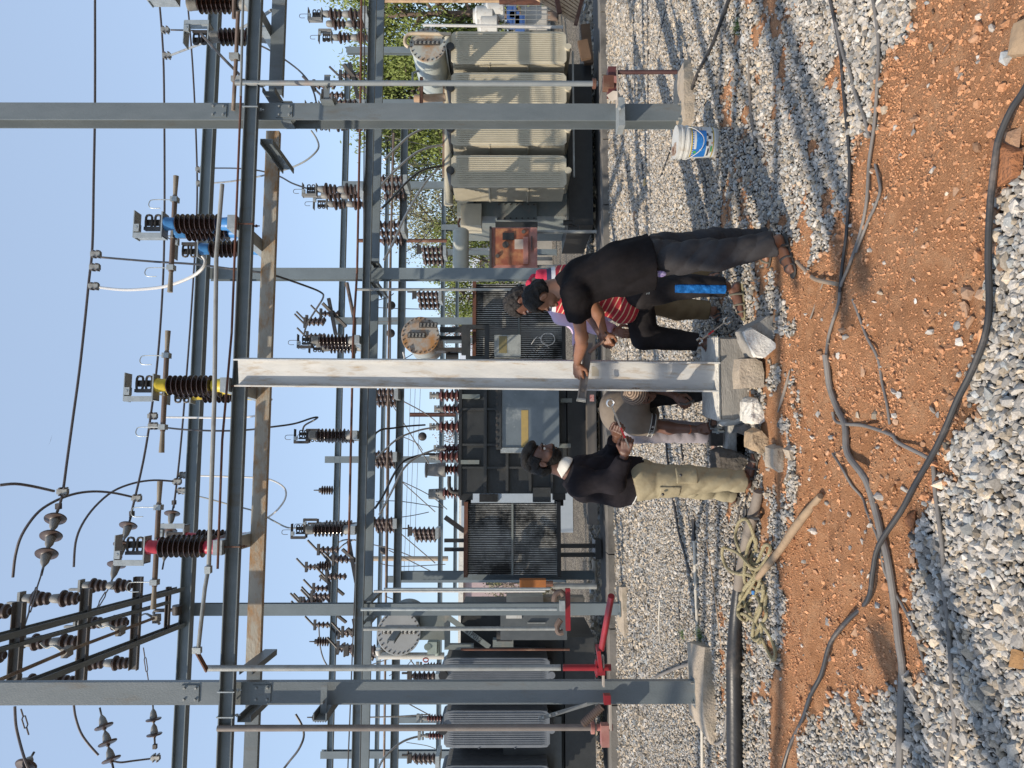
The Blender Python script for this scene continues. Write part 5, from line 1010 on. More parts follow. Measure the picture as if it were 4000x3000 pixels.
# rust orange box, white cabinet left mid
t = thing('rusty_motor_box', 'rusty orange gearbox beside the pale twin pipes', 'gearbox', RW(2150, 2278, 13.2), TH)
part('casing', nb(2030, 2132, 2262, 2293, 13.2, .25), mat('orange_rust', (.42, .15, .035), (.30, .11, .04), .8, 0, 6), t, smooth=False); part('shaft_collar', MB().cyl(RW(2132, 2280, 13.1), RW(2160, 2280, 13.1), .05, n=10), RUST, t)
part('support_pole', MB().cyl(RW(2160, 2290, 13.2), RW(2330, 2290, 13.2), .05, n=10), GALVD, t)
t = thing('white_cabinet', 'cream narrow cabinet behind the left mid column', 'cabinet', RW(2290, 2335, 14), TH)
part('cabinet_body', nb(1978, 2120, 2322, 2350, 14, .4), mat('cream_cabinet', (.60, .56, .46), (.52, .48, .40), .6), t, smooth=False); part('cabinet_stand', nb(2120, 2280, 2328, 2346, 14.05, .3), CONC, t, smooth=False)
# railings, planks and rubble near the far plinth
for k, (Xa, Ya, Xb, Yb, d, lab) in enumerate(((2275, 160, 2290, 232, 13.6, 'short brown timber behind the right maroon box, upper'), (2285, 98, 2300, 250, 14.4, 'long brown timber behind the right maroon box'))):
    a, b = A(Xa, Ya, d), A(Xb, Yb, d); single('timber', MB().bar(a, b, .1, .18), mat('dark_timber', (.14, .085, .05), (.10, .06, .035), .9), lab, 'timber', 'old timbers lying by the cream transformer', smooth=False)
# plinth strip: concrete channel edge running along the transformers
t = thing('plinth_kerb', 'long low concrete trench kerb in front of the transformers', 'kerb', RZ(1500, 13.0, 0), TH)
km = mat('dirty_kerb', (.22, .20, .18), (.15, .14, .12), .9, 0, 1.2, .3, 30, c3=(.08, .075, .07), s3=.9, t3=.55)
for k in range(14): part('kerb_block', MB().box((-8.4 + k * 1.22, 0, .05), 1.2, .34, .12), km, t, True, smooth=False)
part('shade_strip', MB().box((-.2, .85, .02), 17, 1.1, .06), mat('shaded_strip_colour', (.075, .07, .065), (.12, .11, .10), .8, 0, 1), t, True, smooth=False)  # dark sheet; its colour carries the shadow and rails beyond the kerb
# rubble line of debris beyond kerb
xs_, ys_ = [], []
rr = np.random.default_rng(5)
xs_ = rr.uniform(-9, 10, 1500); ys_ = 14.2 + .114 * xs_ + rr.uniform(0, 2.5, 1500)
stones('rubble', xs_, ys_, rr.uniform(.05, .16, 1500), tones(xs_, ys_, .7), 'cube', .1)
# the bird
p = A(198, 1720, 40); single('bird', MB().add([p + Vector((0, 0, .0)), p + Vector((-.35, .0, .14)), p + Vector((-.05, .04, .05)), p + Vector((.36, 0, -.10)), p + Vector((.02, -.05, -.04))], [(0, 1, 2), (0, 2, 3), (0, 4, 1), (0, 3, 4), (1, 2, 4), (2, 3, 4)]), DARKM, 'small dark bird gliding in the open sky', 'bird', base=p)
# ------------------------------------------------------------ bodies as one continuous surface: distance fields turned into meshes
def smin(a, b, k):
    h = np.clip(.5 + .5 * (b - a) / k, 0, 1); return b * (1 - h) + a * h - k * h * (1 - h)
def f_cap(P, a, b, ra, rb, cut=0, flat=None):
    a = np.array(a[:]); b = np.array(b[:])
    if flat is not None:                                     # (axis, factor): squash the section along an axis
        ax, f = np.array(flat[0][:]), flat[1]; ax = ax / np.linalg.norm(ax)
        P = P + ((P - a) @ ax)[:, None] * (1 / f - 1) * ax; b = b + ((b - a) @ ax) * (1 / f - 1) * ax
    ab = b - a; L2 = ab @ ab + 1e-12; t = ((P - a) @ ab) / L2; tc = np.clip(t, 0, 1)
    d = np.linalg.norm(P - a - tc[:, None] * ab, axis=1) - (ra + (rb - ra) * tc)
    if flat is not None: d = d * min(1, flat[1] + .25)
    if cut: d = np.maximum(d, (t - 1) * math.sqrt(L2) - .0) if cut > 0 else d
    if cut == 2: d = np.maximum(d, -t * math.sqrt(L2))
    return d
def f_ell(P, c, r, R=None):
    q = P - np.array(c[:])
    if R is not None: q = q @ np.array(R).T
    r = np.array(r); k0 = np.linalg.norm(q / r, axis=1); k1 = np.linalg.norm(q / (r * r), axis=1); return k0 * (k0 - 1) / (k1 + 1e-9)
def field(P, prims, k=.03):
    d = None
    for p in prims:
        kk = k
        if p[0] == 'c': v = f_cap(P, *p[1:7]) if len(p) > 6 else f_cap(P, *p[1:])
        elif p[0] == 'e': v = f_ell(P, *p[1:])
        elif p[0] == 'k': kk = p[1]; v = field(P, [p[2]], kk)
        elif p[0] == '-': v = -field(P, p[1], .01); d = -smin(-d, -v, .012) if d is not None else d; continue
        d = v if d is None else smin(d, v, kk)
    return d
def polygonise(fn, lo, hi, h):
    lo = np.array(lo) - 2 * h; n = np.ceil((np.array(hi) + 2 * h - lo) / h).astype(int) + 1
    g = np.stack(np.meshgrid(*[lo[i] + h * np.arange(n[i]) for i in range(3)], indexing='ij'), -1)
    P = g.reshape(-1, 3); D = np.concatenate([fn(c) for c in np.array_split(P, max(1, len(P) // 250000))]).reshape(n).astype(np.float32)
    ins = D < 0; s = ins[:-1, :-1, :-1].astype(np.int8) * 0
    for i in (0, 1):
        for j in (0, 1):
            for k in (0, 1): s = s + ins[i:n[0] - 1 + i, j:n[1] - 1 + j, k:n[2] - 1 + k]
    act = (s > 0) & (s < 8); idx = -np.ones(act.shape, np.int64); ca = np.argwhere(act); idx[act] = np.arange(len(ca))
    acc = np.zeros((len(ca), 3)); cnt = np.zeros(len(ca))
    for e0 in range(3):
        o1, o2 = [a for a in range(3) if a != e0]
        for u in (0, 1):
            for w in (0, 1):
                off = np.zeros(3, int); off[o1] = u; off[o2] = w; A0 = ca + off; B0 = A0.copy(); B0[:, e0] += 1
                da = D[tuple(A0.T)]; db = D[tuple(B0.T)]; m = (da < 0) != (db < 0); t = np.where(m, da / (da - db + 1e-12), 0)
                pt = A0.astype(float); pt[:, e0] += t; acc[m] += pt[m]; cnt[m] += 1
    V = lo + h * acc / cnt[:, None]; Fq = []
    for e0 in range(3):
        o1, o2 = [(1, 2), (2, 0), (0, 1)][e0]
        sl0 = [slice(None)] * 3; sl1 = [slice(None)] * 3; sl0[e0] = slice(0, -1); sl1[e0] = slice(1, None)
        ch = ins[tuple(sl0)] != ins[tuple(sl1)]; e = np.argwhere(ch); e = e[(e[:, o1] > 0) & (e[:, o2] > 0)]
        e = e[(e[:, o1] < n[o1] - 1) & (e[:, o2] < n[o2] - 1)]
        if not len(e): continue
        def cell(a, b): c = e.copy(); c[:, o1] -= a; c[:, o2] -= b; return idx[tuple(c.T)]
        q = np.stack([cell(1, 1), cell(0, 1), cell(0, 0), cell(1, 0)], 1); fl = ~ins[tuple(e.T)]; q[fl] = q[fl][:, ::-1]; Fq.append(q)
    return V, np.concatenate(Fq)
def join(parts):
    V = []; Fc = []; o = 0
    for v, f in parts: V.append(v); Fc.append(f + o); o += len(v)
    return np.concatenate(V), np.concatenate(Fc)
def np_obj(name, VF, m, par=None, label=None):
    V, Fc = VF; Fc = Fc[(Fc >= 0).all(1)]
    if par is not None:
        root = par
        while root.parent is not None: root = root.parent
        V = V - np.array(root.location[:])
    me = bpy.data.meshes.new(name); me.vertices.add(len(V)); me.vertices.foreach_set('co', V.ravel()); me.loops.add(Fc.size); me.loops.foreach_set('vertex_index', Fc.ravel().astype(np.int32))
    me.polygons.add(len(Fc)); me.polygons.foreach_set('loop_start', np.arange(0, Fc.size, 4, dtype=np.int32)); me.polygons.foreach_set('loop_total', np.full(len(Fc), 4, np.int32)); me.update(calc_edges=True)
    me.polygons.foreach_set('use_smooth', [True] * len(Fc)); me.materials.append(m); o = bpy.data.objects.new(name, me); C.objects.link(o)
    if par is not None: o.parent = par
    if label: o['label'] = label
    return o
def bounds(prims, pad=.02):
    pts = []
    for p in prims:
        if p[0] == 'k': p = p[2]
        if p[0] == 'c':
            for q, r in ((p[1], p[3]), (p[2], p[4])): q = np.array(q[:]); pts += [q - r - pad, q + r + pad]
        elif p[0] == 'e': q = np.array(p[1][:]); r = max(p[2]); pts += [q - r - pad, q + r + pad]
    pts = np.array(pts); return pts.min(0), pts.max(0)
def folds(P, amp, s=1.0, ax=(0, 0, 1)):
    x, y, z = P.T; a = np.array(ax); u = P @ a
    rg = lambda a: 1 - 2 * np.abs(np.sin(a)) ** .7
    w = rg(17 * s * u + 2.6 * np.sin(7 * x + 3 * y) + 1.8 * np.sin(11 * y - 4 * z)) * .6 + rg(31 * s * u + 3.4 * np.sin(9 * x) + 5 * z) * .35 + np.sin(23 * x * s + 17 * z + 4 * np.sin(13 * y)) * .35
    return amp * w
def solid(prims, k=.03, h=.010, fold=0.0, fs=1.0, fax=(0, 0, 1), planes=(), pad=.02):
    lo, hi = bounds(prims, pad)
    def fn(P):
        d = field(P, prims, k)
        if fold: d = d + folds(P, fold, fs, fax)
        for o, n in planes: d = np.maximum(d, (P - np.array(o[:])) @ np.array(Vector(n).normalized()[:]))
        return d
    return polygonise(fn, lo, hi, h)
# materials of skin, hair and clothes
def cloth(name, c1, c2=None, bump=1.8, sc=9, rough=.85): return mat(name, c1, c2 or tuple(x * .82 for x in c1), rough, 0, sc, bump, 15, spec=.08)
SKIN = [mat('warm_brown_skin', (.26, .125, .072), (.21, .095, .055), .5, 0, 9, .03, 60), mat('dark_brown_skin', (.115, .052, .034), (.155, .072, .046), .48, 0, 9, .03, 60), mat('deep_brown_skin', (.13, .062, .040), (.10, .047, .031), .48, 0, 9, .03, 60)]
HAIR = mat('black_hair', (.006, .0055, .005), (.016, .014, .013), .6, 0, 30, .45, 90, spec=.2); GHAIR = mat('greying_hair', (.012, .011, .010), (.055, .050, .048), .7, 0, 60, .5, 110, spec=.15)
def head(c, f, u, s=1.0, skin=0, hairm=HAIR, hair='short', beard=False, fat=0.0):
    """c: centre of the skull; f: where the face looks; u: crown direction"""
    f = Vector(f).normalized(); u = Vector(u); u = (u - f * u.dot(f)).normalized(); r = f.cross(u); c = Vector(c)
    R = np.array([r[:], f[:], u[:]])
    def L(x, y, z): return c + r * (x * s) + f * (y * s) + u * (z * s)
    E = lambda x, y, z, a, b, d: ('e', L(x, y, z), (a * s, b * s, d * s), R)
    pr = [E(0, -.012, .025, .076, .096, .092), E(0, .030, -.040, .060 + fat * .2, .068, .078), ('k', .02, E(0, .055, -.092, .034 + fat * .2, .034, .026)),
          ('k', .012, ('c', L(0, .090, .008), L(0, .112, -.036), .009 * s, .0145 * s)), ('k', .008, E(-.012, .100, -.040, .009, .011, .008)), ('k', .008, E(.012, .100, -.040, .009, .011, .008)),
          ('k', .014, E(0, .084, .030, .055, .016, .012)), ('k', .010, E(0, .093, -.064, .026, .012, .0085)), ('k', .007, E(0, .092, -.075, .023, .011, .0075)),
          ('k', .015, E(.040, .060, -.030, .024, .026, .024)), ('k', .015, E(-.040, .060, -.030, .024, .026, .024)), ('-', [E(.031, .101, .008, .016, .013, .010)]), ('-', [E(-.031, .101, .008, .016, .013, .010)]),
          ('k', .006, E(.079, -.012, -.010, .007, .019, .031)), ('k', .006, E(-.079, -.012, -.010, .007, .019, .031)), ('-', [E(.088, -.004, -.010, .006, .010, .016)]), ('-', [E(-.088, -.004, -.010, .006, .010, .016)])]
    lo, hi = np.array(L(0, 0, 0)[:]) - .16 * s, np.array(L(0, 0, 0)[:]) + .16 * s
    V = polygonise(lambda P: field(P, pr, .03 * s), lo, hi, .0042)
    out = {'mesh': V, 'L': L, 'R': R, 'f': f, 'u': u, 'r': r, 's': s}
    def hairfn(P):
        q = (P - np.array(c[:])) @ R.T / s
        d = np.minimum(f_ell(P, L(0, -.014, .030), (.087 * s, .107 * s, .103 * s), R), f_ell(P, L(0, -.045, -.01), (.083 * s, .074 * s, .088 * s), R))
        n_ = .0028 * s * (np.sin(90 * q[:, 0] + 4 * np.sin(40 * q[:, 2])) + np.sin(80 * q[:, 1] + 50 * q[:, 2] + 3 * np.sin(50 * q[:, 0])))
        d = d + n_
        x, y, z = q.T; line = .052 + .35 * np.abs(x) - .0   # hairline on the forehead, sideburn in front of the ear
        face = (y > .030) & (z < line); d = np.where(face, np.maximum(d, .012), d)
        face2 = np.maximum(np.minimum(y - .022, line - z), -1); d = np.maximum(d, face2 * 1.0)
        d = np.maximum(d, -(z + .085)); ear = .034 - np.sqrt((y + .008) ** 2 + (z + .014) ** 2) ; d = np.maximum(d, np.where(np.abs(x) > .05, ear, -1)); return d
    if hair: out['hair'] = polygonise(hairfn, lo - .01, hi + .01, .0045)
    if beard:
        def bf(P):
            q = (P - np.array(c[:])) @ R.T / s; x, y, z = q.T; d = field(P, pr, .03 * s) - .0055 * s + .0015 * np.sin(200 * x + 150 * z) * np.sin(170 * y)
            low = z + .052 - .35 * np.clip(-(y - .055), 0, 1) - .00; low = np.maximum(low, -(y + .012)); mou = (.045 - np.abs(z + .053) * 9) * 0 - 1
            must = np.maximum.reduce([z + .047, -(z + .060), -(y - .07), np.abs(x) - .034]); lips = .0 - np.maximum(np.abs(z + .069) - .010, np.abs(x) - .020)
            reg = np.minimum(np.maximum(low, lips), must); return np.maximum(d, reg)
        out['beard'] = polygonise(bf, lo, hi, .0045)
    return out
def put_head(par, hd, skin, hairm=HAIR, hlabel=None):
    if 'hair' in hd: np_obj('hair', hd['hair'], hairm, par, hlabel)
    if 'beard' in hd: np_obj('beard', hd['beard'], HAIR, par)
    for sx in (-1, 1):
        e = MB().ball(hd['L'](sx * .031, .0865, .008), .0105 * hd['s'], 10); eye = part('eye', e, mat('eye_white', (.60, .56, .50), None, .3), par)
        part('pupil', MB().ball(hd['L'](sx * .031, .0935, .006), .0052 * hd['s'], 8), mat('dark_iris', (.015, .010, .008), None, .2), eye)
        br = MB().tube([hd['L'](sx * .014, .100, .026), hd['L'](sx * .032, .101, .031), hd['L'](sx * .050, .088, .024)], .0045 * hd['s'], 6, 3); part('eyebrow', br, HAIR, par)
def hand(w, d, n, side=1, curl=.9, s=1.0, grip=None, thumb=.6):
    """w wrist, d direction of the hand, n normal of the back of the hand, side +1/-1 = where the thumb is (along n x d)"""
    w = Vector(w); d = Vector(d).normalized(); n = Vector(n); n = (n - d * n.dot(d)).normalized(); t = n.cross(d) * side; pr = []
    for k, o in enumerate((.030, .010, -.010, -.029)):
        a = w + d * .012 * s + t * o * .6 * s; b = w + d * .086 * s + t * o * s; pr.append(('c', a, b, .0155 * s, .0125 * s))
        Ls = [(.040, .026, .020), (.044, .030, .021), (.041, .027, .020), (.032, .020, .018)][k]; p = b; ang = curl * (.55 + .06 * k)
        for j, l in enumerate(Ls):
            e = p + (d * math.cos(ang) - n * math.sin(ang)) * l * s; pr.append(('k', .006, ('c', p, e, (.0102 - .0009 * j) * s, (.0095 - .0010 * j) * s))); p = e; ang += curl * (.95 if j == 0 else .8)
    p = w + d * .022 * s + t * .026 * s; q = p + (d * .55 + t * .62 - n * .35 * thumb).normalized() * .044 * s; pr.append(('k', .012, ('c', p, q, .0165 * s, .0125 * s)))
    e = q + (d * .85 + t * (.25 - .6 * thumb * .5) - n * .55 * thumb).normalized() * .034 * s; pr.append(('k', .006, ('c', q, e, .0118 * s, .0105 * s))); e2 = e + (d * .9 - t * .25 * thumb - n * .45 * thumb).normalized() * .026 * s; pr.append(('k', .006, ('c', e, e2, .0105 * s, .0085 * s)))
    pr.append(('c', w - d * .03 * s, w + d * .02 * s, .024 * s, .024 * s))
    lo, hi = bounds(pr, .006); return polygonise(lambda P: field(P, pr, .010), lo, hi, .0036)
def sandal(par, heel, toe, n=EZ, w=.048, m=None, straps=True, foot=True, skin=0, up=.0, label=None, soleM=None):
    heel = Vector(heel); toe = Vector(toe); d = (toe - heel).normalized(); L = (toe - heel).length; side = d.cross(Vector(n)).normalized(); nn = side.cross(d)
    sole = solid([('c', heel + d * .035 + nn * .014, heel + d * L * .5 + nn * .012, w * .78, w * .8, 0, (nn, .30)), ('c', heel + d * L * .5 + nn * .012, toe - d * .045 + nn * .014, w * .8, w, 0, (nn, .28))], .01, .006, planes=[(heel, -nn), (heel + nn * .026, nn)])
    so = np_obj('sandal', sole, soleM or mat('dark_sandal_sole', (.05, .045, .04), (.09, .08, .065), .8), par, label)
    if straps:
        for q, ht in ((.36, .104), (.62, .074), (.80, .058)):
            c = heel + d * L * q; r_ = w * .80
            part('strap', MB().tube([c + side * r_ + nn * .02, c + side * r_ * .8 + nn * ht * .72, c + nn * ht, c - side * r_ * .8 + nn * ht * .72, c - side * r_ + nn * .02], .0095, 6, 3), m or mat('olive_strap', (.13, .12, .09), (.09, .085, .065), .8), so)
    # foot shape
    pr = [('c', heel + d * .045 + nn * .055, heel + d * L * .55 + nn * .052, .034, .030), ('c', heel + d * .075 + nn * .085, heel + d * L * .60 + nn * .048, .030, .022), ('c', heel + d * L * .5 + nn * .042, toe - d * .065 + nn * .036, .032, .024)]
    for k, o in enumerate((-.028, -.012, .002, .015, .027)):
        b = toe - d * (.070 - .0) + side * o + nn * .034; pr.append(('k', .006, ('c', b, b + d * (.045 - .006 * k) - nn * .004, .0115 - .0008 * k, .010 - .0006 * k)))
    for s_ in (-1, 1): pr.append(('k', .012, ('c', heel + d * L * .45 + side * .014 * s_ + nn * .044, toe - d * .075 + side * .022 * s_ + nn * .036, .024, .018)))
    lo, hi = bounds(pr, .01); return polygonise(lambda P: field(P, pr, .014), lo, hi, .0048)
def limb(a, b, c, ra, rb, rc): return [('c', a, b, ra, rb), ('c', b, c, rb, rc)]
PG = 'men working at the new pole'
# ---- P1: man in black T-shirt leaning to the pole ------------------------------------------------
def gp(X, Y, lift=0): return G(X, Y, lift)
P1 = thing('person', 'man in plain black T-shirt and grey trousers holding the level against the pole', 'person', gp(3085, 985), 0, PG)
hipL, hipR = A(2540, 1028, 4.84), A(2535, 985, 5.02)
chest = A(2290, 1095, 4.98); neck = A(2188, 1118, 5.06); waist = A(2430, 1050, 4.92)
shL, shR = A(2248, 1150, 4.90), A(2262, 1085, 5.20)
elL, wrL = A(2272, 1318, 5.18), A(2254, 1420, 5.44)
elR, wrR = A(2336, 1225, 5.42), A(2360, 1298, 5.52)
lfoot_h, lfoot_t = gp(3068, 915), gp(3112, 1082); lank = A(3030, 945, 4.66); lkn = A(2795, 995, 4.72)
rfoot_h, rfoot_t = gp(3030, 905), gp(3003, 1046); rank = A(2975, 935, 5.05); rkn = A(2770, 945, 5.0)
hd = head(A(2117, 1158, 5.08), (-.62, .30, -.62), (-.62, .15, .75), 1.0, beard=False, fat=.02)
body = solid([('c', A(2180, 1138, 5.07), chest, .052, .07), ('c', hd['L'](0, -.03, -.05), neck, .055, .058), ('c', chest, waist, .12, .12), ('c', waist, (hipL + hipR) / 2, .12, .13)] + limb(shL, elL, wrL, .056, .041, .027) + [('k', .02, ('c', A(2276, 1345, 5.24), A(2262, 1390, 5.36), .040, .034))] + limb(shR, elR, wrR, .054, .040, .027) + limb(hipL, lkn, lank, .068, .055, .040) + limb(hipR, rkn, rank, .085, .058, .040), .035, .011)
h1 = hand(wrL, A(2262, 1480, 5.50) - wrL, (.1, -.9, .45), 1, .45, 1.0, thumb=.5); h2 = hand(wrR, A(2378, 1352, 5.55) - wrR, (-.2, -.75, .6), 1, 1.25, 1.0, thumb=1.0)
f1 = sandal(P1, lfoot_h, lfoot_t, label='dark sandal on the nearest foot', m=mat('black_strap', (.04, .035, .035), (.06, .055, .05), .7)); f2 = sandal(P1, rfoot_h, rfoot_t)
np_obj('body', join([body, hd['mesh'], h1, h2, f1, f2]), SKIN[0], P1); put_head(P1, hd, 0)
BT = cloth('black_tshirt', (.009, .008, .0085), (.015, .013, .014), .3)
midh = (hipL + hipR) / 2
shirt = solid([('c', A(2212, 1108, 5.06), A(2250, 1100, 5.04), .085, .12), ('c', chest, waist + Vector((.0, 0, .02)), .158, .168), ('c', waist, midh + Vector((.0, 0, -.10)), .165, .18), ('c', A(2430, 1050, 4.86), A(2600, 1030, 4.83), .150, .165), ('c', shL, A(2262, 1240, 5.02), .088, .080, 1), ('c', shR, A(2300, 1160, 5.32), .085, .075, 1), ('c', shL, shR, .09, .09), ('c', shR, A(2400, 1040, 5.06), .085, .11)], .05, .009, .0085, .75, (.5, .2, .6),
              planes=[(A(2540, 1030, 4.9), A(2545, 1030, 4.9) - A(2400, 1045, 4.9)), (A(2172, 1112, 5.06), A(2165, 1118, 5.06) - A(2230, 1105, 5.06))])
np_obj('tshirt', shirt, BT, P1)
tr = solid([('c', midh + Vector((0, 0, .0)), hipL - Vector((-.03, 0, .06)), .12, .105), ('c', midh, hipR - Vector((0, 0, .06)), .125, .11), ('c', hipL - Vector((-.03, 0, .07)), lkn, .108, .090), ('c', lkn, A(3020, 955, 4.66), .090, .074, 1), ('c', hipR - Vector((0, 0, .05)), rkn, .112, .082), ('c', rkn, A(2985, 935, 5.04), .082, .068, 1)], .03, .009, .0135, .85, (.3, .3, .8))
np_obj('trousers', tr, cloth('grey_track_cloth', (.050, .048, .050), (.036, .034, .036), .3, rough=.6), P1)
part('pocket_print', MB().ball(A(2578, 1070, 4.735), .030, 10, (.7, .35, 1.4)), mat('purple_white_print', (.10, .04, .25), (.55, .50, .65), .7, 0, 60), P1)
part('wrist_cord', MB().tube([wrR + (A(2364, 1290 , 5.52) - wrR) * 0 + Vector((.034 * math.cos(a) * .7, .034 * math.sin(a), .034 * math.cos(a) * .7)) for a in np.linspace(0, 6.28, 12)], .004, 5, 0), BLK, P1)
# ---- P2: man in red striped polo, one foot on the block -------------------------------------------
P2 = thing('person', 'man in red striped polo and black pants, one foot on the concrete block', 'person', gp(2912, 1130), 0, PG)
n2, ch2, ws2 = A(2100, 1115, 5.75), A(2210, 1115, 5.78), A(2400, 1150, 5.80); hl2, hr2 = A(2500, 1140, 5.66), A(2490, 1165, 5.90)
kn2, an2 = A(2690, 1118, 5.62), A(2835, 1120, 5.62); kr2, ar2 = A(2515, 1315, 5.86), A(2735, 1335, 5.84)
f2h, f2t = gp(2902, 1096), gp(2912, 1252); b2h, b2t = A(2792, 1303, 5.82), A(2800, 1415, 5.86)
hd = head(A(2034, 1180, 5.78), (-.70, .10, -.62), (-.58, .05, .78), 1.02, fat=.03)
sh2, shr2 = A(2165, 1165, 5.66), A(2150, 1100, 5.95); e2, w2 = A(2300, 1225, 5.64), A(2345, 1302, 5.56); er2, wr2 = A(2300, 1215, 5.9), A(2355, 1300, 5.72)
body = solid([('c', hd['L'](0, -.03, -.05), n2, .055, .06), ('c', n2, ch2, .06, .11), ('c', ch2, ws2, .12, .13), ('c', ws2, (hl2 + hr2) / 2, .13, .13)] + limb(sh2, e2, w2, .055, .042, .028) + limb(shr2, er2, wr2, .055, .04, .028) + limb(hl2, kn2, an2, .085, .055, .040) + limb(hr2, kr2, ar2, .085, .055, .038), .035, .012)
h1 = hand(w2, A(2375, 1345, 5.56) - w2, (-.1, -.8, .6), 1, 1.2); h2_ = hand(wr2, A(2380, 1345, 5.70) - wr2, (-.1, -.7, .7), -1, 1.1)
ol = mat('olive_sandal_sole', (.24, .21, .12), (.18, .16, .09), .8); st = mat('olive_strap', (.13, .12, .09))
f1 = sandal(P2, f2h, f2t, label='olive strapped sandal flat on the gravel', soleM=ol); f2 = sandal(P2, b2h, b2t, label='olive strapped sandal on the concrete block', soleM=ol)
np_obj('body', join([body, hd['mesh'], h1, h2_, f1, f2]), SKIN[1], P2); put_head(P2, hd, 1, GHAIR, 'greying short hair')
def stripe_mat():
    m = bpy.data.materials.new('red_polo_fine_stripes'); m.use_nodes = True; t = m.node_tree; N = t.nodes; L = t.links; b = N['Principled BSDF']; b.inputs['Roughness'].default_value = .85
    tc = N.new('ShaderNodeTexCoord'); sp = N.new('ShaderNodeSeparateXYZ'); L.new(tc.outputs['Object'], sp.inputs[0]); nz = N.new('ShaderNodeTexNoise'); nz.inputs['Scale'].default_value = 2.5; L.new(tc.outputs['Object'], nz.inputs['Vector'])
    def mth(op, a, b_):
        n = N.new('ShaderNodeMath'); n.operation = op
        for k, v in enumerate((a, b_)):
            if isinstance(v, (int, float)): n.inputs[k].default_value = v
            else: L.new(v, n.inputs[k])
        return n.outputs[0]
    z = mth('ADD', sp.outputs['Z'], mth('MULTIPLY', sp.outputs['X'], .45)); z = mth('ADD', z, mth('MULTIPLY', nz.outputs[0], .05))
    fr = mth('FRACT', mth('MULTIPLY', z, 24.0), 0); s_ = mth('GREATER_THAN', fr, .80)
    z0 = sp.outputs['Z']
    mx = N.new('ShaderNodeMix'); mx.data_type = 'RGBA'; L.new(s_, mx.inputs[0]); mx.inputs[6].default_value = (.36, .018, .030, 1); mx.inputs[7].default_value = (.62, .42, .26, 1)
    def band(prev, lo, hi, col):
        k = mth('MULTIPLY', mth('GREATER_THAN', z0, lo), mth('LESS_THAN', z0, hi)); m2 = N.new('ShaderNodeMix'); m2.data_type = 'RGBA'; L.new(k, m2.inputs[0]); L.new(prev, m2.inputs[6]); m2.inputs[7].default_value = (*col, 1); return m2.outputs[2]
    o = band(mx.outputs[2], 1.50, 3, (.55, .03, .07)); o = band(o, 1.465, 1.50, (.03, .03, .07)); o = band(o, 1.435, 1.465, (.55, .55, .56)); L.new(o, b.inputs['Base Color'])
    nb_ = N.new('ShaderNodeTexNoise'); nb_.inputs['Scale'].default_value = 30; L.new(tc.outputs['Object'], nb_.inputs['Vector']); bp = N.new('ShaderNodeBump'); bp.inputs['Strength'].default_value = .3; bp.inputs['Distance'].default_value = .01; L.new(nb_.outputs[0], bp.inputs['Height']); L.new(bp.outputs[0], b.inputs['Normal']); return m
RP = stripe_mat()
polo = solid([('c', A(2118, 1100, 5.78), ch2, .095, .155), ('c', ch2, ws2, .155, .165), ('c', ws2, A(2440, 1190, 5.78), .165, .150), ('c', sh2, A(2235, 1195, 5.64), .085, .08, 1), ('c', shr2, A(2225, 1165, 5.98), .085, .08, 1), ('c', sh2, shr2, .09, .09)], .05, .009, .004, .6, (.3, .2, .8), planes=[(A(2505, 1160, 5.8), A(2505, 1185, 5.8) - A(2400, 1150, 5.8)), (A(2085, 1108, 5.78), (.2, 0, 1))])
np_obj('polo_shirt', polo, RP, P2); np_obj('collar', solid([('c', A(2072, 1110, 5.74), A(2086, 1086, 5.84), .034, .034), ('c', A(2072, 1110, 5.74), A(2092, 1140, 5.72), .034, .024)], .02, .007), cloth('red_collar', (.55, .05, .09)), P2)
tr = solid([('c', A(2440, 1165, 5.8), (hl2 + hr2) / 2, .15, .15), ('c', hl2, kn2, .13, .085), ('c', kn2, A(2826, 1120, 5.62), .088, .072, 1), ('c', hr2, kr2, .13, .10), ('c', kr2, A(2722, 1335, 5.84), .10, .070, 1)], .03, .0095, .005, .8, (.2, .3, .8))
TB = cloth('black_track_cloth', (.020, .018, .019), (.030, .027, .028), .3, rough=.7); trs = np_obj('trousers', tr, TB, P2)
blu = solid([('c', hl2, kn2, .1345, .0895), ('c', kn2, A(2826, 1120, 5.62), .0925, .0765, 1)], .03, .007, .005, .8, (.2, .3, .8), planes=[(A(2628, 1126, 5.6), EZ), (A(2622, 1111, 5.53), EX), (A(2628, 1142, 5.53), -EX), (A(2700, 1120, 5.60), Vector((0, 1, 0)))]); np_obj('side_panel', blu, cloth('blue_satin_panel', (.025, .19, .56), (.006, .045, .17), 1.5, sc=16, rough=.45), trs)
part('logo_patch', MB().cyl(A(2524, 1145, 5.535), A(2524, 1145, 5.545), .010, n=10).cyl(A(2532, 1145, 5.535), A(2532, 1145, 5.545), .010, n=10), GALV, trs)
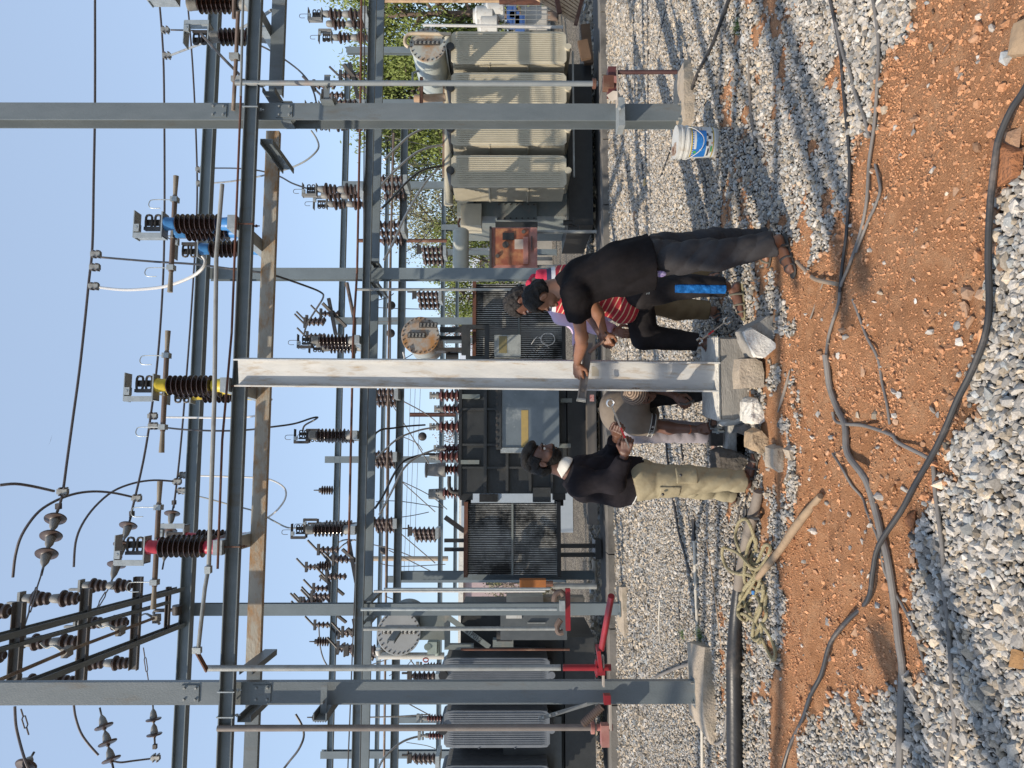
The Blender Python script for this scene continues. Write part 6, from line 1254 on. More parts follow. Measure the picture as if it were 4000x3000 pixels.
# ---- P3: man in lilac shirt behind ----------------------------------------------------------------
P3 = thing('person', 'man in lilac shirt and khaki trousers mostly hidden behind the other two', 'person', gp(2815, 1180), 0, PG)
hd = head(A(2096, 1168, 6.35), (-.7, -.1, -.6), (-.6, 0, .78), .95)
n3, c3, w3, h3 = A(2150, 1165, 6.32), A(2220, 1190, 6.3), A(2380, 1180, 6.3), A(2490, 1160, 6.3)
s3, e3, wr3 = A(2200, 1225, 6.15), A(2330, 1268, 6.08), A(2405, 1296, 5.98); s3b, e3b, wr3b = A(2190, 1190, 6.45), A(2270, 1290, 6.3), A(2250, 1362, 5.98)
kA, aA = A(2650, 1205, 6.25), A(2785, 1215, 6.22); kB, aB = A(2655, 1090, 6.3), A(2785, 1075, 6.3)
body = solid([('c', hd['L'](0, -.03, -.05), n3, .055, .06), ('c', n3, c3, .07, .11), ('c', c3, w3, .12, .11), ('c', w3, h3, .12, .12)] + limb(s3, e3, wr3, .05, .04, .027) + limb(s3b, e3b, wr3b, .05, .038, .027) + limb(h3, kA, aA, .09, .055, .038) + limb(h3, kB, aB, .09, .055, .038), .035, .012)
fa = sandal(P3, gp(2812, 1195), gp(2825, 1262), m=mat('black_strap', (.04, .035, .035))); fb = sandal(P3, gp(2812, 1062), gp(2826, 1105), m=mat('black_strap', (.04, .035, .035)))
np_obj('body', join([body, hd['mesh'], hand(wr3, A(2432, 1302, 5.92) - wr3, (-.2, -.8, .4), 1, .8), hand(wr3b, A(2242, 1400, 5.78) - wr3b, (.0, -.6, .8), 1, .5), fa, fb]), SKIN[0], P3); put_head(P3, hd, 0)
LI = cloth('lilac_shirt', (.64, .50, .64), (.56, .43, .57), .3)
np_obj('shirt', solid([('c', A(2160, 1165, 6.3), c3, .10, .15), ('c', c3, A(2280, 1195, 6.28), .16, .15), ('c', A(2280, 1195, 6.28), A(2450, 1180, 6.28), .15, .14), ('c', s3, e3, .090, .070), ('c', e3, A(2400, 1292, 5.99), .068, .052, 1), ('c', s3b, e3b, .085, .06), ('c', e3b, A(2255, 1345, 6.02), .06, .045, 1), ('c', s3, s3b, .09, .09)], .045, .010, .006, .8, (.4, .2, .7), planes=[(A(2128, 1175, 6.3), (.2, 0, 1))]), LI, P3)
np_obj('trousers', solid([('c', w3, h3, .13, .14), ('c', h3, kA, .12, .095), ('c', kA, A(2770, 1212, 6.22), .092, .075, 1), ('c', h3, kB, .12, .09), ('c', kB, A(2775, 1078, 6.3), .088, .075, 1)], .03, .010, .006, .8), cloth('khaki_brown_trousers', (.20, .14, .075), (.15, .10, .055), .3), P3)
# ---- P4: crouching man with knitted cap -----------------------------------------------------------
P4 = thing('person', 'crouching man in taupe T-shirt and knitted cap working on the anchor bolts', 'person', gp(2808, 1640), 0, PG)
hd = head(A(2494, 1540, 5.80), (-.05, -.62, -.80), (.10, -.72, .55), 1.05, hair=None, fat=.02)
n4, c4, w4, h4 = A(2452, 1570, 6.02), A(2425, 1595, 6.10), A(2430, 1610, 6.38), A(2500, 1620, 6.58)
s4, e4, wr4 = A(2478, 1648, 5.96), A(2612, 1672, 5.95), A(2722, 1677, 5.88); s4b, e4b, wr4b = A(2500, 1510, 5.96), A(2600, 1520, 5.88), A(2640, 1548, 5.80)
kA, aA = A(2490, 1680, 6.10), A(2765, 1690, 6.28); kB, aB = A(2520, 1545, 6.1), A(2745, 1525, 6.1)
body = solid([('c', hd['L'](0, -.03, -.05), n4, .058, .062), ('c', n4, c4, .08, .12), ('c', c4, w4, .13, .13), ('c', w4, h4, .13, .14)] + limb(s4, e4, wr4, .062, .047, .030) + limb(s4b, e4b, wr4b, .058, .042, .030) + limb(h4, kA, aA, .09, .065, .045) + limb(h4, kB, aB, .09, .062, .043), .035, .012)
np_obj('body', join([body, hd['mesh'], hand(wr4, A(2775, 1668, 5.82) - wr4, (-.35, -.85, 0), -1, 1.0, 1.05), hand(wr4b, A(2675, 1578, 5.76) - wr4b, (.2, -.85, .4), 1, 1.1, 1.0)]), SKIN[1], P4); put_head(P4, hd, 1)
def capmat():
    m = bpy.data.materials.new('brown_knit_rings'); m.use_nodes = True; t = m.node_tree; N = t.nodes; L = t.links; b = N['Principled BSDF']; b.inputs['Roughness'].default_value = .95
    tc = N.new('ShaderNodeTexCoord'); mp = N.new('ShaderNodeMapping'); c = hd['L'](0, .0, .13) - P4.location; mp.inputs['Location'].default_value = -c; L.new(tc.outputs['Object'], mp.inputs[0])
    w = N.new('ShaderNodeTexWave'); w.wave_type = 'RINGS'; w.rings_direction = 'SPHERICAL'; w.inputs['Scale'].default_value = 17; w.inputs['Distortion'].default_value = 1.2; L.new(mp.outputs[0], w.inputs['Vector'])
    r = N.new('ShaderNodeValToRGB'); r.color_ramp.elements[0].color = (.12, .085, .065, 1); r.color_ramp.elements[1].color = (.38, .28, .21, 1); r.color_ramp.elements[0].position = .15; r.color_ramp.elements[1].position = .6; L.new(w.outputs[0], r.inputs[0]); L.new(r.outputs[0], b.inputs['Base Color'])
    bp = N.new('ShaderNodeBump'); bp.inputs['Distance'].default_value = .008; L.new(w.outputs[0], bp.inputs['Height']); L.new(bp.outputs[0], b.inputs['Normal']); return m
Lh = hd['L']; np_obj('knitted_cap', solid([('e', Lh(0, -.010, .035), (.092, .112, .108), hd['R'])], .01, .006, planes=[(Lh(0, .0, .018), -(hd['u'] * 1.0 - hd['f'] * .25))]), capmat(), P4)
TP = cloth('taupe_tshirt', (.215, .180, .145), (.175, .145, .118), .3)
tsh = np_obj('tshirt', solid([('c', A(2455, 1575, 6.02), c4, .10, .155), ('c', c4, w4, .165, .175), ('c', w4, h4, .175, .165), ('c', s4, A(2560, 1665, 5.95), .095, .088, 1), ('c', s4b, A(2560, 1515, 5.92), .09, .08, 1), ('c', s4, s4b, .10, .10)], .05, .009, .0055, .7, (.4, .3, .5), planes=[(A(2560, 1610, 6.6), A(2560, 1610, 6.6) - A(2470, 1605, 6.3))]), TP, P4)
bd = (A(2560, 1665, 5.95) - s4).normalized(); bc = A(2548, 1662, 5.95); np_obj('sleeve_band', solid([('c', bc - bd * .024, bc + bd * .010, .093, .0925, 2)], .01, .006), mat('dark_sleeve_band', (.035, .03, .03), None, .8), tsh)
for off in (-.024, .008):
    x_, y_, z_ = frame(bd); c_ = bc + bd * off; part('band_edge', MB().tube([c_ + x_ * .0945 * math.cos(a) + y_ * .0945 * math.sin(a) for a in np.linspace(0, 2 * math.pi, 25)], .003, 5, 0), WHITEP, tsh)
tm = text_mesh('\u2605 1995', .030, .0008); n_ = Vector((-.45, -.89, .0)); n_ = (n_ - bd * n_.dot(bd)).normalized(); vx = bd.cross(n_) * -1; vx = n_.cross(bd) * -1 if False else bd.cross(n_)
ctr = bc - bd * .008
for v in tm.vertices:                                        # wrap the lettering round the sleeve
    a = v.co.x / .095; v.co = ctr + (n_ * math.cos(a) + vx * math.sin(a)) * (.0955 + v.co.z) + (vx.cross(n_) * -1 if False else n_.cross(vx)) * v.co.y
inv = Matrix.Translation(-Vector(P4.location)); tm.transform(inv); part('sleeve_lettering', tm, WHITEP, tsh, True)
part('wrist_thread', MB().tube([A(2692, 1677, 5.90) + Vector((.034 * math.cos(a), .034 * math.sin(a), .006 * math.sin(a))) for a in np.linspace(0, 6.28, 14)], .005, 6, 0), mat('orange_thread', (.62, .16, .03), (.5, .08, .03), .7), P4)
np_obj('trousers', solid([('c', h4, kA, .145, .105), ('c', kA, A(2755, 1690, 6.26), .105, .085, 1)], .03, .010, .006, .8), cloth('pale_lilac_grey_trousers', (.34, .31, .33), (.28, .255, .275), .3), P4, 'pale trouser leg, sunlight put into its colour')  # sun on this leg is put into the pale cloth colour
np_obj('trousers', solid([('c', h4, kB, .14, .10), ('c', kB, A(2735, 1525, 6.08), .10, .09, 1)], .03, .010, .005, .8), TB, P4, 'dark trouser leg, shade put into its colour')  # shade on this leg is put into the black cloth colour
f_ = sandal(P4, A(2775, 1560, 6.25), A(2790, 1535, 5.98), m=WHITEP, soleM=WHITEP); np_obj('foot', f_, SKIN[1], P4)
f_ = sandal(P4, gp(2802, 1705), gp(2812, 1660) + Vector((0, -.15, 0))); np_obj('foot', f_, SKIN[1], P4)
# ---- P5: man with the long ring spanner ------------------------------------------------------------
P5 = thing('person', 'bearded man in dark jacket and khaki cargo trousers holding a long ring spanner', 'person', gp(2965, 1850), 0, PG)
hd = head(A(2118, 1792, 5.42), (.93, -.22, -.26), (.24, -.02, .95), 1.04, beard=True, fat=.03)
n5, c5, w5 = A(2222, 1838, 5.44), A(2290, 1868, 5.45), A(2410, 1868, 5.44); hL, hR = A(2500, 1880, 5.34), A(2500, 1868, 5.55)
s5, e5, w5a = A(2262, 1880, 5.24), A(2400, 1884, 5.16), A(2440, 1778, 5.12); s5b, e5b, w5b = A(2262, 1835, 5.62), A(2380, 1790, 5.55), A(2410, 1705, 5.28)
kA, aA = A(2700, 1872, 5.32), A(2905, 1868, 5.36); kB, aB = A(2690, 1895, 5.62), A(2862, 1925, 5.74)
body = solid([('c', hd['L'](0, -.03, -.06), n5, .058, .062), ('c', n5, c5, .07, .12), ('c', c5, w5, .13, .12), ('c', w5, (hL + hR) / 2, .12, .13)] + limb(s5, e5, w5a, .056, .042, .029) + limb(s5b, e5b, w5b, .056, .042, .029) + limb(hL, kA, aA, .09, .058, .042) + limb(hR, kB, aB, .09, .058, .042), .035, .012)
WD0, WD1 = A(2385, 1574, 5.00), A(2462, 1762, 5.10)
h1 = hand(w5a, A(2452, 1722, 5.09) - w5a, (-.25, -.92, .25), 1, 1.35, 1.05, thumb=1.1); h2 = hand(w5b, A(2418, 1655, 5.06) - w5b, (-.25, -.85, .35), 1, 1.25, 1.02, thumb=1.0)
ds = mat('dark_sandal_leather', (.045, .04, .038), (.07, .06, .055), .7)
f1 = sandal(P5, gp(2945, 1915), gp(2962, 1768), m=ds, w=.05); f2 = sandal(P5, gp(2890, 1972), gp(2890, 1880), m=ds, w=.05)
np_obj('body', join([body, hd['mesh'], h1, h2, f1, f2]), SKIN[2], P5); put_head(P5, hd, 2)
np_obj('hair_tuft', solid([('e', hd['L'](0, .060, .098), (.060, .050, .036), hd['R']), ('e', hd['L'](0, .0, .118), (.072, .075, .036), hd['R']), ('e', hd['L'](0, -.06, .075), (.078, .055, .058), hd['R']), ('e', hd['L'](0, -.075, .0), (.070, .042, .055), hd['R'])], .02, .006, .0035, 1.6), HAIR, P5)
JK = cloth('dark_plum_jacket', (.013, .0115, .0135), (.022, .019, .022), .3)
jk = np_obj('jacket', solid([('c', A(2242, 1858, 5.44), c5, .10, .155), ('c', c5, w5, .165, .160), ('c', w5, A(2500, 1880, 5.44), .163, .176), ('c', s5, e5, .090, .075), ('c', e5, A(2434, 1792, 5.12), .074, .050, 1), ('c', s5b, e5b, .088, .070), ('c', e5b, A(2404, 1722, 5.31), .068, .048, 1), ('c', s5, s5b, .10, .10), ('c', A(2300, 1905, 5.44), A(2420, 1925, 5.42), .10, .10)], .04, .009, .0085, .8, (.3, .2, .7), planes=[(A(2488, 1880, 5.44), (-.25, 0, -1)), (A(2214, 1850, 5.44), (.45, 0, 1))]), JK, P5)
for a_, b_ in ((s5, e5),): pass
np_obj('shirt_collar', solid([('c', A(2176, 1856, 5.44), A(2216, 1822, 5.41), .066, .070)], .02, .006, planes=[(A(2190, 1860, 5.4), A(2160, 1868, 5.4) - A(2200, 1845, 5.4)), (A(2204, 1850, 5.4), A(2240, 1852, 5.4) - A(2200, 1828, 5.4))]), mat('white_collar_cloth', (.72, .68, .60), (.64, .60, .53), .8), P5)
hemc = A(2486, 1880, 5.44)
part('white_hem', MB().tube([hemc + Vector((.168 * math.cos(a), .168 * math.sin(a), -.25 * .168 * math.cos(a) * 1.0)) for a in np.linspace(0, 2 * math.pi, 33)], .005, 6, 0), WHITEP, jk)
KH = cloth('khaki_cargo_cloth', (.345, .30, .20), (.27, .23, .15), .35)
tr = np_obj('trousers', solid([('c', A(2490, 1880, 5.44), (hL + hR) / 2, .140, .150), ('c', hL, kA, .130, .092), ('c', kA, A(2900, 1880, 5.35), .092, .074, 1), ('c', hR, kB, .128, .090), ('c', kB, A(2850, 1925, 5.74), .090, .070, 1)], .03, .009, .0115, .85, (.2, .2, .9), planes=[(A(2462, 1880, 5.44), (-.25, 0, 1))]), KH, P5)
for X, Y, d in ((2690, 1855, 5.20), (2620, 1930, 5.24)):
    pk = solid([('c', hL, kA, .143, .105), ('c', kA, A(2900, 1880, 5.35), .105, .085), ('c', A(2490, 1880, 5.44), (hL + hR) / 2, .150, .160)], .03, .0075, .0075, .85, (.2, .2, .9), planes=[(A(X - 45, Y, d), EZ), (A(X + 38, Y, d), -EZ), (A(X, Y - 30, d), EX), (A(X, Y + 34, d), -EX), (A(X, Y, d + .10), Vector((0, 1, 0)))]); pk = np_obj('cargo_pocket', pk, KH, tr)
    p_ = A(X - 32, Y, d - .035); part('snap_button', MB().ball(p_ + Vector((0, -.012, 0)), .011, 8), BLK, pk)
np_obj('belt', solid([('c', A(2476, 1880, 5.44), A(2496, 1880, 5.44), .150, .152, 2)], .01, .009), mat('dark_belt', (.05, .035, .025), None, .6), P5)
# tools held in hands: things of their own
def spanner(label, p0, p1, ring=True, r=.008, grp='spanners and hand tools'):
    t = thing('spanner', label, 'spanner', p0, 0, grp); u = (p1 - p0).normalized(); x, y, z = frame(u, Vector((0, -1, 0)))
    CH_ = mat('chromed_tool_steel', (.58, .58, .57), (.48, .48, .47), .25, .8, 8)
    part('shank', MB().bar(p0 + u * .02, p1, .009, .017, (0, -1, 0)), CH_, t); part('red_paint_band', MB().bar(p0.lerp(p1, .50), p0.lerp(p1, .72), .0100, .0185, (0, -1, 0)), REDP, t)
    if ring: part('ring_end', MB().tube([p0 + x * .024 * math.cos(a) + u * .024 * math.sin(a) for a in np.linspace(0, 2 * math.pi, 17)], .0085, 8, 0), CH_, t)
    else: part('open_jaw', MB().tube([p0 + x * .020 - u * .026, p0 + x * .022, p0 + u * .020, p0 - x * .022, p0 - x * .020 - u * .026], .008, 8, 0), CH_, t)
    part('open_jaw', MB().tube([p1 + x * .016 + u * .026, p1 + x * .018, p1 - u * .010, p1 - x * .018, p1 - x * .016 + u * .026], .007, 8, 0), CH_, t)
    return t
spanner('long ring spanner with red band held up by the bearded man', WD0, WD1)
spanner('open ended spanner hanging below the striped man, lit white', A(2835, 1256, 5.55), A(2738, 1328, 5.52), False)
t = thing('tool_handle', 'brown tool handle gripped by the leaning men beside the pole', 'hand tool', A(2330, 1350, 5.56)); part('handle', MB().tube([A(2360, 1330, 5.52), A(2330, 1352, 5.54), A(2302, 1376, 5.58)], .012, 10, 0, [.011, .012, .015]), mat('brown_handle', (.22, .13, .09), (.16, .09, .06), .6), t)
t = thing('pliers', 'worn pliers in the right hand of the crouching man', 'pliers', A(2670, 1575, 5.70)); part('jaws', MB().tube([A(2655, 1575, 5.70), A(2678, 1580, 5.69), A(2712, 1565, 5.68)], .009, 8, 0), DARKM, t); part('grip', MB().tube([A(2655, 1575, 5.70), A(2640, 1590, 5.72)], .008, 8, 0), mat('brown_handle', (.22, .13, .09)), t)
t = thing('spirit_level', 'dusty metal spirit level held across the new pole', 'spirit level', A(2280, 1500, 5.50)); a_, b_ = A(2300, 1340, 5.62), A(2270, 1566, 5.42)
part('level_body', MB().ext(hprof(.030, .060, .012, .010), a_, b_, EZ), mat('worn_level_metal', (.17, .155, .14), (.26, .24, .22), .45, .3, 6), t, smooth=False)
vp = a_.lerp(b_, .82); part('vial_window', MB().cyl(vp + Vector((0, -.022, 0)), vp + Vector((0, -.006, 0)), .014, n=6), BLK, t); part('end_cap', MB().bar(b_, b_.lerp(a_, .03), .036, .066, EZ), GALVD, t); part('red_label', MB().box(A(2312, 1555, 5.55), .05, .01, .03), mat('red_white_label', (.40, .03, .03), (.6, .55, .5), .5, 0, 50), t, smooth=False)
# ------------------------------------------------------------ concrete block, slab, rocks
def rough_hull(pts, name, m, label, cat, group=None, sub=3, amp=.012, seed=1):
    bm = bmesh.new(); [bm.verts.new(p) for p in pts]; r_ = bmesh.ops.convex_hull(bm, input=bm.verts[:]); bmesh.ops.delete(bm, geom=[g for g in r_['geom_interior'] if isinstance(g, bmesh.types.BMVert)], context='VERTS') if r_['geom_interior'] else None
    bmesh.ops.triangulate(bm, faces=bm.faces[:])
    for _ in range(sub): bmesh.ops.subdivide_edges(bm, edges=bm.edges[:], cuts=1, use_grid_fill=True); bmesh.ops.triangulate(bm, faces=bm.faces[:])
    bm.normal_update(); V = np.array([v.co[:] for v in bm.verts])
    n = ((fbm(V[:, 0], V[:, 1], 16, 4, seed) + fbm(V[:, 1] + 3, V[:, 2], 16, 4, seed + 1) + fbm(V[:, 2] + 5, V[:, 0], 16, 4, seed + 2)) / 3 - .5) * 5 * amp
    for v, k in zip(bm.verts, n): v.co += v.normal * float(k)
    base = Vector((V[:, 0].mean(), V[:, 1].mean(), V[:, 2].min()))
    for v in bm.verts: v.co -= base
    me = bpy.data.meshes.new(name); bm.to_mesh(me); bm.free(); me.polygons.foreach_set('use_smooth', [True] * len(me.polygons)); me.set_sharp_from_angle(angle=math.radians(22))
    me.materials.append(m); o = bpy.data.objects.new(name, me); C.objects.link(o); o.location = base; return tagit(o, label, cat, group)
t = thing('concrete_plinth', 'fresh grey concrete plinth under the new pole with a pale top', 'concrete block', A(2940, 1480, 5.45), 0)
fl, frr = A(2808, 1640, 5.52), A(2800, 1318, 5.56); zt = fl.z
bl_, br_ = fl + Vector((.02, .42, 0)), frr + Vector((.02, .42, 0)); zb = -.06
def quadbox(p4, z0, z1): return [Vector((p.x, p.y, z)) for z in (z0, z1) for p in p4]
def rough_box(p4, z0, z1, amp=.004, n=14):
    bm = bmesh.new(); vs = [bm.verts.new(v) for v in quadbox(p4, z0, z1)]
    for f in ((0, 3, 2, 1), (4, 5, 6, 7), (0, 1, 5, 4), (1, 2, 6, 5), (2, 3, 7, 6), (3, 0, 4, 7)): bm.faces.new([vs[i] for i in f])
    bmesh.ops.bevel(bm, geom=bm.edges[:], offset=.012, segments=2, affect='EDGES'); bmesh.ops.subdivide_edges(bm, edges=[e for e in bm.edges if e.calc_length() > .06], cuts=n, use_grid_fill=True); bm.normal_update()
    V = np.array([v.co[:] for v in bm.verts]); k_ = (fbm(V[:, 0] * 2 + V[:, 1], V[:, 2] * 3 + V[:, 1], 12, 4, 4) - .5) * 2 * amp
    for v, k in zip(bm.verts, k_): v.co += v.normal * float(k)
    mb = MB(); mb.v = [v.co.copy() for v in bm.verts]; bm.verts.index_update(); mb.f = [tuple(v.index for v in f.verts) for f in bm.faces]; bm.free(); return mb
part('block_body', rough_box([fl, frr, br_, bl_], zb, zt - .012, .007), CONCD, t)
e = .012; top4 = [fl + Vector((-e, -e, 0)), frr + Vector((e, -e, 0)), br_ + Vector((e, e, 0)), bl_ + Vector((-e, e, 0))]
part('cement_skim', rough_box(top4, zt - .014, zt + .012, .004), CONCW, t)
# left face smear + slab beam to the left
sm = [A(2850, 1643, 5.53), A(2935, 1640, 5.50), A(2930, 1660, 5.62), A(2820, 1665, 5.75), A(2800, 1655, 5.8), A(2860, 1650, 5.9)]
rough_hull([v for v in sm] + [v + Vector((.05, .05, 0)) for v in sm], 'cement_smear', CONCW, 'splashed white cement on the left side of the plinth', 'cement', sub=3, amp=.006)
t = thing('concrete_slab', 'narrow pale concrete slab bridging the dark hole left of the plinth', 'concrete slab', A(2850, 1700, 5.95), 0)
p4 = [A(2845, 1800, 5.78), A(2845, 1640, 5.78), A(2800, 1640, 6.12), A(2800, 1810, 6.12)]; zs = p4[0].z
part('slab_body', rough_box(p4, zs - .07, zs, .003), mat('grey_white_slab', (.50, .49, .46), (.42, .41, .38), .9, 0, 7, .4, 60), t)
t = thing('anchor_base', 'oily anchor plate and bolt assembly on the slab beside the crouching man', 'anchor plate', A(2815, 1690, 5.9))
part('channel_piece', MB().ext(cprof(.05, .10, 1), A(2800, 1742, 5.86), A(2800, 1668, 5.86), EZ), DARKM, t, smooth=False); part('rust_plate', MB().box(A(2790, 1722, 5.95), .16, .14, .012), mat('pink_rust_plate', (.42, .27, .20), (.33, .20, .14), .7), t, smooth=False)
part('rust_plate', MB().box(A(2792, 1605, 5.72), .09, .05, .05), RUST, t, smooth=False); part('base_bar', MB().bar(A(2778, 1590, 5.80), A(2790, 1660, 5.75), .03, .03), RUST, t)
for X, Y in ((2800, 1672), (2808, 1686)): part('anchor_bolt', MB().cyl(A(X, Y, 5.8) - EZ * .04, A(X, Y, 5.8) + EZ * .05, .011, n=10).cyl(A(X, Y, 5.8), A(X, Y, 5.8) + EZ * .016, .022, n=6), GALV, t)
part('ring_tool', MB().tube([A(2785 + 13 * math.cos(a), 1655 + 16 * math.sin(a), 5.76) for a in np.linspace(0, 6.3, 15)], .008, 7, 0), DARKM, t)
DR = mat('dark_broken_concrete', (.15, .14, .13), (.21, .20, .185), .95, 0, 8, .8, 50, c3=(.09, .085, .08), s3=9)
def rock(label, Xs, d0, dd, m, amp=.014, sub=3, seed=2, grp='broken concrete lumps round the plinth'):
    P = []
    for k, (X, Y) in enumerate(Xs): P += [A(X, Y, d0), A(X * .97 + 2985 * .03 if False else X, Y, d0) + Vector((.02 * math.sin(k * 2), dd, .0))]
    return rough_hull(P, 'concrete_lump', m, label, 'rubble', grp, sub, amp, seed)
rock('large broken concrete lump with white broken face right of the plinth', [(2910, 1290), (2915, 1330), (2950, 1385), (2990, 1395), (3030, 1355), (3050, 1340), (3065, 1300), (3060, 1250), (3035, 1225), (3000, 1235), (2950, 1265)], 5.02, .22, CONCD, .012, 3, 5)
rock('broken face of the large lump, sunlight put into its white', [(2910, 1296), (2920, 1340), (2952, 1388), (2988, 1398), (3038, 1352), (3010, 1325), (2975, 1305), (2940, 1285)], 4.985, .05, CONCW, .008, 3, 15)  # sunlit side of the lump, its brightness put into the white colour
rock('cream lump with flat top below the large one', [(2895, 1402), (2950, 1400), (2975, 1415), (2985, 1455), (2985, 1512), (2892, 1514), (2888, 1450)], 5.14, .16, CONC, .006, 3, 6)
rock('jagged grey white lumps at the plinth corner', [(2935, 1575), (2960, 1560), (3000, 1600), (3005, 1640), (2970, 1655), (2935, 1640)], 5.2, .22, CONCW, .022, 3, 7)
rock('brown pitted lump left of the plinth', [(2940, 1690), (2975, 1685), (3000, 1715), (3002, 1755), (2975, 1775), (2945, 1745)], 5.12, .18, mat('tan_concrete', (.42, .31, .20), (.34, .25, .16), .95, 0, 7, .8, 40), .016, 3, 8)
rock('pale pointed lump beyond the brown one', [(3022, 1755), (3060, 1750), (3075, 1780), (3070, 1830), (3045, 1850), (3020, 1825)], 4.85, .15, CONC, .014, 3, 9)
rock('small pale lump beside the soil edge', [(3080, 1760), (3110, 1755), (3130, 1785), (3125, 1805), (3090, 1800)], 4.62, .10, CONC, .012, 3, 10)
rock('greyish lump in the shade beside the hole', [(2885, 1668), (2915, 1655), (2945, 1670), (2950, 1690), (2910, 1700), (2880, 1690)], 5.5, .15, DR, .014, 3, 11)
rock('large dark boulder in front of the bearded man', [(2812, 1772), (2850, 1765), (2895, 1770), (2920, 1790), (2915, 1815), (2880, 1850), (2850, 1862), (2815, 1855), (2810, 1810)], 5.55, .25, mat('dark_boulder', (.085, .075, .065), (.12, .105, .09), .95, 0, 8, .8, 40), .016, 3, 12)
# column footings
def footing(label, pts_top, drop, m=CONC, seed=3):
    P = []
    for X, Y, d in pts_top: p = A(X, Y, d); P.append(p); P.append(Vector((p.x * 1.0, p.y, -.08)))
    return rough_hull(P, 'concrete_footing', m, label, 'concrete footing', 'concrete footings of the columns', 4, .008, seed)
def pad(label, cY, D, pts, h, seed):
    """pts: offsets (x,y) in metres round the column foot"""
    c = RZ(cY, D, 0); P = []
    for x, y, z in pts: q = c + EX * x + EY * y; P += [Vector((q.x, q.y, z * h)), Vector((q.x + .04 * x, q.y + .04 * y, -.1))]
    P += [c + EX * .16 + EZ * h + EY * .1, c - EX * .16 + EZ * h + EY * .1]
    return rough_hull(P, 'concrete_footing', CONC, label, 'concrete footing', 'concrete footings of the columns', 4, .007, seed)
pad('pale sloped concrete footing under the right near column, partly behind the bucket', 420, D1 + .16, [(.42, -.15, .7), (.40, .25, .8), (-.18, .3, .9), (-.22, -.22, .9), (.15, -.26, 1), (-.1, -.25, 1)], .115, 3)
pad('pale sloped concrete footing under the left near column', 2702, D1 + .12, [(-.35, -.30, .5), (.42, -.18, .45), (.38, .22, .9), (-.25, .25, .9), (.1, -.30, .9), (-.12, -.32, .9)], .135, 4)
pad('cream footing under the left mid column', 2378, D2 + .22, [(-.4, -.15, .4), (.35, -.2, .7), (.3, .25, .9), (-.3, .2, .9)], .10, 5)
pad('small cream footing of the busbar column', 2247, 15.5, [(-.3, -.15, .6), (.3, -.2, .6), (.3, .25, .9), (-.3, .2, .9)], .08, 6)
# ------------------------------------------------------------ bucket
bc_ = G(2812, 540); bt = thing('paint_bucket', 'dirty white paint bucket with blue printed label at the foot of the right near column', 'bucket', bc_, 0)
bd_ = bc_.y + .13; top_ = A(2672, 540, bd_ - .02); Hh = .355; r0, r1 = .123, .138
o_ = Vector((0, .12, 0)); up = Vector((.01, .0, 1)).normalized()
part('pail', MB().lathe(o_, up, [(0, r0 * .96), (.01, r0), (Hh * .72, r1 * .985), (Hh * .73, r1 * 1.03), (Hh * .77, r1 * 1.03), (Hh * .78, r1), (Hh * .85, r1), (Hh * .86, r1 * 1.05), (Hh * .90, r1 * 1.05), (Hh * .91, r1 * 1.01), (Hh * .96, r1 * 1.02), (Hh, r1 * 1.02), (Hh, r1 * .94)], 40), WHITEP, bt, True)
part('lid', MB().lathe(o_ + up * Hh * .975, up, [(0, r1 * .93), (.004, r1 * .93)], 40), mat('soiled_lid', (.62, .60, .56), (.52, .49, .44), .6, 0, 8, c3=(.12, .04, .03), s3=9, t3=.66, w3=.03), bt, True)
def wrap(zs0, zs1, a0, a1, off, m, nm, par):
    mb = MB(); n = max(3, int((a1 - a0) / .12)); vs = []
    for z in (zs0, zs1):
        rr_ = r0 + (r1 - r0) * z / Hh + off
        for k in range(n + 1): a = a0 + (a1 - a0) * k / n; vs.append(o_ + up * z + Vector((math.cos(a), math.sin(a), 0)) * rr_)
    fs = [(k, k + 1, n + 2 + k, n + 1 + k) for k in range(n)]; mb.add(vs, fs); return part(nm, mb, m, par, True)
lb = wrap(Hh * .09, Hh * .68, -3.05, -.35, .0012, mat('label_paper', (.58, .60, .60), (.50, .52, .52), .5, 0, 5), 'paper_label', bt)
wrap(Hh * .32, Hh * .66, -3.0, -1.02, .0018, mat('label_blue', (.015, .13, .42), (.02, .17, .50), .45, 0, 12, c3=(.10, .35, .60), s3=30, t3=.62), 'blue_field', lb)
wrap(Hh * .655, Hh * .685, -3.05, -.35, .0024, mat('label_gold', (.45, .32, .02), (.38, .26, .02), .5), 'gold_line', lb); wrap(Hh * .14, Hh * .165, -3.05, -.35, .0024, MATS['label_gold'], 'gold_line', lb)
wrap(Hh * .56, Hh * .62, -2.30, -1.12, .0024, MATS['label_paper'], 'white_strip', lb)
gm = mat('label_green', (.05, .28, .08), (.08, .35, .12), .5); wrap(Hh * .55, Hh * .62, -2.62, -2.42, .0026, gm, 'green_seal', lb)
def wraptext(s, size, a, z, m, nm):
    tm = text_mesh(s, size, .0004)
    for v in tm.vertices:
        rr_ = r0 + (r1 - r0) * z / Hh + .0032 + v.co.z; aa = a + v.co.x / rr_; v.co = o_ + up * (z + v.co.y) + Vector((math.cos(aa), math.sin(aa), 0)) * rr_
    part(nm, tm, m, lb, True)
inkm = mat('label_ink', (.05, .05, .06), None, .6)
wrap(Hh * .24, Hh * .285, -2.85, -2.25, .0024, inkm, 'ink_swoosh', lb)
for z, sz_, a in ((.235, .010, -2.3), (.205, .010, -2.3), (.60, .010, -.85), (.50, .010, -.8), (.42, .010, -.8)): wrap(Hh * z, Hh * z + .006, a - .3, a + .25, .0024, mat('label_grey_print', (.2, .2, .21), None, .6), 'print_line', lb)
wraptext('1L', .030, -2.35, Hh * .45, MATS['label_paper'], 'size_mark')
